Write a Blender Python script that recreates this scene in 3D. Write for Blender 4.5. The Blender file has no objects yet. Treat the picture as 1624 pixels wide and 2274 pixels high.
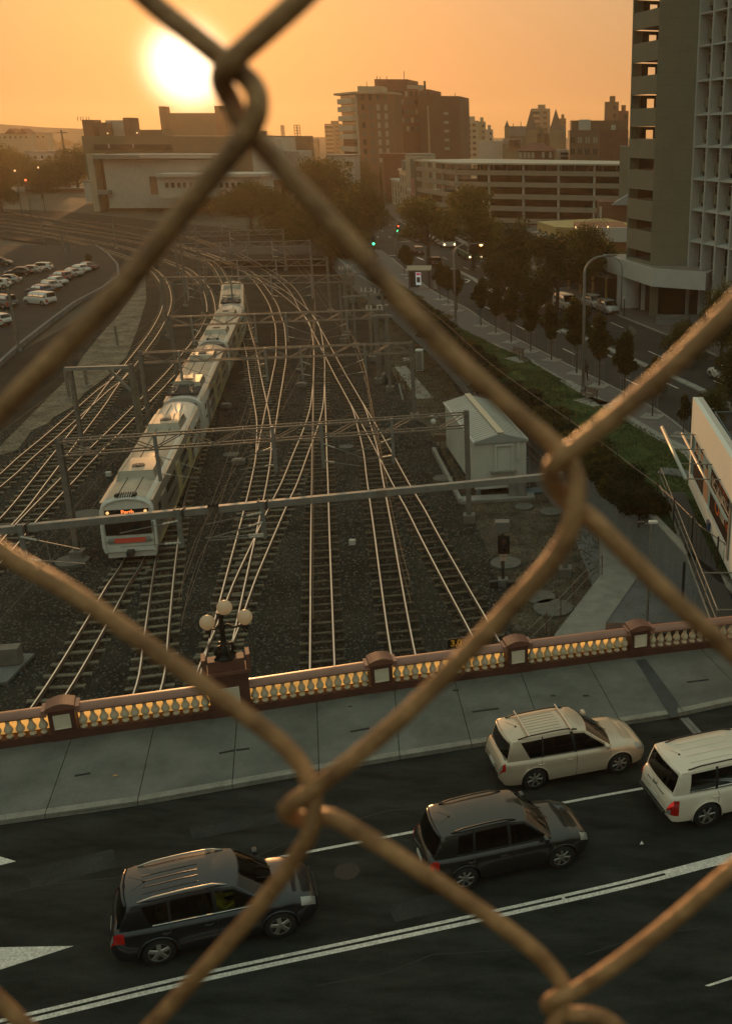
import bpy, bmesh, math, random
from mathutils import Vector, Matrix
random.seed(7)
R = math.radians
SC = bpy.context.scene
COL = SC.collection

# ------------------------------------------------------------------ camera, sky, sun, exposure
CAM_H = 22.3
PITCH = R(20.4)
FPX = 2253.0          # focal length in units of a 1624 x 2274 picture
PPX, PPY = 1204.0, 1137.0
cam_d = bpy.data.cameras.new('camera')
cam = bpy.data.objects.new('camera', cam_d); COL.objects.link(cam)
cam.location = (0, 0, CAM_H); cam.rotation_euler = (math.pi / 2 - PITCH, 0, 0)
cam_d.sensor_fit = 'VERTICAL'; cam_d.sensor_height = 36.0; cam_d.sensor_width = 36.0
cam_d.lens = 36.0 * FPX / 2274.0
cam_d.shift_x = -(PPX - 812.0) / 2274.0
cam_d.clip_start = 0.01; cam_d.clip_end = 20000
cam_d.dof.use_dof = True; cam_d.dof.focus_distance = 45.0; cam_d.dof.aperture_fstop = 29.0
SC.camera = cam
SC.view_settings.view_transform = 'Standard'
SC.view_settings.look = 'None'
SC.view_settings.exposure = EXPOSURE = 0.0
SC.view_settings.gamma = 1.0
SC.view_settings.use_curve_mapping = False

SUN_AZ, SUN_EL = R(-17.8), R(3.15)      # azimuth from +Y, negative = towards -X
SUN_DIR = Vector((math.sin(SUN_AZ) * math.cos(SUN_EL), math.cos(SUN_AZ) * math.cos(SUN_EL), math.sin(SUN_EL)))
W = bpy.data.worlds.new('World'); SC.world = W; W.use_nodes = True
nt = W.node_tree; nt.nodes.clear()
out = nt.nodes.new('ShaderNodeOutputWorld')
sky = nt.nodes.new('ShaderNodeTexSky'); sky.sky_type = 'NISHITA'; sky.sun_disc = False
sky.sun_elevation = SUN_EL; sky.sun_rotation = SUN_AZ; sky.altitude = 20
sky.air_density = 1.6; sky.dust_density = 5.0; sky.ozone_density = 1.0
bgs = nt.nodes.new('ShaderNodeBackground'); bgs.inputs[1].default_value = 0.025
tint = nt.nodes.new('ShaderNodeMix'); tint.data_type = 'RGBA'; tint.blend_type = 'MULTIPLY'
tint.inputs[0].default_value = 1.0; tint.inputs[7].default_value = (1.0, 0.86, 0.52, 1)
nt.links.new(sky.outputs[0], tint.inputs[6]); nt.links.new(tint.outputs[2], bgs.inputs[0])
# the aureole of the low sun in dusty air: a function of the angle to the sun only, plus a horizon band
tc = nt.nodes.new('ShaderNodeTexCoord')
nrm = nt.nodes.new('ShaderNodeVectorMath'); nrm.operation = 'NORMALIZE'
nt.links.new(tc.outputs['Generated'], nrm.inputs[0])
dot = nt.nodes.new('ShaderNodeVectorMath'); dot.operation = 'DOT_PRODUCT'
dot.inputs[1].default_value = SUN_DIR
nt.links.new(nrm.outputs[0], dot.inputs[0])
def wmath(op, a, b=None, c=None, clamp=False):
    n = nt.nodes.new('ShaderNodeMath'); n.operation = op; n.use_clamp = clamp
    for i, v in enumerate((a, b, c)):
        if v is None: continue
        if isinstance(v, (int, float)): n.inputs[i].default_value = v
        else: nt.links.new(v, n.inputs[i])
    return n.outputs[0]
sepz = nt.nodes.new('ShaderNodeSeparateXYZ'); nt.links.new(nrm.outputs[0], sepz.inputs[0])
ang = wmath('ARCCOSINE', wmath('MINIMUM', dot.outputs['Value'], 1.0))
def glow(width, power, col, strength):
    g = wmath('EXPONENT', wmath('MULTIPLY', wmath('POWER', wmath('DIVIDE', ang, width), power), -1.0))
    b = nt.nodes.new('ShaderNodeBackground'); b.inputs[0].default_value = (*col, 1)
    nt.links.new(wmath('MULTIPLY', g, strength), b.inputs[1])
    return b.outputs[0]
def add(a, b):
    n = nt.nodes.new('ShaderNodeAddShader'); nt.links.new(a, n.inputs[0]); nt.links.new(b, n.inputs[1]); return n.outputs[0]
# warm dust layer hugging the horizon, strongest towards the sun
absz = wmath('ABSOLUTE', sepz.outputs[2])
band = wmath('EXPONENT', wmath('MULTIPLY', absz, -2.2))
bband = nt.nodes.new('ShaderNodeBackground'); bband.inputs[0].default_value = (1.0, 0.42, 0.09, 1)
front = wmath('MULTIPLY_ADD', dot.outputs['Value'], 0.5, 0.5)
nt.links.new(wmath('MULTIPLY', wmath('MULTIPLY', band, wmath('ADD', wmath('POWER', front, 5.0), 0.0)), 0.46), bband.inputs[1])
back = nt.nodes.new('ShaderNodeBackground'); back.inputs[0].default_value = (1.0, 0.68, 0.42, 1)
nt.links.new(wmath('MULTIPLY', band, 0.09), back.inputs[1])  # weak warm fill added all round, to light surfaces facing the camera
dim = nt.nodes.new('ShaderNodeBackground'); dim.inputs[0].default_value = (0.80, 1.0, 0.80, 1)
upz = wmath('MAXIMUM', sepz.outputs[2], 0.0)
nt.links.new(wmath('MULTIPLY_ADD', wmath('SUBTRACT', 1.0, wmath('EXPONENT', wmath('MULTIPLY', upz, -2.4))), 0.48, 0.02), dim.inputs[1])  # sky overhead, out of view, brightened as a fill for the shaded ground
s = add(bgs.outputs[0], bband.outputs[0])
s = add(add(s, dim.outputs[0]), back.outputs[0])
s = add(s, glow(R(30), 1.3, (1.0, 0.40, 0.08), 0.17))
s = add(s, glow(R(7), 1.5, (1.0, 0.50, 0.12), 0.20))
s = add(s, glow(R(1.7), 3.0, (1.0, 0.88, 0.60), 3.0))
nt.links.new(s, out.inputs[0])

sun_d = bpy.data.lights.new('sun', 'SUN'); sun_d.energy = 2.8; sun_d.angle = R(0.6); sun_d.color = (1.0, 0.49, 0.18)
sun = bpy.data.objects.new('sun', sun_d); COL.objects.link(sun)
sun.rotation_euler = SUN_DIR.to_track_quat('Z', 'Y').to_euler()
SC.render.engine = 'CYCLES'
SC.cycles.use_denoising = True
SC.cycles.max_bounces = 6; SC.cycles.volume_bounces = 1
SC.cycles.transparent_max_bounces = 24

# ------------------------------------------------------------------ picture <-> place (true planes of the place)
cP, sP = math.cos(PITCH), math.sin(PITCH)
def ray(px, py):
    x = px - PPX; y = PPY - py
    return (x, FPX * cP + y * sP, -FPX * sP + y * cP)
def G(px, py, z=0.0, b=0.0):
    """point of the plane z = z + b*x seen at picture position px, py"""
    d = ray(px, py); t = (z - CAM_H) / (d[2] - b * d[0])
    return Vector((d[0] * t, d[1] * t, CAM_H + d[2] * t))
def VY(px, py, Y):
    d = ray(px, py); t = Y / d[1]
    return Vector((d[0] * t, Y, CAM_H + d[2] * t))
def zat(P, py):
    """height above the plan point P that shows at picture row py"""
    k = (PPY - py) / FPX
    return CAM_H + P[1] * (k * cP - sP) / (cP + k * sP)
DA, DB = 4.4, -0.03
def D(px, py): return G(px, py, DA, DB)        # on the bridge deck
def dz(x): return DA + DB * x
ST = 2.6                                        # street level

# ------------------------------------------------------------------ materials
MATS = {}
def mat(name, col, rough=0.7, metal=0.0, var=0.0, scale=4.0, col2=None, bump=0.0, bscale=None, spec=0.5,
        emit=None, estr=0.0, coat=0.0, trans=0.0, alpha=None, detail=4.0, translucent=None, stretch=None, speck=None):
    if name in MATS: return MATS[name]
    m = bpy.data.materials.new(name); m.use_nodes = True
    n = m.node_tree; L = n.links; b = n.nodes['Principled BSDF']
    b.inputs['Base Color'].default_value = (*col, 1); b.inputs['Roughness'].default_value = rough
    b.inputs['Metallic'].default_value = metal; b.inputs['Specular IOR Level'].default_value = spec
    b.inputs['Coat Weight'].default_value = coat; b.inputs['Coat Roughness'].default_value = 0.06
    b.inputs['Transmission Weight'].default_value = trans
    if emit: b.inputs['Emission Color'].default_value = (*emit, 1); b.inputs['Emission Strength'].default_value = estr
    geo = n.nodes.new('ShaderNodeNewGeometry'); vec = geo.outputs['Position']
    if stretch:
        mp = n.nodes.new('ShaderNodeMapping'); mp.inputs['Scale'].default_value = stretch
        L.new(vec, mp.inputs[0]); vec = mp.outputs[0]
    if var > 0 or col2:
        t = n.nodes.new('ShaderNodeTexNoise'); t.inputs['Scale'].default_value = scale; t.inputs['Detail'].default_value = detail
        t.inputs['Roughness'].default_value = 0.65
        L.new(vec, t.inputs['Vector'])
        r = n.nodes.new('ShaderNodeValToRGB'); e = r.color_ramp.elements
        e[0].position = 0.32; e[1].position = 0.68
        c2 = col2 or tuple(min(1, c * (1 + var)) for c in col)
        c1 = tuple(c * (1 - var) for c in col)
        e[0].color = (*c1, 1); e[1].color = (*c2, 1)
        L.new(t.outputs[0], r.inputs[0]); last = r.outputs[0]
        if speck:
            t2 = n.nodes.new('ShaderNodeTexNoise'); t2.inputs['Scale'].default_value = speck[0]; t2.inputs['Detail'].default_value = 2
            L.new(geo.outputs['Position'], t2.inputs['Vector'])
            r2 = n.nodes.new('ShaderNodeValToRGB'); r2.color_ramp.elements[0].position = 0.36; r2.color_ramp.elements[1].position = 0.66
            k = speck[1]
            r2.color_ramp.elements[0].color = (1 - k, 1 - k, 1 - k, 1); r2.color_ramp.elements[1].color = (1 + k, 1 + k, 1 + k, 1)
            L.new(t2.outputs[0], r2.inputs[0])
            mx = n.nodes.new('ShaderNodeMix'); mx.data_type = 'RGBA'; mx.blend_type = 'MULTIPLY'; mx.inputs[0].default_value = 1
            L.new(last, mx.inputs[6]); L.new(r2.outputs[0], mx.inputs[7]); last = mx.outputs[2]
        L.new(last, b.inputs['Base Color'])
    if bump > 0:
        t = n.nodes.new('ShaderNodeTexNoise'); t.inputs['Scale'].default_value = bscale or scale * 4; t.inputs['Detail'].default_value = 3
        L.new(vec, t.inputs['Vector'])
        bp = n.nodes.new('ShaderNodeBump'); bp.inputs['Strength'].default_value = bump; bp.inputs['Distance'].default_value = 0.05
        L.new(t.outputs[0], bp.inputs['Height']); L.new(bp.outputs[0], b.inputs['Normal'])
    o = n.nodes['Material Output']
    if alpha is not None:      # tinted see-through glass
        tr = n.nodes.new('ShaderNodeBsdfTransparent'); tr.inputs[0].default_value = (*col, 1)
        gl = n.nodes.new('ShaderNodeBsdfGlossy'); gl.inputs['Roughness'].default_value = rough; gl.inputs[0].default_value = (0.9, 0.9, 0.9, 1)
        fr = n.nodes.new('ShaderNodeFresnel'); fr.inputs[0].default_value = alpha
        mx = n.nodes.new('ShaderNodeMixShader'); L.new(fr.outputs[0], mx.inputs[0]); L.new(tr.outputs[0], mx.inputs[1]); L.new(gl.outputs[0], mx.inputs[2])
        L.new(mx.outputs[0], o.inputs['Surface'])
    if translucent:
        tl = n.nodes.new('ShaderNodeBsdfTranslucent'); tl.inputs[0].default_value = (*translucent, 1)
        mx = n.nodes.new('ShaderNodeMixShader'); mx.inputs[0].default_value = 0.6 if 'leaves' in name or 'globe' in name else 0.92
        L.new(b.outputs[0], mx.inputs[1]); L.new(tl.outputs[0], mx.inputs[2]); L.new(mx.outputs[0], o.inputs['Surface'])
    MATS[name] = m
    return m

# ------------------------------------------------------------------ mesh builder
class MB:
    def __init__(s): s.v = []; s.f = []
    def _a(s, vs, fs):
        o = len(s.v); s.v.extend([tuple(v) for v in vs]); s.f.extend([tuple(i + o for i in f) for f in fs]); return s
    def box(s, c, d, rz=0.0, rx=0.0, ry=0.0):
        M = Matrix.Rotation(rz, 3, 'Z') @ Matrix.Rotation(ry, 3, 'Y') @ Matrix.Rotation(rx, 3, 'X')
        c = Vector(c); vs = []
        for z in (-.5, .5):
            for x, y in ((-.5, -.5), (.5, -.5), (.5, .5), (-.5, .5)):
                vs.append(c + M @ Vector((x * d[0], y * d[1], z * d[2])))
        return s._a(vs, [(3, 2, 1, 0), (4, 5, 6, 7), (0, 1, 5, 4), (1, 2, 6, 5), (2, 3, 7, 6), (3, 0, 4, 7)])
    def bar(s, p, q, w, h=None, up=(0, 0, 1)):
        h = h or w; p = Vector(p); q = Vector(q); d = (q - p).normalized(); up = Vector(up)
        if abs(d.dot(up)) > 0.98: up = Vector((0, 1, 0))
        x = d.cross(up).normalized(); z = x.cross(d).normalized()
        vs = [e + x * (a * w / 2) + z * (b * h / 2) for e in (p, q) for a, b in ((-1, -1), (1, -1), (1, 1), (-1, 1))]
        return s._a(vs, [(3, 2, 1, 0), (4, 5, 6, 7), (0, 1, 5, 4), (1, 2, 6, 5), (2, 3, 7, 6), (3, 0, 4, 7)])
    def tube(s, pts, r, n=6, cap=True, closed=False):
        pts = [Vector(p) for p in pts]; rs = r if isinstance(r, (list, tuple)) else [r] * len(pts)
        vs = []; prev = None
        for i, p in enumerate(pts):
            a = pts[max(0, i - 1)]; b = pts[min(len(pts) - 1, i + 1)]; d = (b - a).normalized()
            if prev is None:
                u = Vector((0, 0, 1)) if abs(d.z) < 0.9 else Vector((1, 0, 0))
                x = d.cross(u).normalized()
            else:
                x = (prev - d * prev.dot(d)).normalized()
            prev = x; y = d.cross(x)
            for k in range(n):
                t = 2 * math.pi * k / n; vs.append(p + x * math.cos(t) * rs[i] + y * math.sin(t) * rs[i])
        fs = [(i * n + k, i * n + (k + 1) % n, (i + 1) * n + (k + 1) % n, (i + 1) * n + k) for i in range(len(pts) - 1) for k in range(n)]
        if cap: fs += [tuple(reversed(range(n))), tuple(range((len(pts) - 1) * n, len(pts) * n))]
        return s._a(vs, fs)
    def cyl(s, c, r, h, n=12, r2=None):
        c = Vector(c); return s.tube([c, c + Vector((0, 0, h))], [r, r if r2 is None else r2], n)
    def lathe(s, c, prof, n=12):
        c = Vector(c); vs = []
        for r, z in prof:
            for k in range(n):
                t = 2 * math.pi * k / n; vs.append(c + Vector((r * math.cos(t), r * math.sin(t), z)))
        fs = [(i * n + k, i * n + (k + 1) % n, (i + 1) * n + (k + 1) % n, (i + 1) * n + k) for i in range(len(prof) - 1) for k in range(n)]
        fs += [tuple(reversed(range(n))), tuple(range((len(prof) - 1) * n, len(prof) * n))]
        return s._a(vs, fs)
    def sphere(s, c, r, n=16, m=10, sz=1.0):
        return s.lathe(c, [(max(1e-4, r * math.sin(math.pi * i / m)), -r * sz * math.cos(math.pi * i / m)) for i in range(m + 1)], n)
    def poly(s, pts): return s._a(pts, [tuple(range(len(pts)))])
    def prism(s, pts, z0, z1):
        """plan polygon pulled up from z0 to z1 (numbers or per-point lists)"""
        n = len(pts); a = z0 if isinstance(z0, list) else [z0] * n; b = z1 if isinstance(z1, list) else [z1] * n
        ar = sum(pts[i][0] * pts[(i + 1) % n][1] - pts[(i + 1) % n][0] * pts[i][1] for i in range(n))
        idx = range(n) if ar > 0 else range(n - 1, -1, -1)
        P = [pts[i] for i in idx]; a = [a[i] for i in idx]; b = [b[i] for i in idx]
        vs = [(p[0], p[1], a[i]) for i, p in enumerate(P)] + [(p[0], p[1], b[i]) for i, p in enumerate(P)]
        return s._a(vs, [tuple(reversed(range(n))), tuple(range(n, 2 * n))] + [(i, (i + 1) % n, n + (i + 1) % n, n + i) for i in range(n)])
    def build(s, name, m, parent=None, smooth=False, kind=None):
        me = bpy.data.meshes.new(name)
        vs = s.v
        if parent is not None and parent.name in TM:
            Mi = TM[parent.name].inverted(); vs = [tuple(Mi @ Vector(v)) for v in s.v]
        me.from_pydata(vs, [], s.f); me.update()
        if smooth:
            me.polygons.foreach_set('use_smooth', [True] * len(me.polygons))
        if m: me.materials.append(m)
        o = bpy.data.objects.new(name, me); COL.objects.link(o)
        if parent is not None: o.parent = parent; TM[o.name] = TM.get(parent.name, Matrix()); ALLC.setdefault(parent.name, []).append(o)
        else: TM[o.name] = Matrix()
        if kind: o['kind'] = kind
        return o
TM = {}     # world matrix of each object built
def autosmooth(o, deg=35):
    me = o.data; bm = bmesh.new(); bm.from_mesh(me)
    for f in bm.faces: f.smooth = True
    for e in bm.edges:
        if len(e.link_faces) == 2 and e.calc_face_angle(0) > R(deg): e.smooth = False
    bm.to_mesh(me); bm.free(); return o
def bevel(o, w=0.02, seg=2):
    md = o.modifiers.new('bevel', 'BEVEL'); md.width = w; md.segments = seg; md.limit_method = 'ANGLE'; return o
def thing(name, label, cat, loc=(0, 0, 0), rz=0.0, group=None, M=None):
    o = bpy.data.objects.new(name, None); COL.objects.link(o); o.empty_display_size = 0.3
    M = M or (Matrix.Translation(Vector(loc)) @ Matrix.Rotation(rz, 4, 'Z'))
    o.matrix_world = M; TM[o.name] = M.copy()
    o['label'] = label; o['category'] = cat
    if group: o['group'] = group
    return o
def tag(o, label, cat, group=None, kind=None):
    o['label'] = label; o['category'] = cat
    if group: o['group'] = group
    if kind: o['kind'] = kind
    return o
ALLC = {}
def inst(o, M, parent, local=None):
    c = o.copy(); COL.objects.link(c); c.parent = parent; c.matrix_local = M; ALLC.setdefault(parent.name, []).append(c); return c
def dup(root, M, label=None):
    """copy of a thing with copies of its parts and sub-parts"""
    def rec(o, par):
        c = o.copy(); COL.objects.link(c)
        if par is not None: c.parent = par
        for ch in ALLC.get(o.name, ()): rec(ch, c)
        return c
    r = rec(root, None); r.parent = None; r.matrix_world = M
    if label: r['label'] = label
    return r
def struct(mb, name, m, smooth=False): return mb.build(name, m, kind='structure', smooth=smooth)
def at(loc, rz=0.0): return Matrix.Translation(Vector(loc)) @ Matrix.Rotation(rz, 4, 'Z')
def spline(pts, step):
    """smooth plan curve through points, resampled at about `step`"""
    P = [Vector((p[0], p[1])) for p in pts]; P = [2 * P[0] - P[1]] + P + [2 * P[-1] - P[-2]]; out = []
    for i in range(1, len(P) - 2):
        a, b, c, d = P[i - 1], P[i], P[i + 1], P[i + 2]; n = max(2, int((c - b).length / 0.5))
        for k in range(n):
            t = k / n
            out.append(0.5 * ((2 * b) + (c - a) * t + (2 * a - 5 * b + 4 * c - d) * t * t + (3 * b - a - 3 * c + d) * t ** 3))
    out.append(P[-2]); res = [out[0]]; acc = 0
    for i in range(1, len(out)):
        acc += (out[i] - out[i - 1]).length
        if acc >= step: res.append(out[i]); acc = 0
    if (res[-1] - out[-1]).length > 0.3 * step: res.append(out[-1])
    return res
def strip(line, off0, off1, z):
    """faces between two offsets of a plan line (offset to the right of its direction positive)"""
    mb = MB(); a = []; b = []
    for i, p in enumerate(line):
        t = (line[min(i + 1, len(line) - 1)] - line[max(i - 1, 0)]).normalized(); nx = Vector((t.y, -t.x))
        zz = z(p) if callable(z) else z
        a.append((*(p + nx * off0), zz)); b.append((*(p + nx * off1), zz))
    n = len(line)
    mb._a(a + b, [(i, n + i, n + i + 1, i + 1) for i in range(n - 1)])
    return mb
# ------------------------------------------------------------------ ground, yard, streets, deck
asphalt = mat('asphalt', (0.034, 0.036, 0.035), 0.9, spec=0.15, var=0.22, scale=0.5, bump=0.25, bscale=30, speck=(45, 0.25))
asphalt_deck = mat('asphalt_deck', (0.024, 0.027, 0.023), 0.85, spec=0.12, var=0.42, scale=0.9, col2=(0.040, 0.042, 0.038), bump=0.3, bscale=50, speck=(60, 0.3), stretch=(0.5, 1.6, 1))
ballast_m = mat('ballast', (0.026, 0.029, 0.026), 0.95, spec=0.1, var=0.35, scale=0.25, col2=(0.048, 0.046, 0.038), bump=0.9, bscale=9, speck=(14, 0.75))
dirt_m = mat('dirt', (0.065, 0.055, 0.042), 0.95, spec=0.15, var=0.45, scale=0.7, col2=(0.13, 0.11, 0.08), bump=0.6, bscale=6, speck=(9, 0.5))
sand_m = mat('sand', (0.15, 0.125, 0.09), 0.95, spec=0.15, var=0.4, scale=0.5, col2=(0.26, 0.22, 0.16), bump=0.5, bscale=3, speck=(5, 0.4))
grass_m = mat('grass', (0.036, 0.075, 0.022), 0.95, spec=0.1, var=0.35, scale=0.35, col2=(0.075, 0.100, 0.035), bump=0.8, bscale=14, speck=(16, 0.45))
paving_m = mat('paving', (0.13, 0.115, 0.11), 0.85, var=0.15, scale=1.5, bump=0.2, bscale=14, speck=(12, 0.2))
concrete_m = mat('concrete', (0.27, 0.255, 0.225), 0.85, var=0.2, scale=0.9, bump=0.15, bscale=20, speck=(30, 0.12))
concrete_d = mat('concrete_dark', (0.15, 0.15, 0.145), 0.85, var=0.25, scale=0.8, bump=0.2, bscale=12, speck=(20, 0.2))
paint_w = mat('road_paint', (0.62, 0.58, 0.52), 0.7, var=0.15, scale=6, speck=(30, 0.15))
land_m = mat('land', (0.055, 0.055, 0.035), 0.95, var=0.4, scale=0.03, col2=(0.10, 0.085, 0.055), bump=0.3, bscale=1)
roadside_m = mat('roadside', (0.085, 0.08, 0.072), 0.9, var=0.2, scale=0.3, bump=0.2, bscale=8)

mb = MB()
n = 24
for i in range(n):
    for j in range(n):
        pass
xs = [-6000, -2500, -1000, -400, -150, 150, 400, 1000, 2500, 6000]; ys = [-800, -100, 0, 60, 150, 300, 700, 1500, 3500, 9000]
mb._a([(x, y, -0.35) for y in ys for x in xs], [(j * 10 + i, j * 10 + i + 1, (j + 1) * 10 + i + 1, (j + 1) * 10 + i) for j in range(9) for i in range(9)])
struct(mb, 'ground', land_m)

def sheet(name, pts, m, z):
    return struct(MB().poly([(p[0], p[1], z) for p in pts]), name, m)
# rail yard ballast: wide sheet under all tracks
sheet('rail_yard', [(-60, 22), (12, 22), (12, 60), (-4, 95), (-24, 165), (-60, 250), (-150, 330), (-260, 370), (-300, 330), (-150, 262), (-96, 218), (-62, 150), (-56, 100)], ballast_m, -0.06)
# dirt verge right of the tracks
v = [G(*q) for q in [(770, 640), (812, 700), (845, 760), (872, 830), (935, 930), (985, 1010), (1040, 1130), (1085, 1230), (1120, 1330), (1150, 1450), (1235, 1404), (1340, 1275), (1330, 1170), (1190, 1060), (1100, 990), (1040, 905), (970, 800), (912, 712), (860, 632), (820, 600)]]
sheet('dirt_verge', v, dirt_m, -0.03)
# pale sand bank on the left
v = [G(*q) for q in [(322, 606), (325, 666), (305, 731), (282, 790), (250, 825), (215, 852), (190, 870), (160, 903), (120, 925), (105, 940), (70, 955), (40, 998), (0, 1010), (-200, 1130), (-260, 1050), (0, 990), (50, 940), (125, 865), (160, 830), (185, 790), (225, 740), (257, 706), (295, 656)]]
sheet('sand_bank', v, sand_m, -0.025)
# car park, slightly raised, with a kerb wall
cpk = [(-95, 222), (-85.5, 205), (-77, 188), (-70.5, 172), (-67.5, 158), (-65.5, 143.5), (-61.5, 125.7), (-58.5, 113), (-55, 100), (-51, 88), (-150, 88), (-190, 222)]
sheet('car_park', cpk, asphalt, 0.30)
kb = MB()
for a, b in zip(cpk[:10], cpk[1:10]):
    kb.bar((a[0], a[1], 0.12), (b[0], b[1], 0.12), 0.35, 0.62)
struct(kb, 'car_park_kerb', concrete_d)

# shared path beside the yard
pathL = [G(*q) for q in [(1340, 1395), (1310, 1170), (1180, 1040), (1040, 880), (970, 790), (912, 700), (860, 620), (820, 575)]]
pathR = [G(*q) for q in [(1470, 1395), (1456, 1265), (1344, 1160), (1306, 1120), (1230, 1030)]] 
pathR = [Vector((6.9, 44.5, 0)), Vector((6.4, 50.0, 0)), Vector((5.1, 55.0, 0)), Vector((3.2, 61.0, 0)), Vector((-4.3, 83.0, 0)), Vector((-9.8, 102, 0)), Vector((-15.8, 122, 0)), Vector((-20.6, 136.6, 0)), Vector((-27.2, 156, 0)), Vector((-34, 176, 0))]
pathL = [Vector((3.0, 44.5, 0)), Vector((2.5, 50, 0)), Vector((1.6, 58, 0)), Vector((-0.6, 66, 0)), Vector((-3.6, 76, 0)), Vector((-6.9, 90, 0)), Vector((-11.4, 108.2, 0)), Vector((-17.4, 134.4, 0)), Vector((-25.6, 170, 0)), Vector((-27.5, 178, 0))]
n = len(pathR)
mb = MB(); mb._a([(p.x, p.y, -0.012) for p in pathL[:n]] + [(p.x, p.y, -0.012) for p in pathR], [(i, n + i, n + i + 1, i + 1) for i in range(n - 1)])
struct(mb, 'shared_path', mat('path_asphalt', (0.14, 0.14, 0.14), 0.9, var=0.2, scale=0.6, bump=0.2, bscale=10, speck=(14, 0.2)))
# concrete footpath slab running up to the bridge
mb = MB(); mb.poly([tuple(G(px, py, 0.02)) for px, py in [(1228, 1412), (1332, 1277), (1330, 1237), (1330, 1185), (1420, 1270), (1407, 1292), (1344, 1382), (1342, 1415)]])
struct(mb, 'concrete_footpath', concrete_m)
sheet('red_verge', [G(*q) for q in [(1420, 1270), (1407, 1292), (1344, 1382), (1342, 1425), (1500, 1400), (1470, 1300)]], mat('red_dirt', (0.14, 0.075, 0.055), 0.95, var=0.3, scale=1, bump=0.4), -0.018)

# street deck level block: retaining wall line on its track side
wl = [Vector((11.5, 30)), Vector((9.2, 40)), Vector((7.15, 46)), Vector((5.98, 51.36)), Vector((4.82, 54.98)), Vector((3.0, 60.68)), Vector((-4.65, 82.75)), Vector((-10.22, 102.3)), Vector((-16.35, 121.93)), Vector((-21.2, 136.66)), Vector((-27.99, 155.19)), Vector((-36, 180)), Vector((-46, 215)), Vector((-58, 262)), Vector((-82, 350)), Vector((-115, 470))]
wls = spline(wl, 3.0)
street_block = [(p.x, p.y) for p in wls] + [(60, 470), (140, 300), (140, 30)]
n = len(street_block)
mb = MB(); mb.poly([(x, y, ST - 0.03) for x, y in reversed(street_block)])
struct(mb, 'street_ground', roadside_m)
rw = strip(wls, 0.0, 0.30, ST + 0.10)
m2 = MB()
for a, b in zip(wls[:-1], wls[1:]):
    d_ = (b - a).normalized(); nx = Vector((d_.y, -d_.x)); c = (a + b) / 2 + nx * 0.15
    m2.box((c.x, c.y, ST / 2 - 0.1), ((b - a).length + 0.02, 0.30, ST + 0.6), rz=math.atan2(d_.y, d_.x))
rwall = m2.build('retaining_wall', mat('wall_bluegrey', (0.17, 0.185, 0.19), 0.85, var=0.12, scale=0.6, bump=0.1, bscale=5, speck=(4, 0.12), stretch=(1, 1, 0.25)))
tag(rwall, 'long smooth blue-grey concrete retaining wall between the shared path and the street lawn', 'retaining wall')
m3 = MB()
for a, b in zip(wls[:22], wls[1:23]):
    d_ = (b - a).normalized(); nx = Vector((d_.y, -d_.x)); c = (a + b) / 2 + nx * 0.13
    m3.box((c.x, c.y, ST + 0.25), ((b - a).length + 0.03, 0.40, 0.10), rz=math.atan2(d_.y, d_.x))
m3.build('coping', concrete_m, rwall)

kerbL = spline([(13.6, 40), (12.2, 56), (9.88, 70.53), (8.26, 76.5), (4.47, 86.08), (0.64, 95.6), (-5.83, 112.43), (-9.07, 123.26), (-15.49, 140.45), (-27.0, 182), (-36, 215), (-47, 262), (-68, 340), (-96, 450)], 3.0)
kerbR = spline([(30, 40), (24, 70), (17.5, 92), (12.9, 106), (8.73, 118.39), (-0.76, 145.83), (-11.31, 175.14), (-16.5, 192), (-26, 225), (-36.5, 262), (-58, 350), (-84, 450)], 3.0)
med = spline([(21, 45), (16.5, 66), (13.51, 79.95), (8.55, 92.94), (4.4, 103.99), (1.32, 110.47), (-5.53, 137.07 - 4), (-9.93, 149.63), (-14.3, 162.85)], 3.0)
# the carriageway between the two kerbs
def pair_sheet(A, B, z, name, m):
    n_ = min(len(A), len(B)); mb = MB()
    A2 = [A[int(i * (len(A) - 1) / 59)] for i in range(60)]; B2 = [B[int(i * (len(B) - 1) / 59)] for i in range(60)]
    mb._a([(p.x, p.y, z) for p in A2] + [(p.x, p.y, z) for p in B2], [(i, 60 + i, 61 + i, i + 1) for i in range(59)])
    return struct(mb, name, m)
street_m = mat('street_asphalt', (0.045, 0.044, 0.043), 0.85, spec=0.15, var=0.2, scale=0.25, bump=0.2, bscale=20, speck=(20, 0.18))
pair_sheet(kerbL, kerbR, ST - 0.02, 'road', street_m)
sheet('side_street', [(-27, 178), (-8, 172), (30, 186), (60, 200), (60, 212), (24, 200), (-14, 196), (-33, 203), (-60, 198), (-62, 186)], street_m, ST - 0.024)
# footpath paving and lawn on the left of the street
pv = [(p.x - 0.15, p.y) for p in kerbL if p.y < 190]
lawn_edge = [Vector(q) for q in [(14.0, 38), (12.3, 48), (9.9, 60), (9.64, 63.54), (7.58, 68.55), (3.49, 79.95), (-1.33, 92.94), (-5.3, 101.59), (-9.81, 112.43), (-13.22, 123.94), (-18.5, 140), (-22, 150)]]
le = spline(lawn_edge, 2.0)
sheet('street_footpath', pv + [(-34.5, 190), (-24.6, 156)] + [(p.x, p.y) for p in reversed(le)], paving_m, ST + 0.075)
lawn = [(p.x, p.y) for p in le] + [(p.x + 0.5, p.y) for p in reversed(wls) if 38 < p.y < 150]
sheet('lawn', lawn, grass_m, ST + 0.09)
kk = MB()
for A, s_ in ((kerbL, 1), (kerbR, -1)):
    for a, b in zip(A[:-1], A[1:]):
        if a.y > 260: continue
        if 176 < a.y < 200: continue
        kk.bar((a.x - 0.08 * s_, a.y, ST + 0.03), (b.x - 0.08 * s_, b.y, ST + 0.03), 0.20, 0.14)
struct(kk, 'street_kerb', concrete_m)
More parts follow.
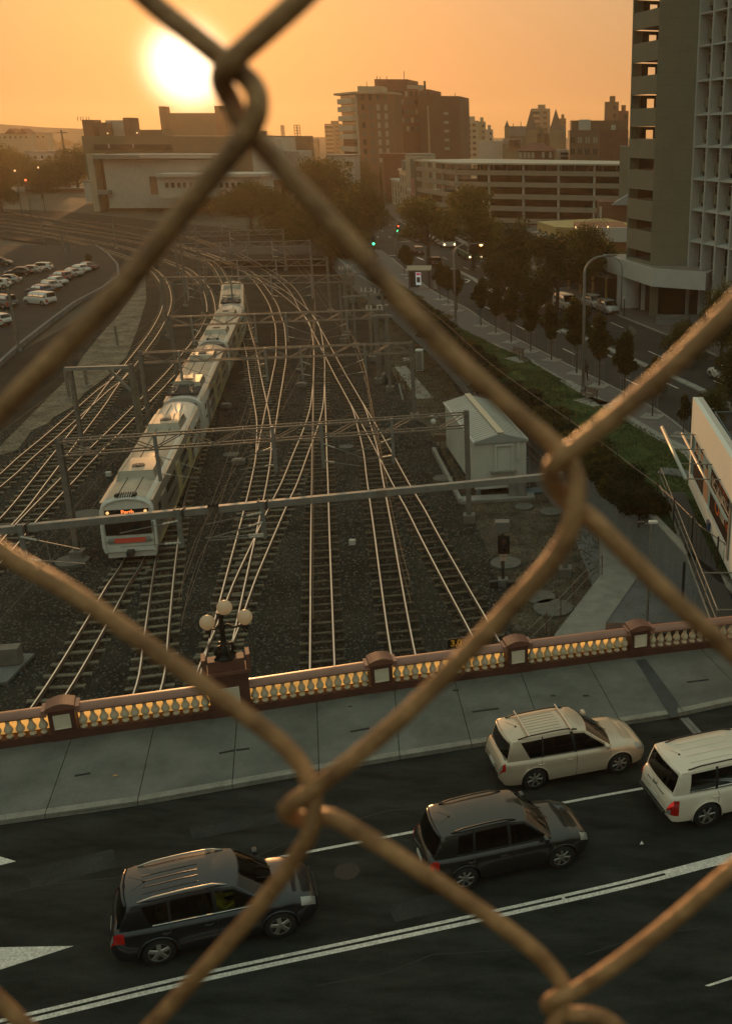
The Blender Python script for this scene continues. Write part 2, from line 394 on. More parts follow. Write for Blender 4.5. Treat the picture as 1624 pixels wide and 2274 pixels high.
sheet('far_pavement', [(p.x + 0.1, p.y) for p in kerbR if p.y < 178] + [(20, 178), (50, 110), (50, 40)], mat('far_paving', (0.085, 0.07, 0.065), 0.85, var=0.2, scale=1, speck=(6, 0.2)), ST + 0.07)
# median island
mm = MB()
for a, b in zip(med[:-1], med[1:]):
    if 116 < a.y < 121: continue
    mm.bar((a.x, a.y, ST + 0.03), (b.x, b.y, ST + 0.03), 0.75, 0.16)
struct(mm, 'median_strip', concrete_m)
# street markings: dashed lane lines
dm = MB()
def lerpline(A, B, t, k=60):
    A2 = [A[int(i * (len(A) - 1) / (k - 1))] for i in range(k)]; B2 = [B[int(i * (len(B) - 1) / (k - 1))] for i in range(k)]
    return spline([tuple(a * (1 - t) + b * t) for a, b in zip(A2, B2)], 1.0)
for t, dash, gap in ((0.17, 3, 9), (0.36, 3, 9), (0.66, 3, 9), (0.84, 3, 9)):
    ln = lerpline(kerbL, kerbR, t); i = 3
    while i + dash < len(ln) and ln[i].y < 300:
        a, b = ln[i], ln[i + dash]
        if not (176 < a.y < 205):
            d_ = (b - a).normalized(); nx = Vector((d_.y, -d_.x)) * 0.07
            dm.poly([(*(a - nx), ST - 0.012), (*(a + nx), ST - 0.012), (*(b + nx), ST - 0.012), (*(b - nx), ST - 0.012)])
        i += dash + gap
def gmark(P, w=0.35):
    for a, b in zip(P[:-1], P[1:]):
        a = G(*a, ST - 0.010); b = G(*b, ST - 0.010); d_ = (b - a).normalized(); nx = Vector((d_.y, -d_.x, 0)) * w / 2
        dm.poly([a - nx, a + nx, b + nx, b - nx])
gmark([(852, 569), (905, 564)], 0.4); gmark([(880, 538), (935, 533)], 0.3)
for cx, cy in ((1032, 622), (1117, 638), (1198, 677)):     # turn arrows
    gmark([(cx - 8, cy + 3), (cx + 4, cy + 5)], 0.3); gmark([(cx + 4, cy + 5), (cx + 10, cy), (cx - 2, cy - 3)], 0.28)
gmark([(925, 571), (938, 577)], 0.4)
struct(dm, 'street_markings', paint_w)

# ------------------------------------------------------------------ bridge deck
def ext(P, l=14, r=14):
    P = [Vector(p) for p in P]; a = (P[0] - P[1]).normalized(); b = (P[-1] - P[-2]).normalized()
    return [P[0] + a * l] + P + [P[-1] + b * r]
parL = ext([D(*q).xy for q in [(0, 1672), (300, 1628), (580, 1587), (812, 1549), (1100, 1508), (1397, 1467), (1624, 1440)]])
kerbD = ext([D(*q).xy for q in [(0, 1832), (300, 1790), (720, 1715), (1085, 1655), (1300, 1622), (1497, 1593), (1624, 1565)]])
dbl = ext([D(*q).xy for q in [(40, 2262), (420, 2172), (812, 2088), (1100, 2026), (1400, 1958), (1620, 1901)]])
lan = ext([D(*q).xy for q in [(705, 1888), (940, 1843), (1265, 1780), (1430, 1750)]], 4, 14)
parL, kerbD, dbl = spline(parL, 0.8), spline(kerbD, 0.8), spline(dbl, 0.8)
def dzp(off=0.0): return lambda p: dz(p[0]) + off
mb = MB()
K = 60
A2 = [kerbD[int(i * (len(kerbD) - 1) / (K - 1))] for i in range(K)]
mb._a([(p.x, p.y, dz(p.x)) for p in A2] + [(p.x + 4, p.y - 30, dz(p.x + 4)) for p in A2], [(i, i + 1, K + i + 1, K + i)[::-1] for i in range(K - 1)])
deck_road = struct(mb, 'bridge_road', asphalt_deck)
# footpath: separate slabs with open joints
deck_slab_m = mat('deck_slab', (0.135, 0.135, 0.12), 0.88, var=0.26, scale=0.6, bump=0.12, bscale=25, speck=(40, 0.16))
slab_bed = strip(parL, 1.5, -0.5, dzp(0.02))
def nearest(line, p): return min(range(len(line)), key=lambda i: (line[i] - p).length)
bed = MB(); A3 = [parL[int(i * (len(parL) - 1) / (K - 1))] for i in range(K)]; B3 = [kerbD[int(i * (len(kerbD) - 1) / (K - 1))] for i in range(K)]
bed._a([(p.x, p.y, dz(p.x) + 0.09) for p in A3] + [(p.x, p.y, dz(p.x) + 0.09) for p in B3], [(i, K + i, K + i + 1, i + 1) for i in range(K - 1)])
fp = struct(bed, 'bridge_footpath', mat('joint_dark', (0.05, 0.05, 0.048), 0.9))
jl = [(-330, 1702, -390, 1886), (158, 1652, 117, 1797), (342, 1624, 318, 1770), (527, 1596, 521, 1742), (703, 1568, 711, 1710), (876, 1540, 888, 1683), (1008, 1526, 1047, 1655), (1155, 1505, 1205, 1632), (1304, 1484, 1375, 1603), (1420, 1462, 1515, 1590), (1555, 1452, 1660, 1560)]
jl = sorted(jl)
def online(line, x):      # point of line at world x
    for a, b in zip(line[:-1], line[1:]):
        if (a.x - x) * (b.x - x) <= 0 and a.x != b.x: return a + (b - a) * ((x - a.x) / (b.x - a.x))
    return line[0] if x < line[0].x else line[-1]
js = []
for a, b, c, d_ in jl:
    P, Q = D(a, b), D(c, d_); js.append((online(parL, P.x), online(kerbD, Q.x)))
e0 = js[0]; js = [(online(parL, js[0][0].x - 3.0), online(kerbD, js[0][1].x - 3.0))] + js + [(online(parL, js[-1][0].x + 2.2), online(kerbD, js[-1][1].x + 2.2)), (online(parL, js[-1][0].x + 5), online(kerbD, js[-1][1].x + 5))]
edge_m = mat('kerb_stone', (0.25, 0.235, 0.20), 0.85, var=0.2, scale=2, bump=0.2, bscale=20, speck=(25, 0.15))
for (a, b), (c, d_) in zip(js[:-1], js[1:]):
    g = 0.012
    u1 = (c - a).normalized() * g; u2 = (d_ - b).normalized() * g
    w1 = (b - a).normalized(); w2 = (d_ - c).normalized()
    k1 = b - w1 * 0.26; k2 = d_ - w2 * 0.26
    q = [a + u1, c - u1, k2 - u2, k1 + u2]
    MB().prism([tuple(p) for p in q], [dz(p.x) + 0.05 for p in q], [dz(p.x) + 0.145 for p in q]).build('slab', deck_slab_m, fp)
    q = [k1 + u2 + w1 * 0.01, k2 - u2 + w2 * 0.01, d_ - u2, b + u2]
    MB().prism([tuple(p) for p in q], [dz(p.x) - 0.05 for p in q], [dz(p.x) + 0.15 for p in q]).build('kerb_stone', edge_m, fp)
# dark slots and patches in the footpath
sl = MB()
for x0, y0, x1, y1 in ((166, 1723, 201, 1717), (486, 1673, 521, 1666), (524, 1666, 554, 1662), (777, 1625, 820, 1617), (1047, 1581, 1107, 1573), (1524, 1515, 1572, 1509)):
    a, b = G(x0, y0, DA + 0.148, DB), G(x1, y1, DA + 0.148, DB); d_ = (b - a).normalized(); nx = Vector((d_.y, -d_.x, 0)) * 0.05
    for off, s_ in ((0, 1),): sl.poly([a - nx, a + nx, b + nx, b - nx])
for x0, y0, r_ in ((1299, 1545, 0.09), (1227, 1545, 0.07), (1011, 1533, 0.08), (777, 1555 + 14, 0.05)):
    c = G(x0, y0, DA + 0.148, DB); sl.poly([c + Vector((r_ * math.cos(t) * 1.5, r_ * math.sin(t) * 0.7, -DB * 0)) for t in [i * math.pi / 4 for i in range(8)]])
struct(sl, 'footpath_drain_slots', mat('slot_black', (0.012, 0.012, 0.012), 0.9))
# expansion joint across the footpath and road on the right
ej = MB()
def quadD(pts, m, name, off): 
    return struct(MB().poly([G(*q, DA + off, DB) for q in pts]), name, m)
quadD([(1410, 1466), (1432, 1463), (1504, 1560), (1502, 1590), (1488, 1594)], mat('tar_patch', (0.045, 0.05, 0.052), 0.8, var=0.2, scale=2), 'tar_patch', 0.152)
ejm = mat('joint_steel', (0.20, 0.20, 0.20), 0.45, metal=0.8, var=0.2, scale=3)
for o_ in ((1512, 1595, 1548, 1636), (1522, 1594, 1560, 1636)):
    a, b = D(o_[0], o_[1]), D(o_[2], o_[3]); d_ = (b - a).normalized(); b = a + d_ * 12; nx = Vector((d_.y, -d_.x, 0)) * 0.07
    ej.poly([p + Vector((0, 0, 0.008)) for p in (a - nx, a + nx, b + nx, b - nx)])
struct(ej, 'expansion_joint', ejm)
# paint
pm = MB()
def offset(line, o):
    r = []
    for i, p in enumerate(line):
        t = (line[min(i + 1, len(line) - 1)] - line[max(i - 1, 0)]).normalized(); r.append(p + Vector((t.y, -t.x)) * o)
    return r
def pstrip(line, w, off=0.006):
    a = offset(line, -w / 2); b = offset(line, w / 2); n_ = len(line)
    pm._a([(p.x, p.y, dz(p.x) + off) for p in a] + [(p.x, p.y, dz(p.x) + off) for p in b], [(i, n_ + i, n_ + i + 1, i + 1) for i in range(n_ - 1)])
pstrip(offset(dbl, -0.05), 0.10); pstrip(offset(dbl, 0.14), 0.13)
lan = spline(lan, 0.6); pstrip(lan, 0.10)
wedge = [D(*q) for q in [(1470, 1934), (1800, 1852), (1800, 1875), (1480, 1948)]]
pm.poly([(p.x, p.y, dz(p.x) + 0.010) for p in reversed(wedge)])
for P in ([(-120, 2110), (0, 2104), (164, 2101), (0, 2154), (-120, 2190)], [(-40, 1890), (36, 1913), (0, 1922), (-40, 1926)], [(1563, 2189), (1680, 2150), (1680, 2158), (1572, 2191)]):
    v = [D(*q) for q in P]; pm.poly([(p.x, p.y, dz(p.x) + 0.006) for p in v])
struct(pm, 'bridge_road_markings', mat('road_paint_bridge', (0.66, 0.60, 0.54), 0.6, var=0.12, scale=5, speck=(18, 0.22)))
# bridge body under the deck (abutment and outer face), seen over the parapet from the side
bb = MB(); n_ = len(parL)
o1 = offset(parL, -0.35)
bb._a([(p.x, p.y, dz(p.x) + 0.05) for p in o1] + [(p.x, p.y, dz(p.x) - 1.3) for p in o1] + [(p.x + 2, p.y - 8, dz(p.x) - 1.3) for p in o1], [(i, i + 1, n_ + i + 1, n_ + i) for i in range(n_ - 1)] + [(n_ + i, n_ + i + 1, 2 * n_ + i + 1, 2 * n_ + i) for i in range(n_ - 1)])
struct(bb, 'bridge_beam', concrete_d)

# repairs and a cover in the bridge road
patch_m = mat('road_repair', (0.040, 0.042, 0.040), 0.85, spec=0.1, var=0.3, scale=1.2, bump=0.3, bscale=60, speck=(50, 0.3))
crack_m = mat('tar_seal', (0.010, 0.010, 0.010), 0.6)
for pts in ([(60, 1930), (250, 1885), (262, 1925), (70, 1972)], [(860, 2010), (1010, 1975), (1030, 2012), (876, 2048)], [(420, 1840), (640, 1800), (648, 1822), (428, 1864)]):
    quadD(pts, patch_m, 'road_patch', 0.003)
ck = MB()
for pts in ([(0, 1985), (120, 1962), (260, 1950), (330, 1915)], [(700, 2190), (860, 2160), (960, 2120), (1130, 2110), (1200, 2080)], [(1300, 2120), (1420, 2080), (1560, 2060)], [(560, 1905), (690, 1850), (860, 1800), (1010, 1790)]):
    P = [D(*q) for q in pts]
    for a, b in zip(P[:-1], P[1:]):
        d_ = (b - a).normalized(); nx = Vector((d_.y, -d_.x, 0)) * 0.018; o_ = Vector((0, 0, 0.005))
        ck.poly([a - nx + o_, a + nx + o_, b + nx + o_, b - nx + o_])
struct(ck, 'road_cracks', crack_m)
c = D(770, 1935); struct(MB().poly([(c.x + 0.33 * math.cos(i * .393), c.y + 0.33 * math.sin(i * .393), c.z + 0.006 + DB * 0.33 * math.cos(i * .393)) for i in range(16)]), 'manhole_cover', mat('iron_cover', (0.03, 0.028, 0.026), 0.5, metal=0.6, bump=0.3, bscale=30))
# ------------------------------------------------------------------ railway tracks
rail_side = mat('rail_rust', (0.09, 0.055, 0.035), 0.8, var=0.3, scale=3)
rail_top = mat('rail_polished', (0.88, 0.84, 0.78), 0.33, metal=1.0, var=0.1, scale=5)
sl_conc = mat('sleeper_concrete', (0.165, 0.14, 0.10), 0.9, var=0.3, scale=1.2, bump=0.3, bscale=12, speck=(8, 0.25))
sl_wood = mat('sleeper_timber', (0.075, 0.058, 0.038), 0.9, var=0.45, scale=1.2, col2=(0.12, 0.095, 0.062), bump=0.4, bscale=10)
PROF = [(-0.07, 0.0), (-0.07, 0.02), (-0.014, 0.045), (-0.014, 0.115), (-0.031, 0.125), (-0.031, 0.155), (0.031, 0.155), (0.031, 0.125), (0.014, 0.115), (0.014, 0.045), (0.07, 0.02), (0.07, 0.0)]
def rail_mesh(line, off, z0, parent, prof=PROF):
    L = offset(line, off); k = len(prof); vs = []; fs = []
    for i, p in enumerate(L):
        t = (L[min(i + 1, len(L) - 1)] - L[max(i - 1, 0)]).normalized(); nx = Vector((t.y, -t.x))
        for dx, z in prof: q = p + nx * dx; vs.append((q.x, q.y, z0 + z))
    for i in range(len(L) - 1):
        for j in range(k): fs.append((i * k + j, (i + 1) * k + j, (i + 1) * k + (j + 1) % k, i * k + (j + 1) % k))
    mb = MB(); mb.v = vs; mb.f = fs
    o = mb.build('rail', rail_side, parent); o.data.materials.append(rail_top)
    for i, p in enumerate(o.data.polygons):
        if i % k == 5: p.material_index = 1
    return o
def sleeper_proto(m, L, w):
    b = MB(); l = L / 2
    # slightly dished in the middle, chamfered top
    pr = [(-w / 2, -0.10), (-w / 2, 0.0), (-w / 2 + 0.02, 0.028), (w / 2 - 0.02, 0.028), (w / 2, 0.0), (w / 2, -0.10)]
    xs_ = [-l, -l * 0.45, l * 0.45, l]; ys_ = [1, 0.9, 0.9, 1]
    vs = [(x, y * s_, z * (1 if s_ == 1 else 0.7)) for x, s_ in zip(xs_, ys_) for y, z in pr]
    fs = [(i * 6 + j, i * 6 + (j + 1) % 6, (i + 1) * 6 + (j + 1) % 6, (i + 1) * 6 + j) for i in range(3) for j in range(6)] + [tuple(range(5, -1, -1)), tuple(range(18, 24))]
    return vs, [f[::-1] for f in fs]
SLP = {}
TRK = {}
bed_m = mat('bed_oily', (0.016, 0.014, 0.011), 0.9, spec=0.1, var=0.4, scale=1.5, col2=(0.040, 0.032, 0.022), bump=0.6, bscale=9, speck=(12, 0.5))
def track(pts, label, m, w=0.24, L=2.05, step=0.68, z=0.0, group=None):
    line = spline(pts, 0.9); t0 = line[0]
    t = thing('railway_track', label, 'railway track', (t0.x, t0.y, 0))
    for s_ in (-1, 1): rail_mesh(line, s_ * 0.535, z + 0.028, t)
    bed = strip(line, -0.95, 0.95, -0.048 + len(TRK) * 0.0005); bed.build('track_bed', bed_m, t)
    fine = spline(pts, step); vs, fs = sleeper_proto(m, L, w); far = MB(); cnt = 0
    M0 = TM[t.name].inverted()
    key = (m.name, L, w)
    if key not in SLP:
        me = bpy.data.meshes.new('sleeper'); me.from_pydata(vs, [], fs); me.materials.append(m); SLP[key] = me
    for i, p in enumerate(fine):
        q = fine[min(i + 1, len(fine) - 1)] - fine[max(i - 1, 0)]; a = math.atan2(q.y, q.x) - math.pi / 2
        a += random.uniform(-0.02, 0.02); zz = z + random.uniform(-0.012, 0.006)
        M = Matrix.Translation((p.x, p.y, zz)) @ Matrix.Rotation(a, 4, 'Z')
        if p.y < 96 and p.x > -60 and cnt < 300:
            o = bpy.data.objects.new('sleeper', SLP[key]); COL.objects.link(o); o.parent = t; o.matrix_local = M0 @ M; cnt += 1
        else: far._a([M @ Vector(v) for v in vs], fs)
    if far.v:
        o = far.build('far_sleepers', m, t); o['kind'] = 'stuff'
    return t, line
def W2(px): return [tuple(G(*q).xy) for q in px]
TRK = {}
train_path = [(-22.75, 52.2), (-25.2, 65.2), (-30.0, 88.5), (-31.4, 95.5), (-35.5, 116.0), (-41.6, 138.5)]
TRK['t'] = track([(-20.2, 33.0)] + W2([(135, 1525), (213.5, 1392), (264, 1302)]) + train_path + W2([(478, 592), (430, 572), (380, 556), (250, 530), (0, 495), (-200, 482)]), 'pale-sleepered railway track that the commuter train stands on', sl_conc, 0.27)
TRK['t2'] = track([(-16.0, 33.0)] + W2([(333, 1525), (348.7, 1407), (370, 1237)]) + [(-24.0, 63.0), (-27.3, 78), (-30.0, 88.5)], 'short pale-sleepered track curving in beside the front of the commuter train', sl_conc, 0.27)
TRK['a'] = track(W2([(440, 1640), (471, 1513), (510, 1350), (524.8, 1287), (542.5, 1214.5), (559.5, 1144.5), (575, 1074.5), (584, 1023), (585.5, 990), (585, 940.6), (578, 898), (567, 840.6), (558.8, 790.6), (550, 756), (541, 721), (533, 690)]), 'railway track right of the train that passes behind the three-globe lamp', sl_conc, 0.25)
TRK['u'] = track(W2([(588, 1005), (590, 990), (598.5, 940.6), (607.5, 890), (617.5, 835.6), (623.8, 790.6), (621.5, 731), (614, 703.7), (607, 681), (593, 656), (575, 631), (559, 613.7), (541, 598), (476, 573), (400, 548), (250, 522), (0, 486)]), 'railway track swinging left beyond the crossing to the right of the train', sl_wood, 0.25)
TRK['b'] = track(W2([(440, 1660), (462, 1513), (505, 1400), (529.5, 1333.5), (546, 1290), (571.5, 1232), (597, 1174.5), (622, 1119.5), (643.5, 1074.5), (668.5, 1009), (689, 956.5), (703, 905), (708, 850)]), 'diagonal crossover track joining the middle straight track from the left', sl_conc, 0.25)
TRK['c'] = track(W2([(718, 1640), (715.5, 1480), (713.5, 1358), (711, 1200), (710, 1075), (709, 1015), (708.5, 930), (708, 850), (708, 790), (698, 725), (674, 690), (656, 656), (637, 634), (613.5, 616), (578.5, 593), (515, 560), (480, 546), (380, 520), (250, 500), (0, 474)]), 'middle railway track running straight and dark-sleepered up the yard', sl_wood, 0.24)
TRK['r1'] = track(W2([(925, 1600), (892, 1444), (867.6, 1296), (851, 1187), (837.6, 1105), (830, 1057), (822.5, 1006), (808, 950), (795, 909), (776, 873), (753.5, 833), (731, 790), (700, 731), (689, 711), (668, 685), (627, 651), (595, 631), (560, 612), (500, 583), (440, 560), (300, 522), (0, 468)]), 'railway track right of the middle one with two bright rails down to the parapet', sl_wood, 0.24)
TRK['r2'] = track(W2([(1150, 1560), (1062, 1396), (1007, 1296), (953.6, 1197), (922.6, 1137), (890, 1080), (857, 1017), (827, 962), (800, 915), (790, 897)]), 'rightmost railway track with dull brown rails beside the dirt verge', sl_wood, 0.24)
TRK['l1'] = track(W2([(-180, 1200), (-60, 1120), (19, 1057), (55, 1023), (117.5, 970), (187.5, 908), (230, 870), (267, 840), (307, 790), (336, 751), (355.6, 718.7), (366.6, 693.6), (372, 668.6), (368, 641), (356, 618.7), (337.5, 601), (300, 580), (212, 550), (160, 536), (100, 526), (0, 513), (-200, 500)]), 'leftmost railway track, bending away round the car park', sl_conc, 0.25)
TRK['l2'] = track(W2([(-130, 1300), (20, 1158), (87.5, 1074.4), (117.5, 1035.4), (168, 970), (216, 908), (245.5, 865), (271, 832)]), 'second railway track from the left, merging into the leftmost one', sl_conc, 0.25)
TRK['l3'] = track(W2([(-90, 1330), (11, 1223), (65, 1159.5), (146, 1074.4), (199, 1018), (264, 953), (318, 898), (364, 850), (397.5, 811.7), (441.8, 756), (459, 726), (469, 696), (464, 661), (451.8, 636), (430, 613.5), (406, 597), (343, 573), (250, 545), (0, 503), (-200, 488)]), 'railway track immediately left of the commuter train', sl_conc, 0.25)

# check rails by the crossings, equipment between the tracks
def small(name, mb, m, label, cat, group=None):
    o = mb.build(name, m); tag(o, label, cat, group); return o
steel_m = mat('galvanised', (0.24, 0.235, 0.215), 0.55, metal=0.2, var=0.15, scale=3)
steel_warm = mat('galvanised_old', (0.185, 0.17, 0.145), 0.65, metal=0.15, var=0.2, scale=2)
dark_m = mat('dark_metal', (0.03, 0.03, 0.03), 0.6)
mh_m = mat('manhole_concrete', (0.12, 0.115, 0.10), 0.9, var=0.2, scale=3, bump=0.2)
for px, py, r_, lab in ((191, 1146, 1.0, 'round concrete pit lid beside the mast left of the train front'), (161, 1247, 0.9, 'round pit lid at the foot of the left mast below the solid beam'), (513, 1011, 0.6, 'pale round pit lid right of the train beneath the lattice gantry'), (667, 821, 0.5, 'small round pit lid left of the middle track'), (768, 994, 0.55, 'pale round pit lid between the middle and right tracks'), (983, 1064, 0.7, 'round pit lid beside the white shed'), (1122, 1252, 0.85, 'round pit lid at the foot of the railway signal'), (1227, 1352, 1.0, 'large round pit lid against the footpath railing'), (1197, 1328, 0.8, 'flat round pit lid left of the footpath railing end'), (1162, 1127, 0.6, 'round pit lid in the dirt in front of the white shed'), (1222, 1138, 0.7, 'pale round pit lid nearest the shared path')):
    c = G(px, py); o = MB().cyl((c.x, c.y, -0.1), r_, 0.2, 20).build('concrete_pit', mh_m); tag(o, lab, 'concrete pit', 'round concrete pits')
def point_machine(px, py, rz, label):
    c = G(px, py); t = thing('point_machine', label, 'point machine', (c.x, c.y, 0), rz, 'point machines beside the tracks')
    MB().box((c.x, c.y, 0.22), (0.9, 0.6, 0.34), rz).build('housing', steel_warm, t)
    MB().box((c.x, c.y, 0.42), (0.6, 0.4, 0.10), rz).build('lid', steel_m, t)
    MB().bar((c.x - 0.9, c.y, 0.1), (c.x + 0.9, c.y, 0.1), 0.08).build('rod', dark_m, t)
point_machine(670, 860, 0.1, 'grey point machine left of the middle track')
point_machine(502, 907, 0.1, 'dark point machine close to the side of the train')
point_machine(530, 1032, 0.1, 'point machine left of the curved track under the lattice gantry')
for px, py, lab in ((782, 1209, 'small white marker block between the middle and right tracks'), (242, 1057, 'tiny pale marker block left of the train')):
    c = G(px, py); small('marker_block', MB().box((c.x, c.y, 0.15), (0.35, 0.25, 0.3)), mat('white_paint', (0.6, 0.57, 0.5), 0.6), lab, 'marker block')
for px, py in ((625, 1116), (632, 1105 - 2), (617, 1129), (836, 1121 + 0), (908, 1118), (671, 1083)):
    pass
# ------------------------------------------------------------------ overhead line structures
def hmast(p, ztop, parent, w=0.30, name='mast'):
    mb = MB()
    mb.box((p[0], p[1] - w / 2 + 0.012, ztop / 2), (w, 0.024, ztop)); mb.box((p[0], p[1] + w / 2 - 0.012, ztop / 2), (w, 0.024, ztop)); mb.box((p[0], p[1], ztop / 2), (0.02, w - 0.05, ztop))
    mb.box((p[0], p[1], 0.2), (0.7, 0.7, 0.5))
    return mb.build(name, steel_warm, parent)
insul_m = mat('insulator', (0.50, 0.46, 0.40), 0.45, var=0.1, scale=5)
def insulator(p, q, parent, r=0.055):
    """ribbed insulator between two points with a thin rod"""
    p = Vector(p); q = Vector(q); d = q - p; n = 9; pts = []; rs = []
    for i in range(n):
        t = i / (n - 1); pts.append(p + d * t); rs.append(r if i % 2 else r * 0.55)
    return MB().tube(pts, rs, 6).build('insulator', insul_m, parent)
def cantilever(p, side, parent):
    """registration arms on a drop post at p (top), reaching to one side"""
    p = Vector(p)
    for dz_, l, up in ((-0.25, 2.3, -0.9), (-1.3, 2.1, -0.35)):
        a = p + Vector((0, 0, dz_)); b = a + Vector((side * l, 0.1, up)); k = a + (b - a) * 0.3
        insulator(a, k, parent); MB().tube([k, b], 0.022, 5).build('arm', steel_m, parent)
def gantry(label, Lp, Rp, ztop, drops=(), depth=0.80, width=0.55, bays=None, masts=(True, True), ext_r=0.0):
    Lp = Vector((Lp[0], Lp[1])); Rp = Vector((Rp[0], Rp[1])); d = (Rp - Lp); ln = d.length; u = d / ln; nx = Vector((-u.y, u.x))
    t = thing('overhead_gantry', label, 'overhead gantry', (Lp.x, Lp.y, 0), group='lattice gantries carrying the overhead line')
    if masts[0]: hmast(Lp, ztop + 0.15, t)
    if masts[1]: hmast(Rp, ztop + 0.15, t)
    bays = bays or max(6, int(ln / 1.55)); P3 = lambda s, o, z: (*(Lp + u * s + nx * o), z)
    ch = MB()
    for o in (-width / 2, width / 2):
        for z in (ztop, ztop - depth): ch.bar(P3(0, o, z), P3(ln + ext_r, o, z), 0.075)
    ch.build('chord', steel_warm, t)
    lat = MB()
    for i in range(bays):
        s0, s1 = ln * i / bays, ln * (i + 1) / bays; z0, z1 = (ztop - depth, ztop) if i % 2 else (ztop, ztop - depth)
        for o in (-width / 2, width / 2): lat.bar(P3(s0, o, z0), P3(s1, o, z1), 0.055)
        for z in (ztop, ztop - depth): lat.bar(P3(s0, -width / 2, z), P3(s0, width / 2, z), 0.045)
    lat.build('lattice', steel_warm, t)
    for s, side in drops:
        s = s * ln; c = Vector(P3(s, -width / 2 - 0.08, ztop + 0.1))
        MB().box((c.x, c.y, c.z - 1.35), (0.16, 0.16, 2.7)).build('drop_post', steel_m, t)
        cantilever((c.x, c.y, c.z - 0.95), side, t)
    return t
def gp(base, toppx):      # base pixel and top pixel of a mast -> plan point and height
    P = G(*base); return P.xy, zat(P, toppx[1])
# plan of each gantry: left mast, right mast
a, za = gp((175, 1238), (136, 974)); b, zb = gp((1041, 1157), (1039, 915))
gantry('nearest lattice gantry, crossing over the first carriage roof to the mast at the white shed', a, b, (za + zb) / 2 - 0.1, ((0.22, 1), (0.50, -1), (0.62, 1), (0.80, -1)))
a, za = gp((335, 958), (305, 784)); b, zb = gp((920, 929), (915, 755))
gantry('second lattice gantry up the yard, its right mast beside the grey cabinet', a, b, (za + zb) / 2 - 0.1, ((0.14, 1), (0.45, -1), (0.58, 1), (0.82, -1)))
def topg(label, lt, rt, z, drops, **k):
    a, b = G(*lt, z), G(*rt, z); return gantry(label, a.xy, b.xy, z, drops, **k)
topg('lattice gantry over the coupled cabs in the middle of the train', (377, 704), (835, 688), 6.7, ((0.1, 1), (0.40, -1), (0.55, 1), (0.85, -1)))
topg('lattice gantry crossing over the last carriage of the train', (357, 616), (762, 611), 7.0, ((0.14, 1), (0.38, -1), (0.6, 1), (0.82, -1)))
topg('lattice gantry behind the rear end of the train', (440, 580), (725, 575), 7.0, ((0.3, 1), (0.6, -1)))
topg('wide lattice gantry ending at the dark trees beyond the train', (400, 541), (687, 534), 7.0, ((0.3, 1), (0.5, -1), (0.7, 1)))
topg('far lattice gantry, third from the furthest, its mast in front of the trees', (385, 516), (627, 509), 7.0, ((0.5, 1),))
topg('furthest lattice gantry in front of the white building', (430, 489), (547, 484), 7.0, ((0.5, 1),))
# solid box-beam portal in front of everything
bz = zat(G(1252, 1277), 1048); A0 = G(-260, 1195, bz); B0 = G(1249, 1048, bz)
t = thing('box_beam_portal', 'long solid box beam spanning the whole yard above the train front', 'overhead portal', (A0.x, A0.y, 0))
o = MB().bar((A0.x, A0.y, bz - 0.17), (B0.x, B0.y, bz - 0.17), 0.30, 0.34).build('beam', steel_m, t); bevel(o, 0.015, 1)
u = (B0 - A0).normalized()
hmast((A0 - u * 0.1).xy, bz + 0.1, t); hmast((B0 + u * 0.16).xy, bz + 0.1, t)
for i, px in enumerate((50, 398, 583)):
    py = 1195 + (px + 260) * (1048 - 1195) / 1509.0; c = G(px, py, bz)
    MB().box((c.x - 0.2, c.y, bz - 0.17), (0.05, 0.40, 0.46)).build('clamp', dark_m, t); MB().box((c.x + 0.2, c.y, bz - 0.17), (0.05, 0.40, 0.46)).build('clamp', dark_m, t)
    MB().box((c.x, c.y - 0.26, bz - 0.85), (0.20, 0.16, 1.9)).build('drop_post', steel_m, t)
    side = 1 if i == 0 else -1
    for k, (z0, l, up, yo) in enumerate(((-0.45, 2.7, -0.55, 0.0), (-0.95, 2.6, -0.75, 0.05), (-1.55, 2.8, -0.15, 0.0), (-1.65, 2.5, -0.05, 0.3))):
        if i < 2 and k in (1, 3): continue
        a = Vector((c.x, c.y - 0.36, bz + z0)); b = a + Vector((side * l, -0.15 - yo, up)); kk_ = a + (b - a) * 0.27
        insulator(a, kk_, t, 0.07); MB().tube([kk_, b], 0.025, 5).build('arm', steel_m, t)
    MB().tube([(c.x + side * 1.15, c.y - 0.42, bz - 0.75), (c.x + side * 1.2, c.y - 0.42, bz - 1.75)], 0.02, 5).build('hanger', steel_m, t)
for px in (268 / 4 + 406, 945 / 2 - 0 + 0, 845):
    py = 1195 + (px + 260) * (1048 - 1195) / 1509.0; c = G(px, py, bz)
    MB().box((c.x, c.y, bz - 0.17), (0.5, 0.32, 0.36), math.atan2(u.y, u.x)).build('splice_plate', steel_warm, t)
# small portal left
z = 6.6; a = G(143, 816, z); b = G(290, 811, z)
t = thing('small_portal', 'small two-legged steel portal on the sand bank left of the tracks', 'overhead portal', (a.x, a.y, 0))
MB().bar((a.x, a.y, z - 0.12), (b.x + 0.1, b.y, z - 0.12), 0.28, 0.26).build('beam', steel_m, t)
hmast(b.xy, z + 0.1, t, 0.34); hmast((a + Vector((0.3, 0.2, 0))).xy, z - 0.3, t, 0.26)
MB().bar((b.x - 1.6, b.y, z - 0.3), (b.x, b.y, z - 2.2), 0.16).build('brace', steel_m, t)
MB().box((b.x + 0.25, b.y - 0.2, z - 3.4), (0.3, 0.1, 4.6)).build('plank', sl_conc, t)
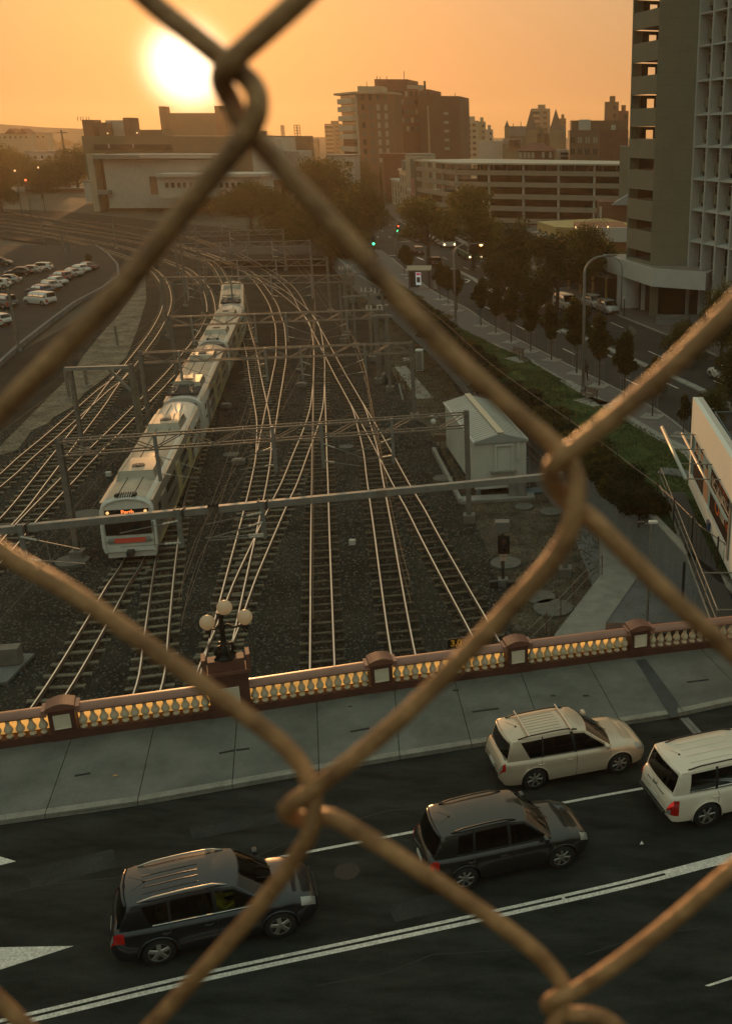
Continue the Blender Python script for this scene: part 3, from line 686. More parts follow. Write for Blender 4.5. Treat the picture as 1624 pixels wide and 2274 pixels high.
# single poles on the sand bank and left fence
for i, (bx, by, tx, ty, lab) in enumerate(((155, 889, 150, 822, 'short grey post under the left end of the small portal'), (194, 860, 183, 818, 'short grey post in the middle of the small portal'), (262, 772, 257, 724, 'thin grey pole on the sand bank above the small portal'), (43, 780, 34, 640, 'slim light pole at the car park fence'), (412, 680, 403, 598, 'slim overhead mast left of the last carriage'), (455, 622, 453, 584, 'slim overhead mast behind the train rear on its left'), (145, 575, 141, 520, 'thin far pole at the back of the car park'), (258, 552, 251, 488, 'thin pole in front of the curved far tracks'), (155, 560, 153, 515, 'pole with lamp head behind the car park'), (99, 548, 93, 478, 'thin pole left of the curved far tracks'), (470, 700, 466, 640, 'slim mast immediately left of the last carriage'))):
    P = G(bx, by); h = zat(P, ty); t = thing('trackside_pole', lab, 'pole', (P.x, P.y, 0), group='slim poles left of the tracks')
    MB().box((P.x, P.y, h / 2), (0.22, 0.22, h)).build('post', steel_warm, t); MB().box((P.x, P.y, 0.1), (0.5, 0.5, 0.3)).build('footing', concrete_m, t)
# contact and messenger wires along the tracks
wire_m = mat('copper_wire', (0.16, 0.13, 0.10), 0.5, metal=0.6)
def wire(pts, z, lab, r=0.014, sag=0.0):
    pts = [(p[0], p[1], z) for p in pts]; o = MB().tube(pts, r, 4).build('overhead_wire', wire_m); tag(o, lab, 'overhead wire', 'overhead wires along the tracks')
for key, lab in (('t', 'contact wire strung above the commuter train'), ('a', 'contact wire strung over the track right of the train'), ('b', 'contact wire strung over the diagonal crossover'), ('c', 'contact wire strung over the middle track'), ('r1', 'contact wire strung over the bright track right of the middle'), ('l3', 'contact wire strung over the track left of the train')):
    L = TRK[key][1]; P = [p for p in L if p.y < 170][::3]
    wire(P, 5.25, lab)
    wire(P, 6.2, lab.replace('contact wire', 'messenger wire'), 0.012)

# ------------------------------------------------------------------ the commuter train
tp = spline(TRK['t'][1][:][0:0] or [(-20.2, 33.0)] + train_path + W2([(505, 605)]), 0.5)
tl = [p for p in tp]
def tpoint(y0, dist):
    """point on the track centre `dist` metres beyond the place where y = y0"""
    i = min(range(len(tl)), key=lambda k: abs(tl[k].y - y0)); acc = 0
    while acc < dist and i < len(tl) - 1: acc += (tl[i + 1] - tl[i]).length; i += 1
    return tl[i]
tw = mat('train_white', (0.66, 0.63, 0.57), 0.35, var=0.07, scale=2, coat=0.2)
troof = mat('train_roof', (0.42, 0.375, 0.30), 0.40, var=0.18, scale=0.9, metal=0.25, bump=0.05, bscale=3)
tsteel = mat('train_steel', (0.42, 0.40, 0.34), 0.35, metal=0.7, var=0.1, scale=2)
tdark = mat('train_dark', (0.012, 0.012, 0.014), 0.12, spec=0.6)
tgrey = mat('train_underframe', (0.035, 0.035, 0.035), 0.8, var=0.3, scale=2)
tred = mat('train_coral_band', (0.78, 0.10, 0.06), 0.45)
tamber = mat('lamp_amber', (0.9, 0.5, 0.2), 0.4, emit=(1.0, 0.55, 0.2), estr=1.2)
tled = mat('led_orange', (0.9, 0.2, 0.05), 0.5, emit=(1.0, 0.22, 0.05), estr=1.6)
tyell = mat('train_yellow', (0.42, 0.34, 0.17), 0.5)
CARW, Z0, ZS, ZR = 2.90, 0.75, 3.30, 3.85
def section(w=1.0, zr=ZR, zs=ZS, z0=Z0):
    h = CARW / 2 * w
    pr = [(-h * 0.94, z0), (-h, z0 + 0.35), (-h, 2.2), (-h * 0.97, zs - 0.1), (-h * 0.90, zs + 0.14), (-h * 0.72, zr - 0.20), (-h * 0.40, zr - 0.05), (0, zr), (h * 0.40, zr - 0.05), (h * 0.72, zr - 0.20), (h * 0.90, zs + 0.14), (h * 0.97, zs - 0.1), (h, 2.2), (h, z0 + 0.35), (h * 0.94, z0)]
    return pr
train = thing('commuter_train', 'long pale four-carriage commuter train with a Perth destination sign and coral front band', 'train', (tl[0].x, tl[0].y, 0))
def carriage(i, s0, L, cab_front, cab_back, panto):
    P = tpoint(52.2, s0); Q = tpoint(52.2, s0 + L); d = (Q - P).normalized()
    M = Matrix(((-d.y * -1, d.x, 0, P.x), (-d.x, d.y, 0, P.y), (0, 0, 1, 0), (0, 0, 0, 1)))   # local x right, y along the car
    T = lambda x, y, z: M @ Vector((x, y, z))
    # body shell
    stations = []
    if cab_front: stations += [(-0.02, 0.90, 0.80), (0.10, 0.955, 0.93), (0.30, 0.985, 0.985), (0.60, 1.0, 1.0)]
    else: stations += [(0.0, 0.97, 1.0), (0.12, 1, 1)]
    stations += [(L * 0.25, 1, 1), (L * 0.5, 1, 1), (L * 0.75, 1, 1)]
    if cab_back: stations += [(L - 0.6, 1.0, 1.0), (L - 0.3, 0.985, 0.985), (L - 0.1, 0.955, 0.93), (L, 0.90, 0.80)]
    else: stations += [(L - 0.12, 1, 1), (L, 0.97, 1.0)]
    vs = []; fs = []; k = 15
    for y, w, rf in stations:
        rake = 0.0
        for x, z in section(w):
            if z > 1.4: z = 1.4 + (z - 1.4) * (0.90 + 0.10 * ((rf - 0.8) / 0.2))
            yy = y
            if cab_front and y < 0.5: yy = y + max(0, z - 1.3) * 0.16 * (1 - y / 0.6)
            if cab_back and y > L - 0.5: yy = y - max(0, z - 1.3) * 0.16 * (1 - (L - y) / 0.6)
            vs.append(T(x, yy, z))
    for a in range(len(stations) - 1):
        for b in range(k): fs.append((a * k + b, a * k + (b + 1) % k, (a + 1) * k + (b + 1) % k, (a + 1) * k + b))
    n = len(stations); fs += [tuple(range(k)), tuple(reversed(range((n - 1) * k, n * k)))]
    mb = MB(); mb.v = [tuple(v) for v in vs]; mb.f = fs
    body = mb.build('carriage', tw, train); body.data.materials.append(troof); body.data.materials.append(tsteel)
    for p in body.data.polygons:
        j = p.index % k
        if p.index < (n - 1) * k:
            a = p.index // k; mid = stations[a][0] > 0.25 and stations[a + 1][0] < L - 0.25
            if 5 <= j <= 8 and (mid or not (cab_front or cab_back)): p.material_index = 1
            elif (j < 4 or j > 9) and mid: p.material_index = 2
    autosmooth(body, 40)
    def part(mbv, name, m): return mbv.build(name, m, body)
    # roof seams and side gutters
    g = MB()
    for x in (-0.42, 0.42): g.bar(T(x, 0.8, ZR - 0.035), T(x, L - 0.8, ZR - 0.035), 0.035, 0.05)
    part(g, 'roof_seam', tgrey)
    for s_ in (-1, 1):
        g = MB(); g.bar(T(s_ * 1.31, 0.5, ZS + 0.17), T(s_ * 1.31, L - 0.5, ZS + 0.17), 0.16, 0.05); part(g, 'gutter', tsteel)
        # windows between doors
        x = s_ * (CARW / 2 + 0.004)
        for a, b in ((1.6, 2.4), (4.6, 8.1), (10.4, 13.4), (15.2, 18.6), (20.4, L - 0.8)):
            w_ = MB()._a([T(x, a, 1.75), T(x, b, 1.75), T(x * 0.985, b, 2.85), T(x * 0.985, a, 2.85)], [(0, 1, 2, 3)]); part(w_, 'window', tdark)
        for a in (3.4, 9.2, 14.3, 19.5):
            o = MB().box((0, 0, 0), (0.06, 1.35, 2.0)); o.v = [tuple(T(x, a, 1.95) + M.to_3x3() @ Vector(v)) for v in o.v]
            dd = part(o, 'door', tyell if (a in (9.2, 14.3)) else tsteel)
        o = MB().bar(T(s_ * 1.42, 0.8, 0.98), T(s_ * 1.42, L - 0.6, 0.98), 0.06, 0.30); part(o, 'side_skirt', tyell)
    # air-conditioning units: low boxes with sloped ends, louvres on the side and a round fan
    def acu(y, l=2.6, w=1.9, h=0.42):
        q = MB(); z0 = ZR - 0.10; vs = []
        for yy, ww, zz in ((y - l / 2 - 0.25, w / 2 + 0.12, z0 - 0.06), (y - l / 2, w / 2, z0 + h), (y + l / 2, w / 2, z0 + h), (y + l / 2 + 0.25, w / 2 + 0.12, z0 - 0.06)):
            vs += [T(-ww, yy, zz), T(ww, yy, zz)]
        lo = [T(-w / 2 - 0.1, y - l / 2 - 0.25, z0 - 0.2), T(w / 2 + 0.1, y - l / 2 - 0.25, z0 - 0.2), T(w / 2 + 0.1, y + l / 2 + 0.25, z0 - 0.2), T(-w / 2 - 0.1, y + l / 2 + 0.25, z0 - 0.2)]
        q._a(vs + lo, [(0, 2, 3, 1), (2, 4, 5, 3), (4, 6, 7, 5), (1, 3, 5, 7, 10, 9), (0, 8, 11, 6, 4, 2), (8, 0, 1, 9), (10, 7, 6, 11)])
        part(q, 'air_conditioning_unit', troof)
        c = T(0, y - 0.3, z0 + h + 0.005); part(MB().cyl(c, 0.36, 0.035, 18), 'fan', dark_m); part(MB().cyl(c, 0.13, 0.06, 10), 'fan_hub', steel_m)
        lv = MB()
        for i_ in range(6):
            for s_ in (-1, 1): lv.bar(T(s_ * (w / 2 + 0.03), y + 0.1 + i_ * 0.17, z0 + 0.05), T(s_ * (w / 2 - 0.0), y + 0.1 + i_ * 0.17, z0 + h - 0.05), 0.07, 0.03)
        part(lv, 'louvre', dark_m)
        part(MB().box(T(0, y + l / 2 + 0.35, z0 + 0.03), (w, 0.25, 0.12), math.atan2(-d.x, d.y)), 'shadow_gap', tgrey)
    acu(5.2); acu(L - 6.0)
    if panto:
        y = 2.0; pt = MB()
        pt.box(T(0, y, ZR + 0.06), (2.3, 2.4, 0.14), math.atan2(-d.x, d.y)); part(pt, 'pantograph_well', tgrey)
        f = MB()
        for s_ in (-1, 1):
            f.tube([T(s_ * 0.55, y - 0.7, ZR + 0.2), T(s_ * 0.35, y + 0.8, ZR + 0.55), T(s_ * 0.55, y - 0.5, ZR + 0.85)], 0.045, 5)
            f.tube([T(s_ * 0.55, y - 0.7, ZR + 0.2), T(s_ * 0.55, y + 0.7, ZR + 0.2)], 0.05, 5)
        for yy in (-0.62, -0.38): f.tube([T(-0.85, y + yy, ZR + 0.78), T(-0.6, y + yy, ZR + 0.88), T(0.6, y + yy, ZR + 0.88), T(0.85, y + yy, ZR + 0.78)], 0.035, 5)
        part(f, 'pantograph', mat('pantograph_metal', (0.28, 0.25, 0.2), 0.5, metal=0.4))
        for xx, yy in ((-0.7, 0.9), (0.7, 0.9), (-0.7, -0.9), (0.7, -0.9)): part(MB().lathe(T(xx, y + yy, ZR + 0.05), [(0.09, 0), (0.05, 0.06), (0.09, 0.1), (0.05, 0.16), (0.08, 0.2)], 8), 'insulator', insul_m)
        part(MB().box(T(-0.2, y + 1.7, ZR + 0.12), (1.5, 0.6, 0.25), math.atan2(-d.x, d.y)), 'equipment_box', steel_warm)
    # underframe and bogies
    part(MB().box(T(0, L / 2, 0.6), (2.2, L - 1.2, 0.45), math.atan2(-d.x, d.y)), 'underframe', tgrey)
    for yb in (3.4, L - 3.4):
        part(MB().box(T(0, yb, 0.48), (2.1, 2.6, 0.36), math.atan2(-d.x, d.y)), 'bogie', tgrey)
    if i: part(MB().box(T(0, -0.35, 2.1), (2.1, 0.75, 2.6), math.atan2(-d.x, d.y)), 'gangway', tgrey)
    if cab_front:
        yf = lambda z: max(0, z - 1.3) * 0.16 - 0.035
        def face(x0, x1, z0, z1, m, name, y_=0.0, n=6):
            q = MB(); vs = []
            for zz in (z0, z1):
                for j in range(n + 1):
                    xx = x0 + (x1 - x0) * j / n; vs.append(T(xx, yf(zz) + y_ + 0.02 * (xx / 1.2) ** 2, zz))
            q._a(vs, [(j, n + 1 + j, n + 2 + j, j + 1) for j in range(n)]); return part(q, name, m)
        # nose frame: rounded lip round the whole front
        lip = section(0.95); lp = [T(x * 0.98, yf(z) - 0.01, 1.4 + (z - 1.4) * 0.93 if z > 1.4 else z) for x, z in lip]
        part(MB().tube(lp, 0.10, 8), 'nose_frame', tw)
        face(-1.20, 1.20, 1.72, 2.72, tdark, 'windscreen', -0.03)
        face(-1.14, 1.14, 2.84, 3.12, tdark, 'destination_panel', -0.03)
        face(-1.10, 1.10, 1.24, 1.56, mat('nose_grey', (0.33, 0.32, 0.30), 0.5), 'nose_panel', -0.03)
        face(-0.78, 0.86, 1.28, 1.54, tred, 'coral_band', -0.045)
        for s_ in (-1, 1):
            for dx in (-0.13, 0.13): part(MB().sphere(T(s_ * 1.0 + dx * 0.8, yf(1.4) - 0.04, 1.40), 0.085, 10, 6), 'headlight', mat('headlight_off', (0.25, 0.24, 0.2), 0.1))
            part(MB().sphere(T(s_ * 0.98, yf(2.98) - 0.06, 2.98), 0.085, 10, 6), 'marker_light', tamber)
            part(MB().tube([T(s_ * 0.55, yf(1.7) - 0.07, 1.7), T(s_ * 0.25, yf(2.4) - 0.07, 2.35)], 0.02, 5), 'wiper', dark_m)
        part(MB().box(T(0.5, 0.5, ZR + 0.02), (0.14, 0.3, 0.14)), 'horn', dark_m); part(MB().box(T(-0.45, 0.5, ZR + 0.02), (0.14, 0.3, 0.14)), 'horn', dark_m)
        gr = MB()
        for j in range(7): gr.box(T(-0.36 + j * 0.12, 0.62, ZR - 0.02), (0.05, 0.55, 0.07), math.atan2(-d.x, d.y), rx=0.15)
        part(gr, 'roof_grille', dark_m)
        txt = bpy.data.curves.new('destination_text', 'FONT'); txt.body = 'Perth'; txt.size = 0.30; txt.align_x = 'CENTER'; txt.align_y = 'CENTER'; txt.extrude = 0.004; txt.offset = 0.006
        to = bpy.data.objects.new('destination_text', txt); COL.objects.link(to); txt.materials.append(tled); to.parent = body
        wm = Matrix.Translation(T(0.05, yf(2.98) - 0.06, 2.97)) @ M.to_3x3().to_4x4() @ Matrix.Rotation(math.pi / 2 - 0.16, 4, 'X')
        to.matrix_local = TM[train.name].inverted() @ wm
        part(MB().box(T(0, 0.35, 0.62), (2.5, 0.5, 0.5), math.atan2(-d.x, d.y)), 'front_skirt', tw)
        part(MB().box(T(0, -0.25, 0.72), (0.35, 0.6, 0.3), math.atan2(-d.x, d.y)), 'coupler', dark_m)
        part(MB().box(T(1.30, -0.02, 2.15), (0.05, 0.25, 0.5)), 'handrail', steel_m)
carriage(0, 0.0, 21.6, True, False, False)
carriage(1, 22.5, 21.6, False, True, True)
carriage(2, 45.6, 21.6, True, False, False)
carriage(3, 68.2, 21.6, False, True, True)
# ------------------------------------------------------------------ parapet of the bridge
par_m = mat('parapet_paint', (0.095, 0.034, 0.022), 0.62, var=0.28, scale=1.5, bump=0.08, bscale=30, speck=(30, 0.12))
par_lit_m = mat('parapet_paint_lit', (0.29, 0.135, 0.095), 0.42, var=0.14, scale=1.2, bump=0.05, bscale=20, coat=0.15)  # same paint as the parapet, with the pinkish light on top put into its colour
cap_m = mat('pier_cap_paint', (0.17, 0.068, 0.046), 0.5, var=0.15, scale=2, bump=0.06, bscale=20)
bal_m = mat('baluster_cream', (0.66, 0.54, 0.38), 0.8, var=0.12, scale=6, bump=0.08, bscale=40)
tile_m = mat('pier_tile', (0.72, 0.62, 0.48), 0.7, var=0.08, scale=4, bump=0.06, bscale=40)
back_m = mat('backing_sheet', (0.70, 0.55, 0.28), 0.5, var=0.05, scale=2, translucent=(1.0, 0.90, 0.62))
par = thing('balustrade', 'long red-brown bridge balustrade with cream balusters and square-tiled piers', 'balustrade', (*parL[20], dz(parL[20].x)))
def par_at(px, py):
    P = D(px, py).xy; i = nearest(parL, P); i = max(1, min(len(parL) - 2, i)); t = (parL[i + 1] - parL[i - 1]).normalized()
    c = parL[i] + t * (P - parL[i]).dot(t); return c, t, Vector((-t.y, t.x))
PW = 0.42            # parapet thickness
piers = [par_at(*q) for q in [(148, 1650), (517, 1597), (849.5, 1544), (1149.5, 1502), (1419, 1465)]]
dl = (piers[1][0] - piers[0][0]).length
def extrap(k): 
    a = piers[0] if k < 0 else piers[-1]; c = a[0] + a[1] * (k * 4.9); i = nearest(parL, c); i = max(1, min(len(parL) - 2, i)); t = (parL[i + 1] - parL[i - 1]).normalized()
    c = parL[i] + t * (c - parL[i]).dot(t); return c, t, Vector((-t.y, t.x))
piers = [extrap(-2), extrap(-1)] + piers + [extrap(1), extrap(2)]
def T3(c, t, nrm_): 
    def f(x, y, z): p = c + t * x + nrm_ * y; return Vector((p.x, p.y, dz(c.x) + z))
    return f
def bx(mb, F, x0, x1, y0, y1, z0, z1, slope=True):
    vs = []
    for z in (z0, z1):
        for x, y in ((x0, y0), (x1, y0), (x1, y1), (x0, y1)):
            p = F(x, y, z)
            if slope: p.z += DB * (F(x, 0, 0).x - F(0, 0, 0).x)
            vs.append(p)
    return mb._a(vs, [(3, 2, 1, 0), (4, 5, 6, 7), (0, 1, 5, 4), (1, 2, 6, 5), (2, 3, 7, 6), (3, 0, 4, 7)])
for k, (c, t, nr) in enumerate(piers):
    F = T3(c, t, nr); lamp = (k == 3)
    w = 0.62 if lamp else 0.37; zt = 1.62 if lamp else 1.18
    base = MB(); bx(base, F, -w - 0.04, w + 0.04, -0.06, PW + 0.06, 0.12, 0.42, False); bx(base, F, -w, w, -0.03, PW + 0.03, 0.42, zt, False)
    pier = base.build('pier', par_m, par)
    s_ = 0.30 if lamp else 0.235; zc = 0.86 if lamp else 0.78
    q = MB(); bx(q, F, -s_, s_, -0.055, -0.028, zc - s_, zc + s_, False); o = q.build('tile', tile_m, pier)
    q = MB()
    for a, b, c_, d_ in ((-s_, s_, zc + s_ - 0.03, zc + s_), (-s_, s_, zc - s_, zc - s_ + 0.03), (-s_, -s_ + 0.03, zc - s_ + 0.03, zc + s_ - 0.03), (s_ - 0.03, s_, zc - s_ + 0.03, zc + s_ - 0.03)): bx(q, F, a, b, -0.075, -0.055, c_, d_, False)
    q.build('tile_rim', tile_m, pier)
    # arched cap
    cp = MB(); n = 10; vs = []; w2 = w + 0.04
    y0, y1 = -0.10, PW + 0.10
    if lamp:
        bx(cp, F, -w - 0.10, w + 0.10, -0.10, PW + 0.10, zt, zt + 0.12, False); bx(cp, F, -w + 0.06, w - 0.06, -0.0, PW, zt + 0.12, zt + 0.5, False)
        bx(cp, F, -w - 0.12, -w + 0.02, -0.05, PW + 0.05, zt + 0.12, zt + 0.62, False); bx(cp, F, w - 0.02, w + 0.12, -0.05, PW + 0.05, zt + 0.12, zt + 0.62, False)
    else:
        for y in (y0, y1):
            vs += [F(-w2, y, zt)] + [F(-w2 + 2 * w2 * i / n, y, zt + 0.12 + 0.11 * math.sin(math.pi * i / n)) for i in range(n + 1)] + [F(w2, y, zt)]
        m_ = n + 3
        cp._a(vs, [tuple(range(m_)), tuple(reversed(range(m_, 2 * m_)))] + [(i, m_ + i, m_ + (i + 1) % m_, (i + 1) % m_) for i in range(m_)])
    o = cp.build('pier_cap', cap_m, pier); bevel(o, 0.012, 2)
    if not lamp:
        for s2 in (-1, 1):
            q = MB(); bx(q, F, s2 * (w + 0.10) - 0.06, s2 * (w + 0.10) + 0.06, -0.05, PW + 0.05, 1.02, 1.24, False); q.build('rail_collar', par_lit_m, pier)
# one baluster shape: vase turned on the lathe
prof = [(0.085, 0.0), (0.085, 0.05), (0.060, 0.07), (0.045, 0.11), (0.075, 0.16), (0.104, 0.22), (0.108, 0.27), (0.085, 0.34), (0.052, 0.41), (0.043, 0.48), (0.055, 0.535), (0.075, 0.56), (0.075, 0.60)]
bme = None
for k in range(len(piers) - 1):
    (c0, t0, n0), (c1, t1, n1) = piers[k], piers[k + 1]
    t = (c1 - c0).normalized(); nr = Vector((-t.y, t.x)); L = (c1 - c0).length
    m0 = 0.62 if k == 3 else 0.40; m1 = 0.62 if k + 1 == 3 else 0.40
    c = (c0 + c1) / 2; F = T3(c, t, nr); a, b = -L / 2 + m0, L / 2 - m1
    q = MB(); bx(q, F, a, b, -0.03, PW + 0.03, 0.10, 0.40); q.build('plinth', par_m, par)
    q = MB(); bx(q, F, a, b, 0.02, PW - 0.02, 0.995, 1.06); q.build('rail_bed', par_m, par)
    # rounded top rail
    vs = []; n = 10; rr = MB()
    for x in (a - 0.02, b + 0.02):
        for i in range(n + 1):
            th = math.pi * i / n; p = F(x, PW / 2 - math.cos(th) * (PW / 2 + 0.05), 1.06 + 0.15 * math.sin(th)); p.z += DB * (F(x, 0, 0).x - F(0, 0, 0).x); vs.append(p)
    rr._a(vs, [(i, i + 1, n + 2 + i, n + 1 + i) for i in range(n)] + [(0, n + 1, 2 * n + 1, n), tuple(range(n, -1, -1)), tuple(range(n + 1, 2 * n + 2))])
    autosmooth(rr.build('top_rail', par_lit_m, par), 50)
    nb = 13; sp = (b - a) / nb
    for i in range(nb):
        x = a + sp * (i + 0.5); p = F(x, PW / 2 - 0.06, 0.40); p.z += DB * (F(x, 0, 0).x - F(0, 0, 0).x)
        if bme is None:
            o = MB().lathe((0, 0, 0), [(r_ * 1.22, z_) for r_, z_ in prof], 14); bme = bpy.data.meshes.new('baluster'); bme.from_pydata(o.v, [], o.f); bme.materials.append(bal_m)
            bme.polygons.foreach_set('use_smooth', [True] * len(bme.polygons))
        o = bpy.data.objects.new('baluster', bme); COL.objects.link(o); o.parent = par
        o.matrix_local = TM[par.name].inverted() @ Matrix.Translation(p)
    if k < 6:      # sheets behind the balusters over the tracks only
        q = MB(); bx(q, F, a, b, PW - 0.05, PW - 0.035, 0.40, 1.0); q.build('backing_sheet', back_m, par)

# three-globe lamp on the tall pier
c, t, nr = piers[3]; F = T3(c, t, nr); zb = dz(c.x) + 1.62 + 0.5
iron = mat('lamp_iron', (0.022, 0.018, 0.014), 0.45, metal=0.3, var=0.2, scale=8)
globe_m = mat('opal_globe', (0.85, 0.76, 0.64), 0.35, spec=0.4, translucent=(0.8, 0.7, 0.55))
base = F(0, PW / 2, 0); base.z = zb
lamp = thing('three_globe_lamp', 'ornate black iron lamp with three unlit cream globes on the tall parapet pier', 'street lamp', base)
mid = VY(498, 1349, base.y); lft = VY(460, 1382, base.y - 0.15); rgt = VY(543, 1370, base.y + 0.15)
H_ = mid.z - zb
MB().lathe(base, [(0.30, 0), (0.30, 0.06), (0.20, 0.10), (0.24, 0.16), (0.16, 0.24), (0.20, 0.34), (0.12, 0.42), (0.09, 0.60), (0.08, H_ * 0.55), (0.12, H_ * 0.60), (0.09, H_ * 0.66), (0.06, H_ - 0.34), (0.11, H_ - 0.26), (0.13, H_ - 0.20)], 12).build('column', iron, lamp, smooth=True)
for i in range(4):
    th = math.pi / 4 + i * math.pi / 2; u = Vector((math.cos(th), math.sin(th), 0))
    MB().tube([base + u * 0.10 + Vector((0, 0, 0.45)), base + u * 0.26 + Vector((0, 0, 0.42)), base + u * 0.30 + Vector((0, 0, 0.25)), base + u * 0.24 + Vector((0, 0, 0.12)), base + u * 0.36 + Vector((0, 0, 0.02))], [0.04, 0.06, 0.07, 0.05, 0.05], 7).build('scroll_foot', iron, lamp, smooth=True)
gr_ = 0.235
hub = base + Vector((0, 0, H_ * 0.60))
for p in (lft, rgt):
    e = Vector((p.x, p.y, p.z - gr_ - 0.05)); dd = e - hub
    pts = [hub, hub + Vector((dd.x * 0.25, dd.y * 0.25, 0.10)), hub + Vector((dd.x * 0.5, dd.y * 0.5, -0.02)), hub + Vector((dd.x * 0.8, dd.y * 0.8, 0.02)), Vector((e.x, e.y, min(e.z - 0.25, hub.z + 0.02))), e]
    arm = MB().tube(pts, [0.05, 0.045, 0.04, 0.045, 0.04, 0.05], 7).build('arm', iron, lamp, smooth=True)
    MB().lathe((e.x, e.y, e.z - 0.12), [(0.03, 0), (0.09, 0.05), (0.11, 0.12), (0.08, 0.14)], 10).build('cup', iron, arm, smooth=True)
for p in (mid, lft, rgt): MB().sphere(p, gr_, 24, 16).build('globe', globe_m, lamp, smooth=True)

# black sign with yellow figures hung outside the parapet
c, t, nr = par_at(1010, 1523); F = T3(c, t, nr)
sg = thing('clearance_sign', 'small black sign with yellow figures 3.0 peeping above the bridge rail', 'sign', F(0, 0.9, 0))
S0 = VY(1012, 1427, c.y + 1.0)
MB().box(S0, (0.62, 0.05, 0.34), math.atan2(t.y, t.x)).build('plate', mat('sign_black', (0.01, 0.01, 0.01), 0.5), sg)
MB().bar((S0.x, S0.y + 0.05, S0.z - 3.2), (S0.x, S0.y + 0.05, S0.z), 0.08).build('post', dark_m, sg)
tx = bpy.data.curves.new('figures', 'FONT'); tx.body = '3.0'; tx.size = 0.33; tx.align_x = 'CENTER'; tx.align_y = 'CENTER'; tx.extrude = 0.003; tx.offset = 0.008
to = bpy.data.objects.new('figures', tx); COL.objects.link(to); tx.materials.append(mat('sign_yellow', (0.75, 0.42, 0.04), 0.6)); to.parent = sg
to.matrix_local = TM[sg.name].inverted() @ Matrix.Translation(S0 + Vector((0.0, -0.04, 0))) @ Matrix.Rotation(math.atan2(t.y, t.x), 4, 'Z') @ Matrix.Rotation(math.pi / 2, 4, 'X')

# fallen leaf and scraps on the bridge
lf = MB(); c = G(256, 1722, DA + 0.155, DB)
lf.poly([c + Vector((0.09 * math.cos(a) * (1 if i % 2 else 0.55), 0.07 * math.sin(a) * (1 if i % 2 else 0.55), 0.004)) for i, a in enumerate([k * math.pi / 5 for k in range(10)])])
tag(lf.build('leaf', mat('dry_leaf', (0.45, 0.25, 0.10), 0.7)), 'single dry leaf lying on the bridge footpath', 'leaf')
for px, py, lab in ((1419, 1876, 'pale paper scrap on the road right of the dark hatchback'), (1245 + 0, 1998, 'tiny pale scrap on the road beyond the double line')):
    c = D(px, py); tag(MB().poly([c + Vector((0.0, 0, 0.008)), c + Vector((0.11, 0.02, 0.008)), c + Vector((0.06, 0.10, 0.05))]).build('paper_scrap', mat('paper', (0.6, 0.58, 0.52), 0.8)), lab, 'litter')

# ------------------------------------------------------------------ chain-link fence in front of the lens
wm_ = mat('rusty_wire', (0.33, 0.145, 0.055), 0.36, metal=0.1, var=0.35, scale=170, col2=(0.62, 0.33, 0.145), bump=0.3, bscale=1400, detail=6)
FY = 0.118; WR = 0.00122
fence = thing('chain_link_fence', 'rusty chain-link fence wires close in front of the viewer', 'fence', (0, FY, CAM_H - 0.12))
def fw(px, py, o=0.0): p = VY(px, py, FY + o); return p
def wirepath(pts):
    """smooth a control polyline with Catmull-Rom"""
    P = [2 * pts[0] - pts[1]] + pts + [2 * pts[-1] - pts[-2]]; out = []
    for i in range(1, len(P) - 2):
        a, b, c, d = P[i - 1:i + 3]
        for k in range(8):
            t = k / 8; out.append(0.5 * ((2 * b) + (c - a) * t + (2 * a - 5 * b + 4 * c - d) * t * t + (3 * b - a - 3 * c + d) * t ** 3))
    out.append(P[-2]); return out
f_, b_ = -0.0013, 0.0013
mid_w = [fw(790, -125), fw(665, 0, f_), fw(545, 108, f_), fw(505, 145, f_), fw(492, 178, 0), fw(512, 225, b_), fw(560, 300, b_), fw(760, 520, b_), fw(960, 745, b_), fw(1130, 905, b_), fw(1225, 985, b_),
         fw(1272, 1045, 0), fw(1276, 1120, f_), fw(1245, 1215, f_), fw(1130, 1350, f_), fw(900, 1585, f_), fw(720, 1735, f_), fw(650, 1782, f_ * 0.8), fw(636, 1805, 0), fw(668, 1818, b_), fw(730, 1815, b_), fw(800, 1850, b_), fw(980, 1965, b_), fw(1130, 2068, b_), fw(1215, 2140, b_), fw(1252, 2205, 0), fw(1225, 2290, f_)]
left_w = [fw(200, -130), fw(330, 0, b_), fw(420, 72, b_), fw(505, 140, b_), fw(558, 185, 0), fw(572, 235, f_), fw(545, 300, f_), fw(430, 440, f_), fw(270, 640, f_), fw(0, 915, f_), fw(-90, 1010, f_), fw(-130, 1060, 0), fw(-90, 1130, b_), fw(0, 1222, b_), fw(180, 1330, b_), fw(400, 1485, b_), fw(600, 1630, b_), fw(668, 1700, b_), fw(694, 1765, 0), fw(690, 1840, f_), fw(655, 1905, f_), fw(560, 2030, f_), fw(340, 2274, f_), fw(230, 2380, f_)]
right_w = [fw(2050, 250), fw(1900, 400, f_), fw(1624, 680, f_), fw(1450, 850, f_), fw(1300, 975, f_), fw(1240, 1020, f_), fw(1222, 1058, 0), fw(1245, 1100, b_), fw(1320, 1160, b_), fw(1450, 1290, b_), fw(1624, 1450, b_), fw(1800, 1600, b_), fw(1850, 1680, 0), fw(1800, 1775, f_), fw(1624, 1930, f_), fw(1440, 2085, f_), fw(1290, 2192, f_), fw(1235, 2216, f_), fw(1216, 2232, 0), fw(1245, 2250, b_), fw(1340, 2262, b_), fw(1430, 2340, b_)]
low_w = [fw(-90, 2150, b_), fw(0, 2235, b_), fw(60, 2290, b_), fw(160, 2380, b_)]
for P in (mid_w, left_w, right_w):
    MB().tube(wirepath(P), WR, 14).build('wire', wm_, fence, smooth=True)
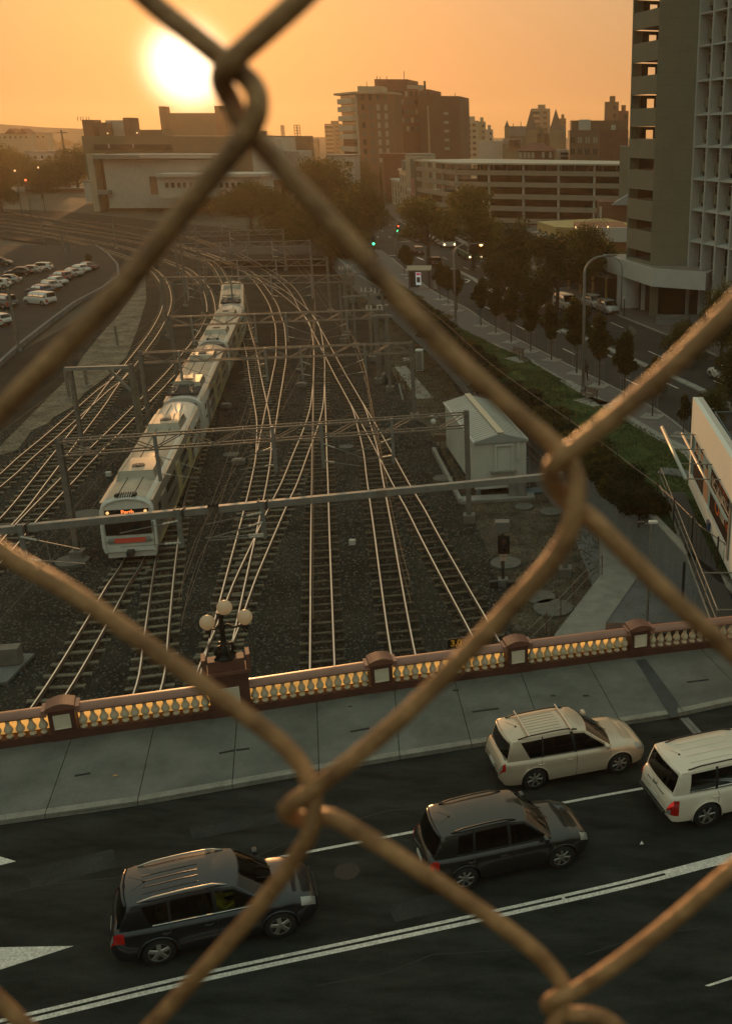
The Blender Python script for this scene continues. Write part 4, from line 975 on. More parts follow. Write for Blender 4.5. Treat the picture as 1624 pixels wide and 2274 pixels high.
# the mesh goes on to both sides, out of the frame: the same lattice of hooked zigzag wires
def zigzag(k, low=0.0):
    pts = []
    for j in range(-4, 6):
        right = (k + j) % 2 == 0; x = 0.0025 + 0.0375 * (k if right else k - 1); z = CAM_H - 0.040 - 0.0425 * j + (low if j >= 2 else 0); s_ = 1 if right else -1
        a, b = (b_, f_) if right else (f_, b_)
        for dx, dz_, o in ((-0.0065, 0.0085, a), (-0.0022, 0.0040, a * 0.8), (0.0008, 0.0, 0), (-0.0022, -0.0040, b * 0.8), (-0.0065, -0.0085, b)): pts.append(Vector((x + s_ * dx, FY + o, z + dz_)))
    return pts
protos_w = {}
MB().tube(wirepath(zigzag(-2, -0.014)), WR, 12).build('wire', wm_, fence, smooth=True)
for k in list(range(-45, -2)) + list(range(2, 46)):
    if k % 2 not in protos_w: protos_w[k % 2] = (k, MB().tube(wirepath(zigzag(k)), WR, 7).build('wire', wm_, fence, smooth=True))
    else:
        k0, o = protos_w[k % 2]; inst(o, Matrix.Translation((0.0375 * (k - k0), 0, 0)), fence)
# ------------------------------------------------------------------ cars
glass_m = mat('car_glass', (0.10, 0.11, 0.11), 0.03, alpha=1.55)
glass_dark = mat('car_glass_tinted', (0.025, 0.028, 0.03), 0.03, alpha=1.5)
tyre_m = mat('tyre', (0.014, 0.014, 0.014), 0.85)
rim_m = mat('alloy_rim', (0.45, 0.43, 0.40), 0.3, metal=0.85)
hub_m = mat('hub_dark', (0.03, 0.03, 0.03), 0.5)
trim_m = mat('black_trim', (0.015, 0.015, 0.015), 0.5)
chrome_m = mat('chrome', (0.7, 0.68, 0.64), 0.15, metal=1.0)
tail_m = mat('tail_lens', (0.45, 0.015, 0.012), 0.12, coat=0.5, emit=(1.0, 0.05, 0.03), estr=0.0)
tail_on = mat('tail_lens_lit', (0.5, 0.02, 0.02), 0.15, coat=0.5, emit=(1.0, 0.06, 0.04), estr=0.28)
head_m = mat('head_lens', (0.42, 0.40, 0.36), 0.10, metal=0.4, coat=0.6)
seat_m = mat('seat_fabric', (0.045, 0.042, 0.038), 0.9)
plate_m = mat('number_plate', (0.55, 0.53, 0.48), 0.6)
def paint(name, col, metal=0.35, rough=0.32): return mat('car_paint_' + name, col, rough, metal=metal, coat=0.8, var=0.04, scale=2)
def lerp(a, b, t): return a + (b - a) * t
def pw(tab, x):
    if x <= tab[0][0]: return tab[0][1]
    for (a, u), (b, v) in zip(tab[:-1], tab[1:]):
        if x <= b: t = (x - a) / (b - a); t = t * t * (3 - 2 * t) * 0.5 + t * 0.5; return u + (v - u) * t
    return tab[-1][1]
def car(label, M, S, pm_, name='car', cat='car', group=None, detail=True, lit=False, gm=None, extra=None):
    L, Wd, H, wb, fo, R_ = S['L'], S['W'], S['H'], S['wb'], S['fo'], S['R']
    w0 = Wd / 2; xf = L / 2; xr = -L / 2; wf = xf - fo; wr = wf - wb
    t = thing(name, label, cat, group=group, M=M)
    g = gm or glass_dark
    MM = TM[t.name]
    def B(mb, nm, m, par=None, smooth=False, deg=None):
        mb.v = [tuple(MM @ Vector(v)) for v in mb.v]; o = mb.build(nm, m, par or t, smooth=smooth)
        if deg: autosmooth(o, deg)
        return o
    zc = S.get('clear', 0.22); belt = S['belt']; hood = S['hood']; cow = S['cowl']
    # longitudinal tables
    topt = [(xr, belt * 0.72), (xr + 0.06, belt * 0.93), (xr + 0.16, belt * 1.0), (cow - 0.25, belt - 0.03), (cow, hood), (lerp(cow, xf, 0.45), hood - 0.03), (xf - 0.42, hood - 0.12), (xf - 0.16, hood - 0.22), (xf - 0.03, hood - 0.36), (xf, hood - 0.46)]
    widt = [(xr, w0 * 0.80), (xr + 0.08, w0 * 0.90), (xr + 0.30, w0 * 0.97), (wr, w0), (wf, w0), (xf - 0.40, w0 * 0.94), (xf - 0.16, w0 * 0.84), (xf - 0.03, w0 * 0.70), (xf, w0 * 0.60)]
    bott = [(xr, zc + 0.22), (xr + 0.15, zc + 0.04), (xr + 0.5, zc), (xf - 0.5, zc), (xf - 0.12, zc + 0.02), (xf, zc + 0.14)]
    Ra = R_ + 0.055
    xs_ = set([xr, xr + 0.03, xr + 0.08, xr + 0.16, xr + 0.3, cow - 0.25, cow - 0.1, cow, cow + 0.12, xf - 0.42, xf - 0.28, xf - 0.16, xf - 0.08, xf - 0.03, xf])
    for xw in (wf, wr):
        for i in range(13): xs_.add(xw + Ra * math.cos(math.pi * i / 12))
        xs_.add(xw - Ra - 0.04); xs_.add(xw + Ra + 0.04)
    nx_ = 26
    for i in range(nx_ + 1): xs_.add(lerp(xr, xf, i / nx_))
    xs2 = []
    for x in sorted(xs_):
        if not xs2 or x - xs2[-1] > 0.02: xs2.append(x)
    rows = 12; P = []
    for x in xs2:
        w = pw(widt, x); h = pw(topt, x); b = pw(bott, x); flare = 0.0
        for xw in (wf, wr): flare = max(flare, math.exp(-((x - xw) / (Ra * 1.05)) ** 4))
        mid = lerp(b, h, 0.5)
        pr = [(0, h + 0.045 * (w / w0)), (w * 0.55, h + 0.032 * (w / w0)), (w * 0.82, h + 0.004), (w * 0.93, h - 0.05), (w * 0.975, h - 0.14), (w * (0.985 + 0.0 * flare), lerp(h - 0.14, mid, 0.55)),
              (w * 0.985 + 0.022 * flare, mid), (w * 0.988 + 0.035 * flare, lerp(b, mid, 0.55)), (w * 0.975 + 0.035 * flare, b + 0.11), (w * 0.955 + 0.02 * flare, b + 0.02), (w * 0.86, b), (0, b)]
        za = -1
        for xw in (wf, wr):
            if abs(x - xw) < Ra: za = max(za, R_ + math.sqrt(Ra * Ra - (x - xw) ** 2))
        if za > 0: pr = [(y, max(z, za)) if i > 3 else (y, z) for i, (y, z) in enumerate(pr)]
        P.append([(x, y, z) for y, z in pr])
    ns = len(P); tail0 = xr + 0.20
    vs = []; fs = []; mi = []
    for i in range(ns):
        for j in range(rows): vs.append(P[i][j])
        for j in range(rows - 2, 0, -1): x, y, z = P[i][j]; vs.append((x, -y, z))
    k = 2 * rows - 2
    for i in range(ns - 1):
        xm = (xs2[i] + xs2[i + 1]) / 2
        for j in range(k):
            if (j in (0, 1, k - 1, k - 2)) and tail0 < xm < cow - 0.05: continue
            fs.append((i * k + j, (i + 1) * k + j, (i + 1) * k + (j + 1) % k, i * k + (j + 1) % k)[::-1])
            jj = min(j, k - 1 - j); mi.append(1 if jj >= S.get('clad', 9) else 0)
    fs += [tuple(range(k)), tuple(reversed(range((ns - 1) * k, ns * k)))]; mi += [0, 0]
    mb = MB(); mb.v = vs; mb.f = fs
    body = B(mb, 'body', pm_); body.data.materials.append(trim_m)
    for p, m_ in zip(body.data.polygons, mi): p.material_index = m_
    autosmooth(body, 42)
    def patch(x0, x1, j0, j1, off, nm, m, side, par=None):
        q = MB(); ii = [i for i in range(ns) if x0 - 1e-6 <= xs2[i] <= x1 + 1e-6]
        v = []
        for i in ii:
            for j in range(j0, j1 + 1):
                x, y, z = P[i][j]; a = P[i][max(j - 1, 0)]; b2 = P[i][min(j + 1, rows - 1)]
                nyz = Vector((0, b2[2] - a[2], -(b2[1] - a[1]))); nyz = -nyz if nyz.y < 0 else nyz
                nyz = nyz.normalized() if nyz.length > 1e-6 else Vector((0, 1, 0))
                ex = -1 if x < xr + 0.25 else (1 if x > xf - 0.3 else 0)
                v.append((x + ex * off * 0.8, (y + nyz.y * off) * side, z + nyz.z * off))
        m2 = j1 - j0 + 1; f2 = [(a * m2 + b2, (a + 1) * m2 + b2, (a + 1) * m2 + b2 + 1, a * m2 + b2 + 1) for a in range(len(ii) - 1) for b2 in range(m2 - 1)]
        q.v = v; q.f = f2 if side > 0 else [f[::-1] for f in f2]
        return B(q, nm, m, par, smooth=True)
    # greenhouse: columns (belt x, roof x, kind)
    cols = S['cols']; ro = S['roof']          # roof height table
    yb = lambda x: pw(widt, x) * 0.90
    rw = S.get('rw', 0.76)
    yr_ = lambda x: w0 * rw * (1 - 0.06 * max(0, (x - 0.2)) ** 2 - 0.02 * max(0, -(x + 0.9)) ** 2)
    zb = lambda x: pw(topt, max(xr + 0.18, min(x, cow - 0.02))) - 0.02
    zr = lambda x: pw(ro, x)
    def gh(xb, xro, v, side):
        x = lerp(xb, xro, v); a = Vector((xb, yb(xb), zb(xb))); b = Vector((xro, yr_(xro), zr(xro)))
        p = a.lerp(b, v); p.y += 0.035 * math.sin(math.pi * v); return Vector((p.x, p.y * side, p.z))
    solid = MB(); dark = MB()
    def quadgrid(mb, fn, us, vs_, flip=False):
        n, m = len(us), len(vs_); V = [fn(u, v) for u in us for v in vs_]
        F = [(i * m + j, (i + 1) * m + j, (i + 1) * m + j + 1, i * m + j + 1) for i in range(n - 1) for j in range(m - 1)]
        mb._a(V, F if not flip else [f[::-1] for f in F])
    V0, V1 = 0.05, 0.90
    for side in (1, -1):
        for (b0, r0, kind), (b1, r1, _) in zip(cols[:-1], cols[1:]):
            fn = lambda u, v: gh(lerp(b0, b1, u), lerp(r0, r1, u), v, side)
            us = [0, .25, .5, .75, 1]
            if kind == 'g':
                quadgrid(solid, fn, us, [0, V0], side > 0); quadgrid(solid, fn, us, [V1, 0.95, 1.0], side > 0)
                q = MB(); quadgrid(q, fn, us, [V0, .25, .45, .65, V1], side > 0); B(q, 'side_window', g, smooth=True)
            else:
                quadgrid(dark if kind == 'k' else solid, fn, us, [0, .2, .4, .6, .8, 1.0], side > 0)
    def endpoint(c, v, u, bulge, fwd):      # across windscreen / rear window, u from -1 to 1
        b0, r0 = c[0], c[1]; sd = 1 if u >= 0 else -1
        p = gh(b0, r0, v, 1); x = p.x + fwd * bulge * (1 - u * u) * lerp(1, 0.8, v)
        crown = lerp(0.02, S.get('crown', 0.05), v) * (1 - u * u)
        return Vector((x, p.y * u, p.z + crown))
    us = [-1, -.93, -.7, -.4, 0, .4, .7, .93, 1]
    for c, fwd, bul, nm in ((cols[0], 1, S.get('wbulge', 0.16), 'windscreen'), (cols[-1], -1, 0.09, 'rear_window')):
        fn = lambda u, v: endpoint(c, v, u, bul, fwd)
        fl = fwd > 0
        v0, v1 = (0.02, 0.95) if fwd > 0 else (0.10, 0.88)
        quadgrid(solid if fwd < 0 else dark, fn, us, [0, v0], not fl); quadgrid(solid, fn, us, [v1, 1.0], not fl)
        quadgrid(solid, fn, us[:2], [v0, .3, .6, v1], not fl); quadgrid(solid, fn, us[-2:], [v0, .3, .6, v1], not fl)
        q = MB(); quadgrid(q, fn, us[1:-1], [v0, .25, .5, .75, v1], not fl); B(q, nm, glass_m if (fwd > 0 and detail) else glass_dark, smooth=True)
    # roof
    nr_ = 14
    def rf(u, s_):
        a = endpoint(cols[-1], 1.0, u, 0.09, -1); b = endpoint(cols[0], 1.0, u, S.get('wbulge', 0.16), 1)
        x = lerp(a.x, b.x, s_); xe = lerp(cols[-1][1], cols[0][1], s_)
        return Vector((x, yr_(xe) * u, zr(xe) + S.get('crown', 0.05) * (1 - u * u)))
    quadgrid(solid, rf, [-1, -.96, -.85, -.6, -.3, 0, .3, .6, .85, .96, 1], [i / nr_ for i in range(nr_ + 1)], True)
    ro_ = B(solid, 'cabin', pm_)
    bm = bmesh.new(); bm.from_mesh(ro_.data); bmesh.ops.remove_doubles(bm, verts=bm.verts, dist=0.002); bmesh.ops.recalc_face_normals(bm, faces=bm.faces); bm.to_mesh(ro_.data); bm.free()
    autosmooth(ro_, 55)
    B(dark, 'pillar_trim', trim_m)
    # cowl and interior
    q = MB(); q.box((lerp(xr, cow, 0.5) , 0, 0.42), (cow - xr - 0.3, Wd * 0.80, 0.08)); B(q, 'cabin_floor', trim_m)
    if detail:
        for x, n_ in ((cols[0][0] - 1.15, 2), (cols[0][0] - 2.05, 3)):
            for s_ in (-1, 1):
                q = MB(); q.box((x, s_ * 0.36, 0.62), (0.5, 0.52, 0.22)); q.box((x - 0.30, s_ * 0.36, 0.92), (0.16, 0.50, 0.62), ry=-0.2); q.box((x - 0.38, s_ * 0.36, 1.28), (0.10, 0.26, 0.18)); o = B(q, 'seat', seat_m); bevel(o, 0.04, 2)
        q = MB(); q.box((cow - 0.42, 0, belt - 0.12), (0.5, Wd * 0.78, 0.22)); o = B(q, 'dashboard', trim_m); bevel(o, 0.04, 2)
    # wheels
    for xw in (wf, wr):
        for s_ in (-1, 1):
            yc = s_ * (w0 - 0.115); T2 = R_; wd = 0.225
            pr = [(R_ * 0.66, -wd / 2), (R_ * 0.93, -wd / 2), (R_, -wd / 2 + 0.03), (R_, wd / 2 - 0.03), (R_ * 0.93, wd / 2), (R_ * 0.66, wd / 2)]
            q = MB(); n = 24 if detail else 12; vs3 = []
            for r_, a_ in pr:
                for i in range(n): th = 2 * math.pi * i / n; vs3.append((xw + r_ * math.cos(th), yc + a_, R_ + r_ * math.sin(th)))
            q._a(vs3, [(a * n + i, a * n + (i + 1) % n, (a + 1) * n + (i + 1) % n, (a + 1) * n + i) for a in range(len(pr) - 1) for i in range(n)])
            wh = B(q, 'wheel', tyre_m, smooth=True)
            q = MB(); yo = yc + s_ * (wd / 2 - 0.06)
            q.tube([(xw, yo, R_), (xw, yc - s_ * 0.02, R_)], R_ * 0.67, n); B(q, 'wheel_well_disc', hub_m, wh)
            q = MB(); ns_ = S.get('spokes', 5); yo2 = yc + s_ * (wd / 2 - 0.005)
            q.tube([(xw, yo2 - s_ * 0.03, R_), (xw, yo2, R_)], R_ * 0.14, 10)
            ring = [(xw + R_ * 0.665 * math.cos(2 * math.pi * i / 24), yo2 - s_ * 0.01, R_ + R_ * 0.665 * math.sin(2 * math.pi * i / 24)) for i in range(25)]
            q.tube(ring, 0.016, 5, cap=False)
            for i in range(ns_):
                th = 2 * math.pi * (i + 0.3) / ns_ + xw
                e = Vector((math.cos(th), 0, math.sin(th)))
                a = Vector((xw, yo2 - s_ * 0.012, R_)) + e * R_ * 0.10; b = Vector((xw, yo2 - s_ * 0.012, R_)) + e * R_ * 0.66
                wsp = R_ * (0.30 if ns_ <= 5 else 0.20)
                pe = Vector((-e.z, 0, e.x))
                q._a([a - pe * wsp * .45, a + pe * wsp * .45, b + pe * wsp * .5, b - pe * wsp * .5, a - pe * wsp * .3 + Vector((0, s_ * .02, 0)), a + pe * wsp * .3 + Vector((0, s_ * .02, 0)), b + pe * wsp * .3 + Vector((0, s_ * .01, 0)), b - pe * wsp * .3 + Vector((0, s_ * .01, 0))],
                     [(0, 1, 2, 3), (4, 5, 6, 7), (0, 1, 5, 4), (1, 2, 6, 5), (2, 3, 7, 6), (3, 0, 4, 7)])
            B(q, 'rim', rim_m, wh)
        # dark inner arch
        q = MB(); n = 12; vs3 = []
        for y in (-w0 + 0.10, w0 - 0.10):
            for i in range(n + 1): th = math.pi * i / n; vs3.append((xw + (Ra + 0.02) * math.cos(th), y, R_ + (Ra + 0.01) * math.sin(th)))
        q._a(vs3, [(i, i + 1, n + 2 + i, n + 1 + i) for i in range(n)]); B(q, 'wheel_arch_liner', trim_m)
        for s_ in (-1, 1):
            pts = []
            for i in range(15):
                th = math.pi * (i / 14) * 1.10 - 0.157; pts.append((xw + Ra * 1.03 * math.cos(th), s_ * (w0 + 0.012), R_ + Ra * 1.03 * math.sin(th)))
            B(MB().tube(pts, 0.026 if S.get('clad', 9) < 9 or S.get('lip') else 0.016, 6), 'arch_lip', trim_m if S.get('clad', 9) < 9 else pm_, smooth=True)
    # lights
    for s_ in (-1, 1):
        patch(xf - 0.42, xf - 0.06, 2, 4, 0.006, 'headlight', head_m, s_)
        low = S.get('tail', 'low') == 'low'; tl_ = patch(xr - 0.01, xr + S.get('tlen', 0.30), 3 if low else 4, S.get('trow', 5) if low else 7, 0.008, 'tail_light', tail_m, s_)
        if lit: patch(xr + 0.02, xr + 0.17, 4, 5, 0.016, 'lit_lamp', tail_on, s_, tl_)
        patch(xr - 0.01, xr + 0.09, 3 if low else 6, 4 if low else 7, 0.014, 'reversing_lens', head_m, s_, tl_)
    q = MB(); q.box((xf - 0.015, 0, hood - 0.48), (0.05, w0 * 1.0, 0.12)); B(q, 'grille', trim_m)
    q = MB(); q.box((xr - 0.005, 0, belt * 0.62), (0.03, 0.44, 0.12)); B(q, 'number_plate', plate_m)
    q = MB(); q.box((xr + 0.01, 0, zc + 0.30), (0.06, w0 * 1.3, 0.10)); B(q, 'bumper_insert', trim_m)
    if detail:
        # mirrors, handles, door gaps, rails, sill line
        for s_ in (-1, 1):
            xm = cols[1][0] - 0.12; q = MB(); q.box((xm, s_ * (yb(xm) + 0.16), zb(xm) + 0.12), (0.13, 0.20, 0.15)); o = B(q, 'wing_mirror', pm_); bevel(o, 0.035, 3)
            for xh in S['handles']:
                q = MB(); q.tube([(xh - 0.09, s_ * (w0 * 0.985 + 0.02), zb(xh) - 0.15), (xh, s_ * (w0 * 0.985 + 0.045), zb(xh) - 0.15), (xh + 0.09, s_ * (w0 * 0.985 + 0.02), zb(xh) - 0.15)], 0.017, 6); B(q, 'door_handle', pm_)
            dg = MB()
            for xg in S['gaps']:
                i = min(range(ns), key=lambda a: abs(xs2[a] - xg))
                for j in range(3, 9):
                    a, b = P[i][j], P[i][j + 1]; 
                    if a[2] - b[2] > 0.005: dg.bar((a[0], s_ * (a[1] + 0.001), a[2]), (b[0], s_ * (b[1] + 0.001), b[2]), 0.010, 0.006)
            if dg.v: B(dg, 'door_gap', trim_m)
            if S.get('rails'):
                rm, xa, xb_ = S['rails']; pts = []
                for i in range(13):
                    u = i / 12; x = lerp(xa, xb_, u); yy = yr_(x) * 0.90; zz = zr(x) + S.get('crown', 0.05) * (1 - .81) + 0.055 * min(1, 6 * min(u, 1 - u) + 0.1); pts.append((x, s_ * yy, zz))
                B(MB().tube(pts, 0.022, 6), 'roof_rail', rm, smooth=True)
            sill = [(x, s_ * (yb(x) + 0.008), zb(x) + 0.045) for x in [lerp(cols[-2][0], cols[1][0], i / 10) for i in range(11)]]
            B(MB().tube(sill, 0.010, 5), 'window_sill_trim', S.get('sill', trim_m))
        if S.get('ribs'):
            rb = MB()
            for y in S['ribs']:
                xa, xb_ = S['ribx']; pts = [(lerp(xa, xb_, i / 8), y, zr(lerp(xa, xb_, i / 8)) + S.get('crown', .05) * (1 - (y / yr_(0)) ** 2) + 0.004) for i in range(9)]; rb.tube(pts, 0.013, 5)
            B(rb, 'roof_rib', pm_)
        xa_ = cols[-1][1] + 0.35; zt = zr(xa_) + S.get('crown', .05)
        q = MB(); q.lathe((xa_, 0, zt - 0.01), [(0.035, 0), (0.03, 0.03), (0.006, 0.045)], 8); q.tube([(xa_, 0, zt + 0.02), (xa_ - 0.30, 0, zt + 0.20)], 0.006, 4); B(q, 'antenna', trim_m)
        for s_ in (-1, 1):
            a = endpoint(cols[0], 0.06, s_ * 0.25 + 0.2, S.get('wbulge', .16), 1); b = endpoint(cols[0], 0.52, s_ * 0.25 - 0.1, S.get('wbulge', .16), 1)
            B(MB().tube([a + Vector((0.03, 0, 0.02)), b + Vector((0.03, 0, 0.03))], 0.012, 5), 'wiper', trim_m)
        # tailgate spoiler lip
        e = [endpoint(cols[-1], 0.97, u, 0.11, -1) + Vector((-0.03, 0, 0.015)) for u in (-.92, -.6, 0, .6, .92)]
        B(MB().tube(e, [0.02, 0.035, 0.04, 0.035, 0.02], 7), 'spoiler', pm_, smooth=True)
    if extra: extra(t, B, locals())
    return t
def deckM(rear, front, W_, wb, fo, L, along=None):
    a = D(*rear); b = D(*front) if front else None
    if b is None: b = a + along * wb
    x = (b - a).normalized(); n = Vector((-DB, 0, 1)).normalized(); y = n.cross(x).normalized(); n = x.cross(y)
    mid = (a + b) / 2
    # near wheels run on the car's right side: shift to the middle of the car
    cx = (L / 2 - fo - wb / 2)      # middle of the wheelbase in car coordinates
    c = mid - x * cx + y * (W_ / 2 - 0.10)
    return Matrix(((x.x, y.x, n.x, c.x), (x.y, y.y, n.y, c.y), (x.z, y.z, n.z, c.z), (0, 0, 0, 1)))

def suv(L, W_, H, wb, fo, R_, belt, hood, cowl_off, **k):
    xf = L / 2; cow = xf - cowl_off
    S = dict(L=L, W=W_, H=H, wb=wb, fo=fo, R=R_, belt=belt, hood=hood, cowl=cow)
    S.update(k); return S
# silver wagon with roof bars
sil = paint('silver', (0.62, 0.50, 0.38), 0.30, 0.30)
Ss = suv(4.65, 1.80, 1.68, 2.67, 0.95, 0.36, 1.04, 1.00, 1.32, crown=0.055,
         cols=[(1.10, 0.28, 's'), (1.02, 0.16, 'g'), (0.02, -0.10, 'k'), (-0.06, -0.20, 'g'), (-1.02, -1.02, 'k'), (-1.08, -1.06, 'g'), (-1.42, -1.72, 's'), (-2.10, -1.98, 's')],
         roof=[(-2.1, 1.56), (-1.7, 1.60), (-0.6, 1.645), (-0.1, 1.64), (0.2, 1.60), (0.4, 1.56)], handles=(-0.22, -1.12), gaps=(1.05, -0.03, -1.05), rails=(trim_m, -1.75, 0.05),
         ribs=[-.42, -.28, -.14, 0, .14, .28, .42], ribx=(-1.45, -0.35), spokes=7, tail='low', tlen=0.17)
def silver_extra(t, B, l):
    for x in (-1.45, -0.15):
        B(MB().tube([(x, -0.72, 1.73), (x, 0.72, 1.73)], 0.024, 6), 'roof_bar', chrome_m)
car('silver people carrier with two chrome roof bars, next to the kerb', deckM((1185, 1750), (1369, 1715), 1.80, 2.67, 0.95, 4.65), Ss, sil, extra=silver_extra)
# dark grey hatchback SUV
dg_ = paint('graphite', (0.034, 0.033, 0.031), 0.5, 0.27)
Sg = suv(4.43, 1.81, 1.67, 2.60, 0.88, 0.35, 1.03, 0.99, 1.25, crown=0.05, clad=9,
         cols=[(1.05, 0.36, 's'), (0.97, 0.26, 'g'), (-0.02, -0.06, 'k'), (-0.10, -0.14, 'g'), (-0.98, -0.96, 'k'), (-1.05, -1.02, 'g'), (-1.45, -1.38, 's'), (-2.02, -1.80, 's')],
         roof=[(-2.1, 1.54), (-1.6, 1.585), (-0.6, 1.635), (-0.1, 1.635), (0.3, 1.585), (0.5, 1.55)], handles=(-0.25, -1.10), gaps=(1.0, -0.05, -1.02), rails=(trim_m, -1.55, 0.12), spokes=7, tail='low')
car('dark grey hatchback with its tail light lit and plain roof, middle lane', deckM((1031, 1972), (1242, 1924), 1.81, 2.60, 0.88, 4.43), Sg, dg_, lit=True)
# dark blue-black SUV with a driver in a yellow vest
db_ = paint('midnight', (0.020, 0.023, 0.030), 0.45, 0.26)
Sd = suv(4.57, 1.845, 1.70, 2.66, 0.93, 0.365, 1.06, 1.02, 1.22, crown=0.05, lip=True,
         cols=[(1.18, 0.42, 's'), (1.10, 0.32, 'g'), (0.02, -0.02, 'k'), (-0.06, -0.10, 'g'), (-0.98, -0.98, 'k'), (-1.04, -1.04, 'g'), (-1.38, -1.62, 's'), (-2.08, -1.86, 's')],
         roof=[(-2.1, 1.55), (-1.7, 1.60), (-0.6, 1.655), (-0.1, 1.655), (0.35, 1.60), (0.5, 1.57)], handles=(-0.20, -1.10), gaps=(1.1, -0.02, -1.02), rails=(mat('rail_silver', (0.5, 0.47, 0.43), 0.35, metal=0.5), -1.65, 0.25), spokes=5, tail='low',
         ribs=[-.40, -.2, 0.0, .2], ribx=(-1.55, -0.35), sill=chrome_m)
vest = mat('vest_yellow', (0.62, 0.56, 0.06), 0.8); skin = mat('skin', (0.30, 0.18, 0.12), 0.6); hair = mat('hair_dark', (0.02, 0.015, 0.012), 0.8)
rv = car('black SUV with silver roof rails, red tail lights and a driver in a yellow vest', deckM((355, 2138), (626, 2077), 1.845, 2.66, 0.93, 4.57), Sd, db_, gm=mat('car_glass_clear', (0.42, 0.44, 0.40), 0.03, alpha=1.5))
# white off-roader leaving the frame
wh_ = paint('white', (0.78, 0.67, 0.55), 0.0, 0.33)
Sw = suv(4.95, 1.98, 1.88, 2.85, 0.92, 0.40, 1.18, 1.14, 1.45, crown=0.045, clear=0.30,
         cols=[(1.10, 0.55, 's'), (1.02, 0.45, 'g'), (0.05, 0.03, 'k'), (-0.04, -0.05, 'g'), (-0.98, -0.98, 'k'), (-1.06, -1.06, 'g'), (-1.85, -1.80, 's'), (-2.32, -2.12, 's')],
         roof=[(-2.4, 1.74), (-2.0, 1.79), (-0.6, 1.83), (0.0, 1.83), (0.5, 1.78), (0.7, 1.75)], handles=(-0.15, -1.08), gaps=(1.0, 0.0, -1.02), rails=(trim_m, -1.85, 0.30), spokes=6, tail='high',
         ribs=[-.45, -.15, .15, .45], ribx=(-1.65, -0.2), rw=0.80)
d_ = (D(1242, 1924) - D(1031, 1972)).normalized()
def white_extra(t, B, l):
    q = MB(); q.box((-2.50, 0, 0.62), (0.16, 1.5, 0.05)); B(q, 'bumper_step', trim_m)
    q = MB(); q.box((-2.43, 0.0, 1.02), (0.03, 1.0, 0.04)); B(q, 'tailgate_chrome', chrome_m)
    q = MB().tube([(-2.455 , 0.11 * math.cos(i * math.pi / 6), 1.13 + 0.075 * math.sin(i * math.pi / 6)) for i in range(13)], 0.012, 5, cap=False)
    q.tube([(-2.455, 0.05 * math.cos(i * math.pi / 6), 1.13 + 0.072 * math.sin(i * math.pi / 6)) for i in range(13)], 0.010, 5, cap=False); B(q, 'emblem', chrome_m)
car('big white off-roader with black roof rails driving out of the picture', deckM((1562, 1833), None, 1.98, 2.85, 0.92, 4.95, d_), Sw, wh_, lit=True, extra=white_extra)

# the driver of the dark SUV (right-hand drive: near side)
MMr = TM[rv.name]
drv = thing('person', 'driver in a yellow vest at the wheel of the black SUV', 'person', M=MMr @ Matrix.Translation((0.05, -0.36, 0.62)))
def skinned(name, verts, edges, radii, m, parent, M, lvl=2):
    me = bpy.data.meshes.new(name); me.from_pydata(verts, edges, []); o = bpy.data.objects.new(name, me); COL.objects.link(o)
    me.materials.append(m); o.modifiers.new('skin', 'SKIN'); sv = me.skin_vertices[0].data
    for i, r_ in enumerate(radii): sv[i].radius = (r_, r_) if not isinstance(r_, tuple) else r_
    sv[0].use_root = True; sm = o.modifiers.new('sub', 'SUBSURF'); sm.levels = lvl; sm.render_levels = lvl
    if parent is not None: o.parent = parent; TM[o.name] = TM[parent.name]; ALLC.setdefault(parent.name, []).append(o); o.matrix_local = TM[parent.name].inverted() @ M if M is not None else Matrix()
    for p in me.polygons: p.use_smooth = True
    return o
Md = TM[drv.name]
skinned('torso', [(0, 0, 0.12), (-0.04, 0, 0.32), (-0.05, 0, 0.50), (-0.03, 0, 0.60), (-0.02, 0.19, 0.52), (0.10, 0.24, 0.30), (0.34, 0.16, 0.36), (-0.02, -0.19, 0.52), (0.10, -0.24, 0.30), (0.34, -0.16, 0.36), (0.22, 0.10, 0.10), (0.48, 0.12, 0.16), (0.22, -0.10, 0.10), (0.48, -0.12, 0.16)],
        [(0, 1), (1, 2), (2, 3), (2, 4), (4, 5), (5, 6), (2, 7), (7, 8), (8, 9), (0, 10), (10, 11), (0, 12), (12, 13)], [0.16, 0.16, 0.14, 0.06, 0.075, 0.05, 0.035, 0.075, 0.05, 0.035, 0.09, 0.07, 0.09, 0.07], vest, drv, Md)
hd = MB().sphere(tuple(Md @ Vector((0.0, 0, 0.74))), 0.105, 14, 10, 1.2).build('head', skin, drv, smooth=True)
MB().sphere(tuple(Md @ Vector((-0.02, 0, 0.78))), 0.112, 14, 10, 1.0).build('hair', hair, drv, smooth=True)

# ---- smaller cars: three shapes, copied and repainted
Ssed = suv(4.5, 1.78, 1.45, 2.65, 0.9, 0.31, 0.95, 0.92, 1.45, crown=0.04,
           cols=[(0.95, 0.15, 's'), (0.87, 0.05, 'g'), (-0.10, -0.20, 'k'), (-0.16, -0.26, 'g'), (-1.10, -0.95, 's'), (-1.62, -0.98, 's')],
           roof=[(-1.2, 1.38), (-0.5, 1.43), (0.0, 1.42), (0.3, 1.36)], handles=(), gaps=(), spokes=5)
Shat = suv(4.2, 1.76, 1.5, 2.55, 0.85, 0.32, 0.98, 0.94, 1.2, crown=0.04,
           cols=[(1.0, 0.3, 's'), (0.92, 0.2, 'g'), (-0.05, -0.12, 'k'), (-0.12, -0.18, 'g'), (-1.2, -1.2, 's'), (-1.92, -1.62, 's')],
           roof=[(-1.9, 1.42), (-1.2, 1.47), (-0.4, 1.50), (0.1, 1.48), (0.4, 1.43)], handles=(), gaps=(), spokes=5)
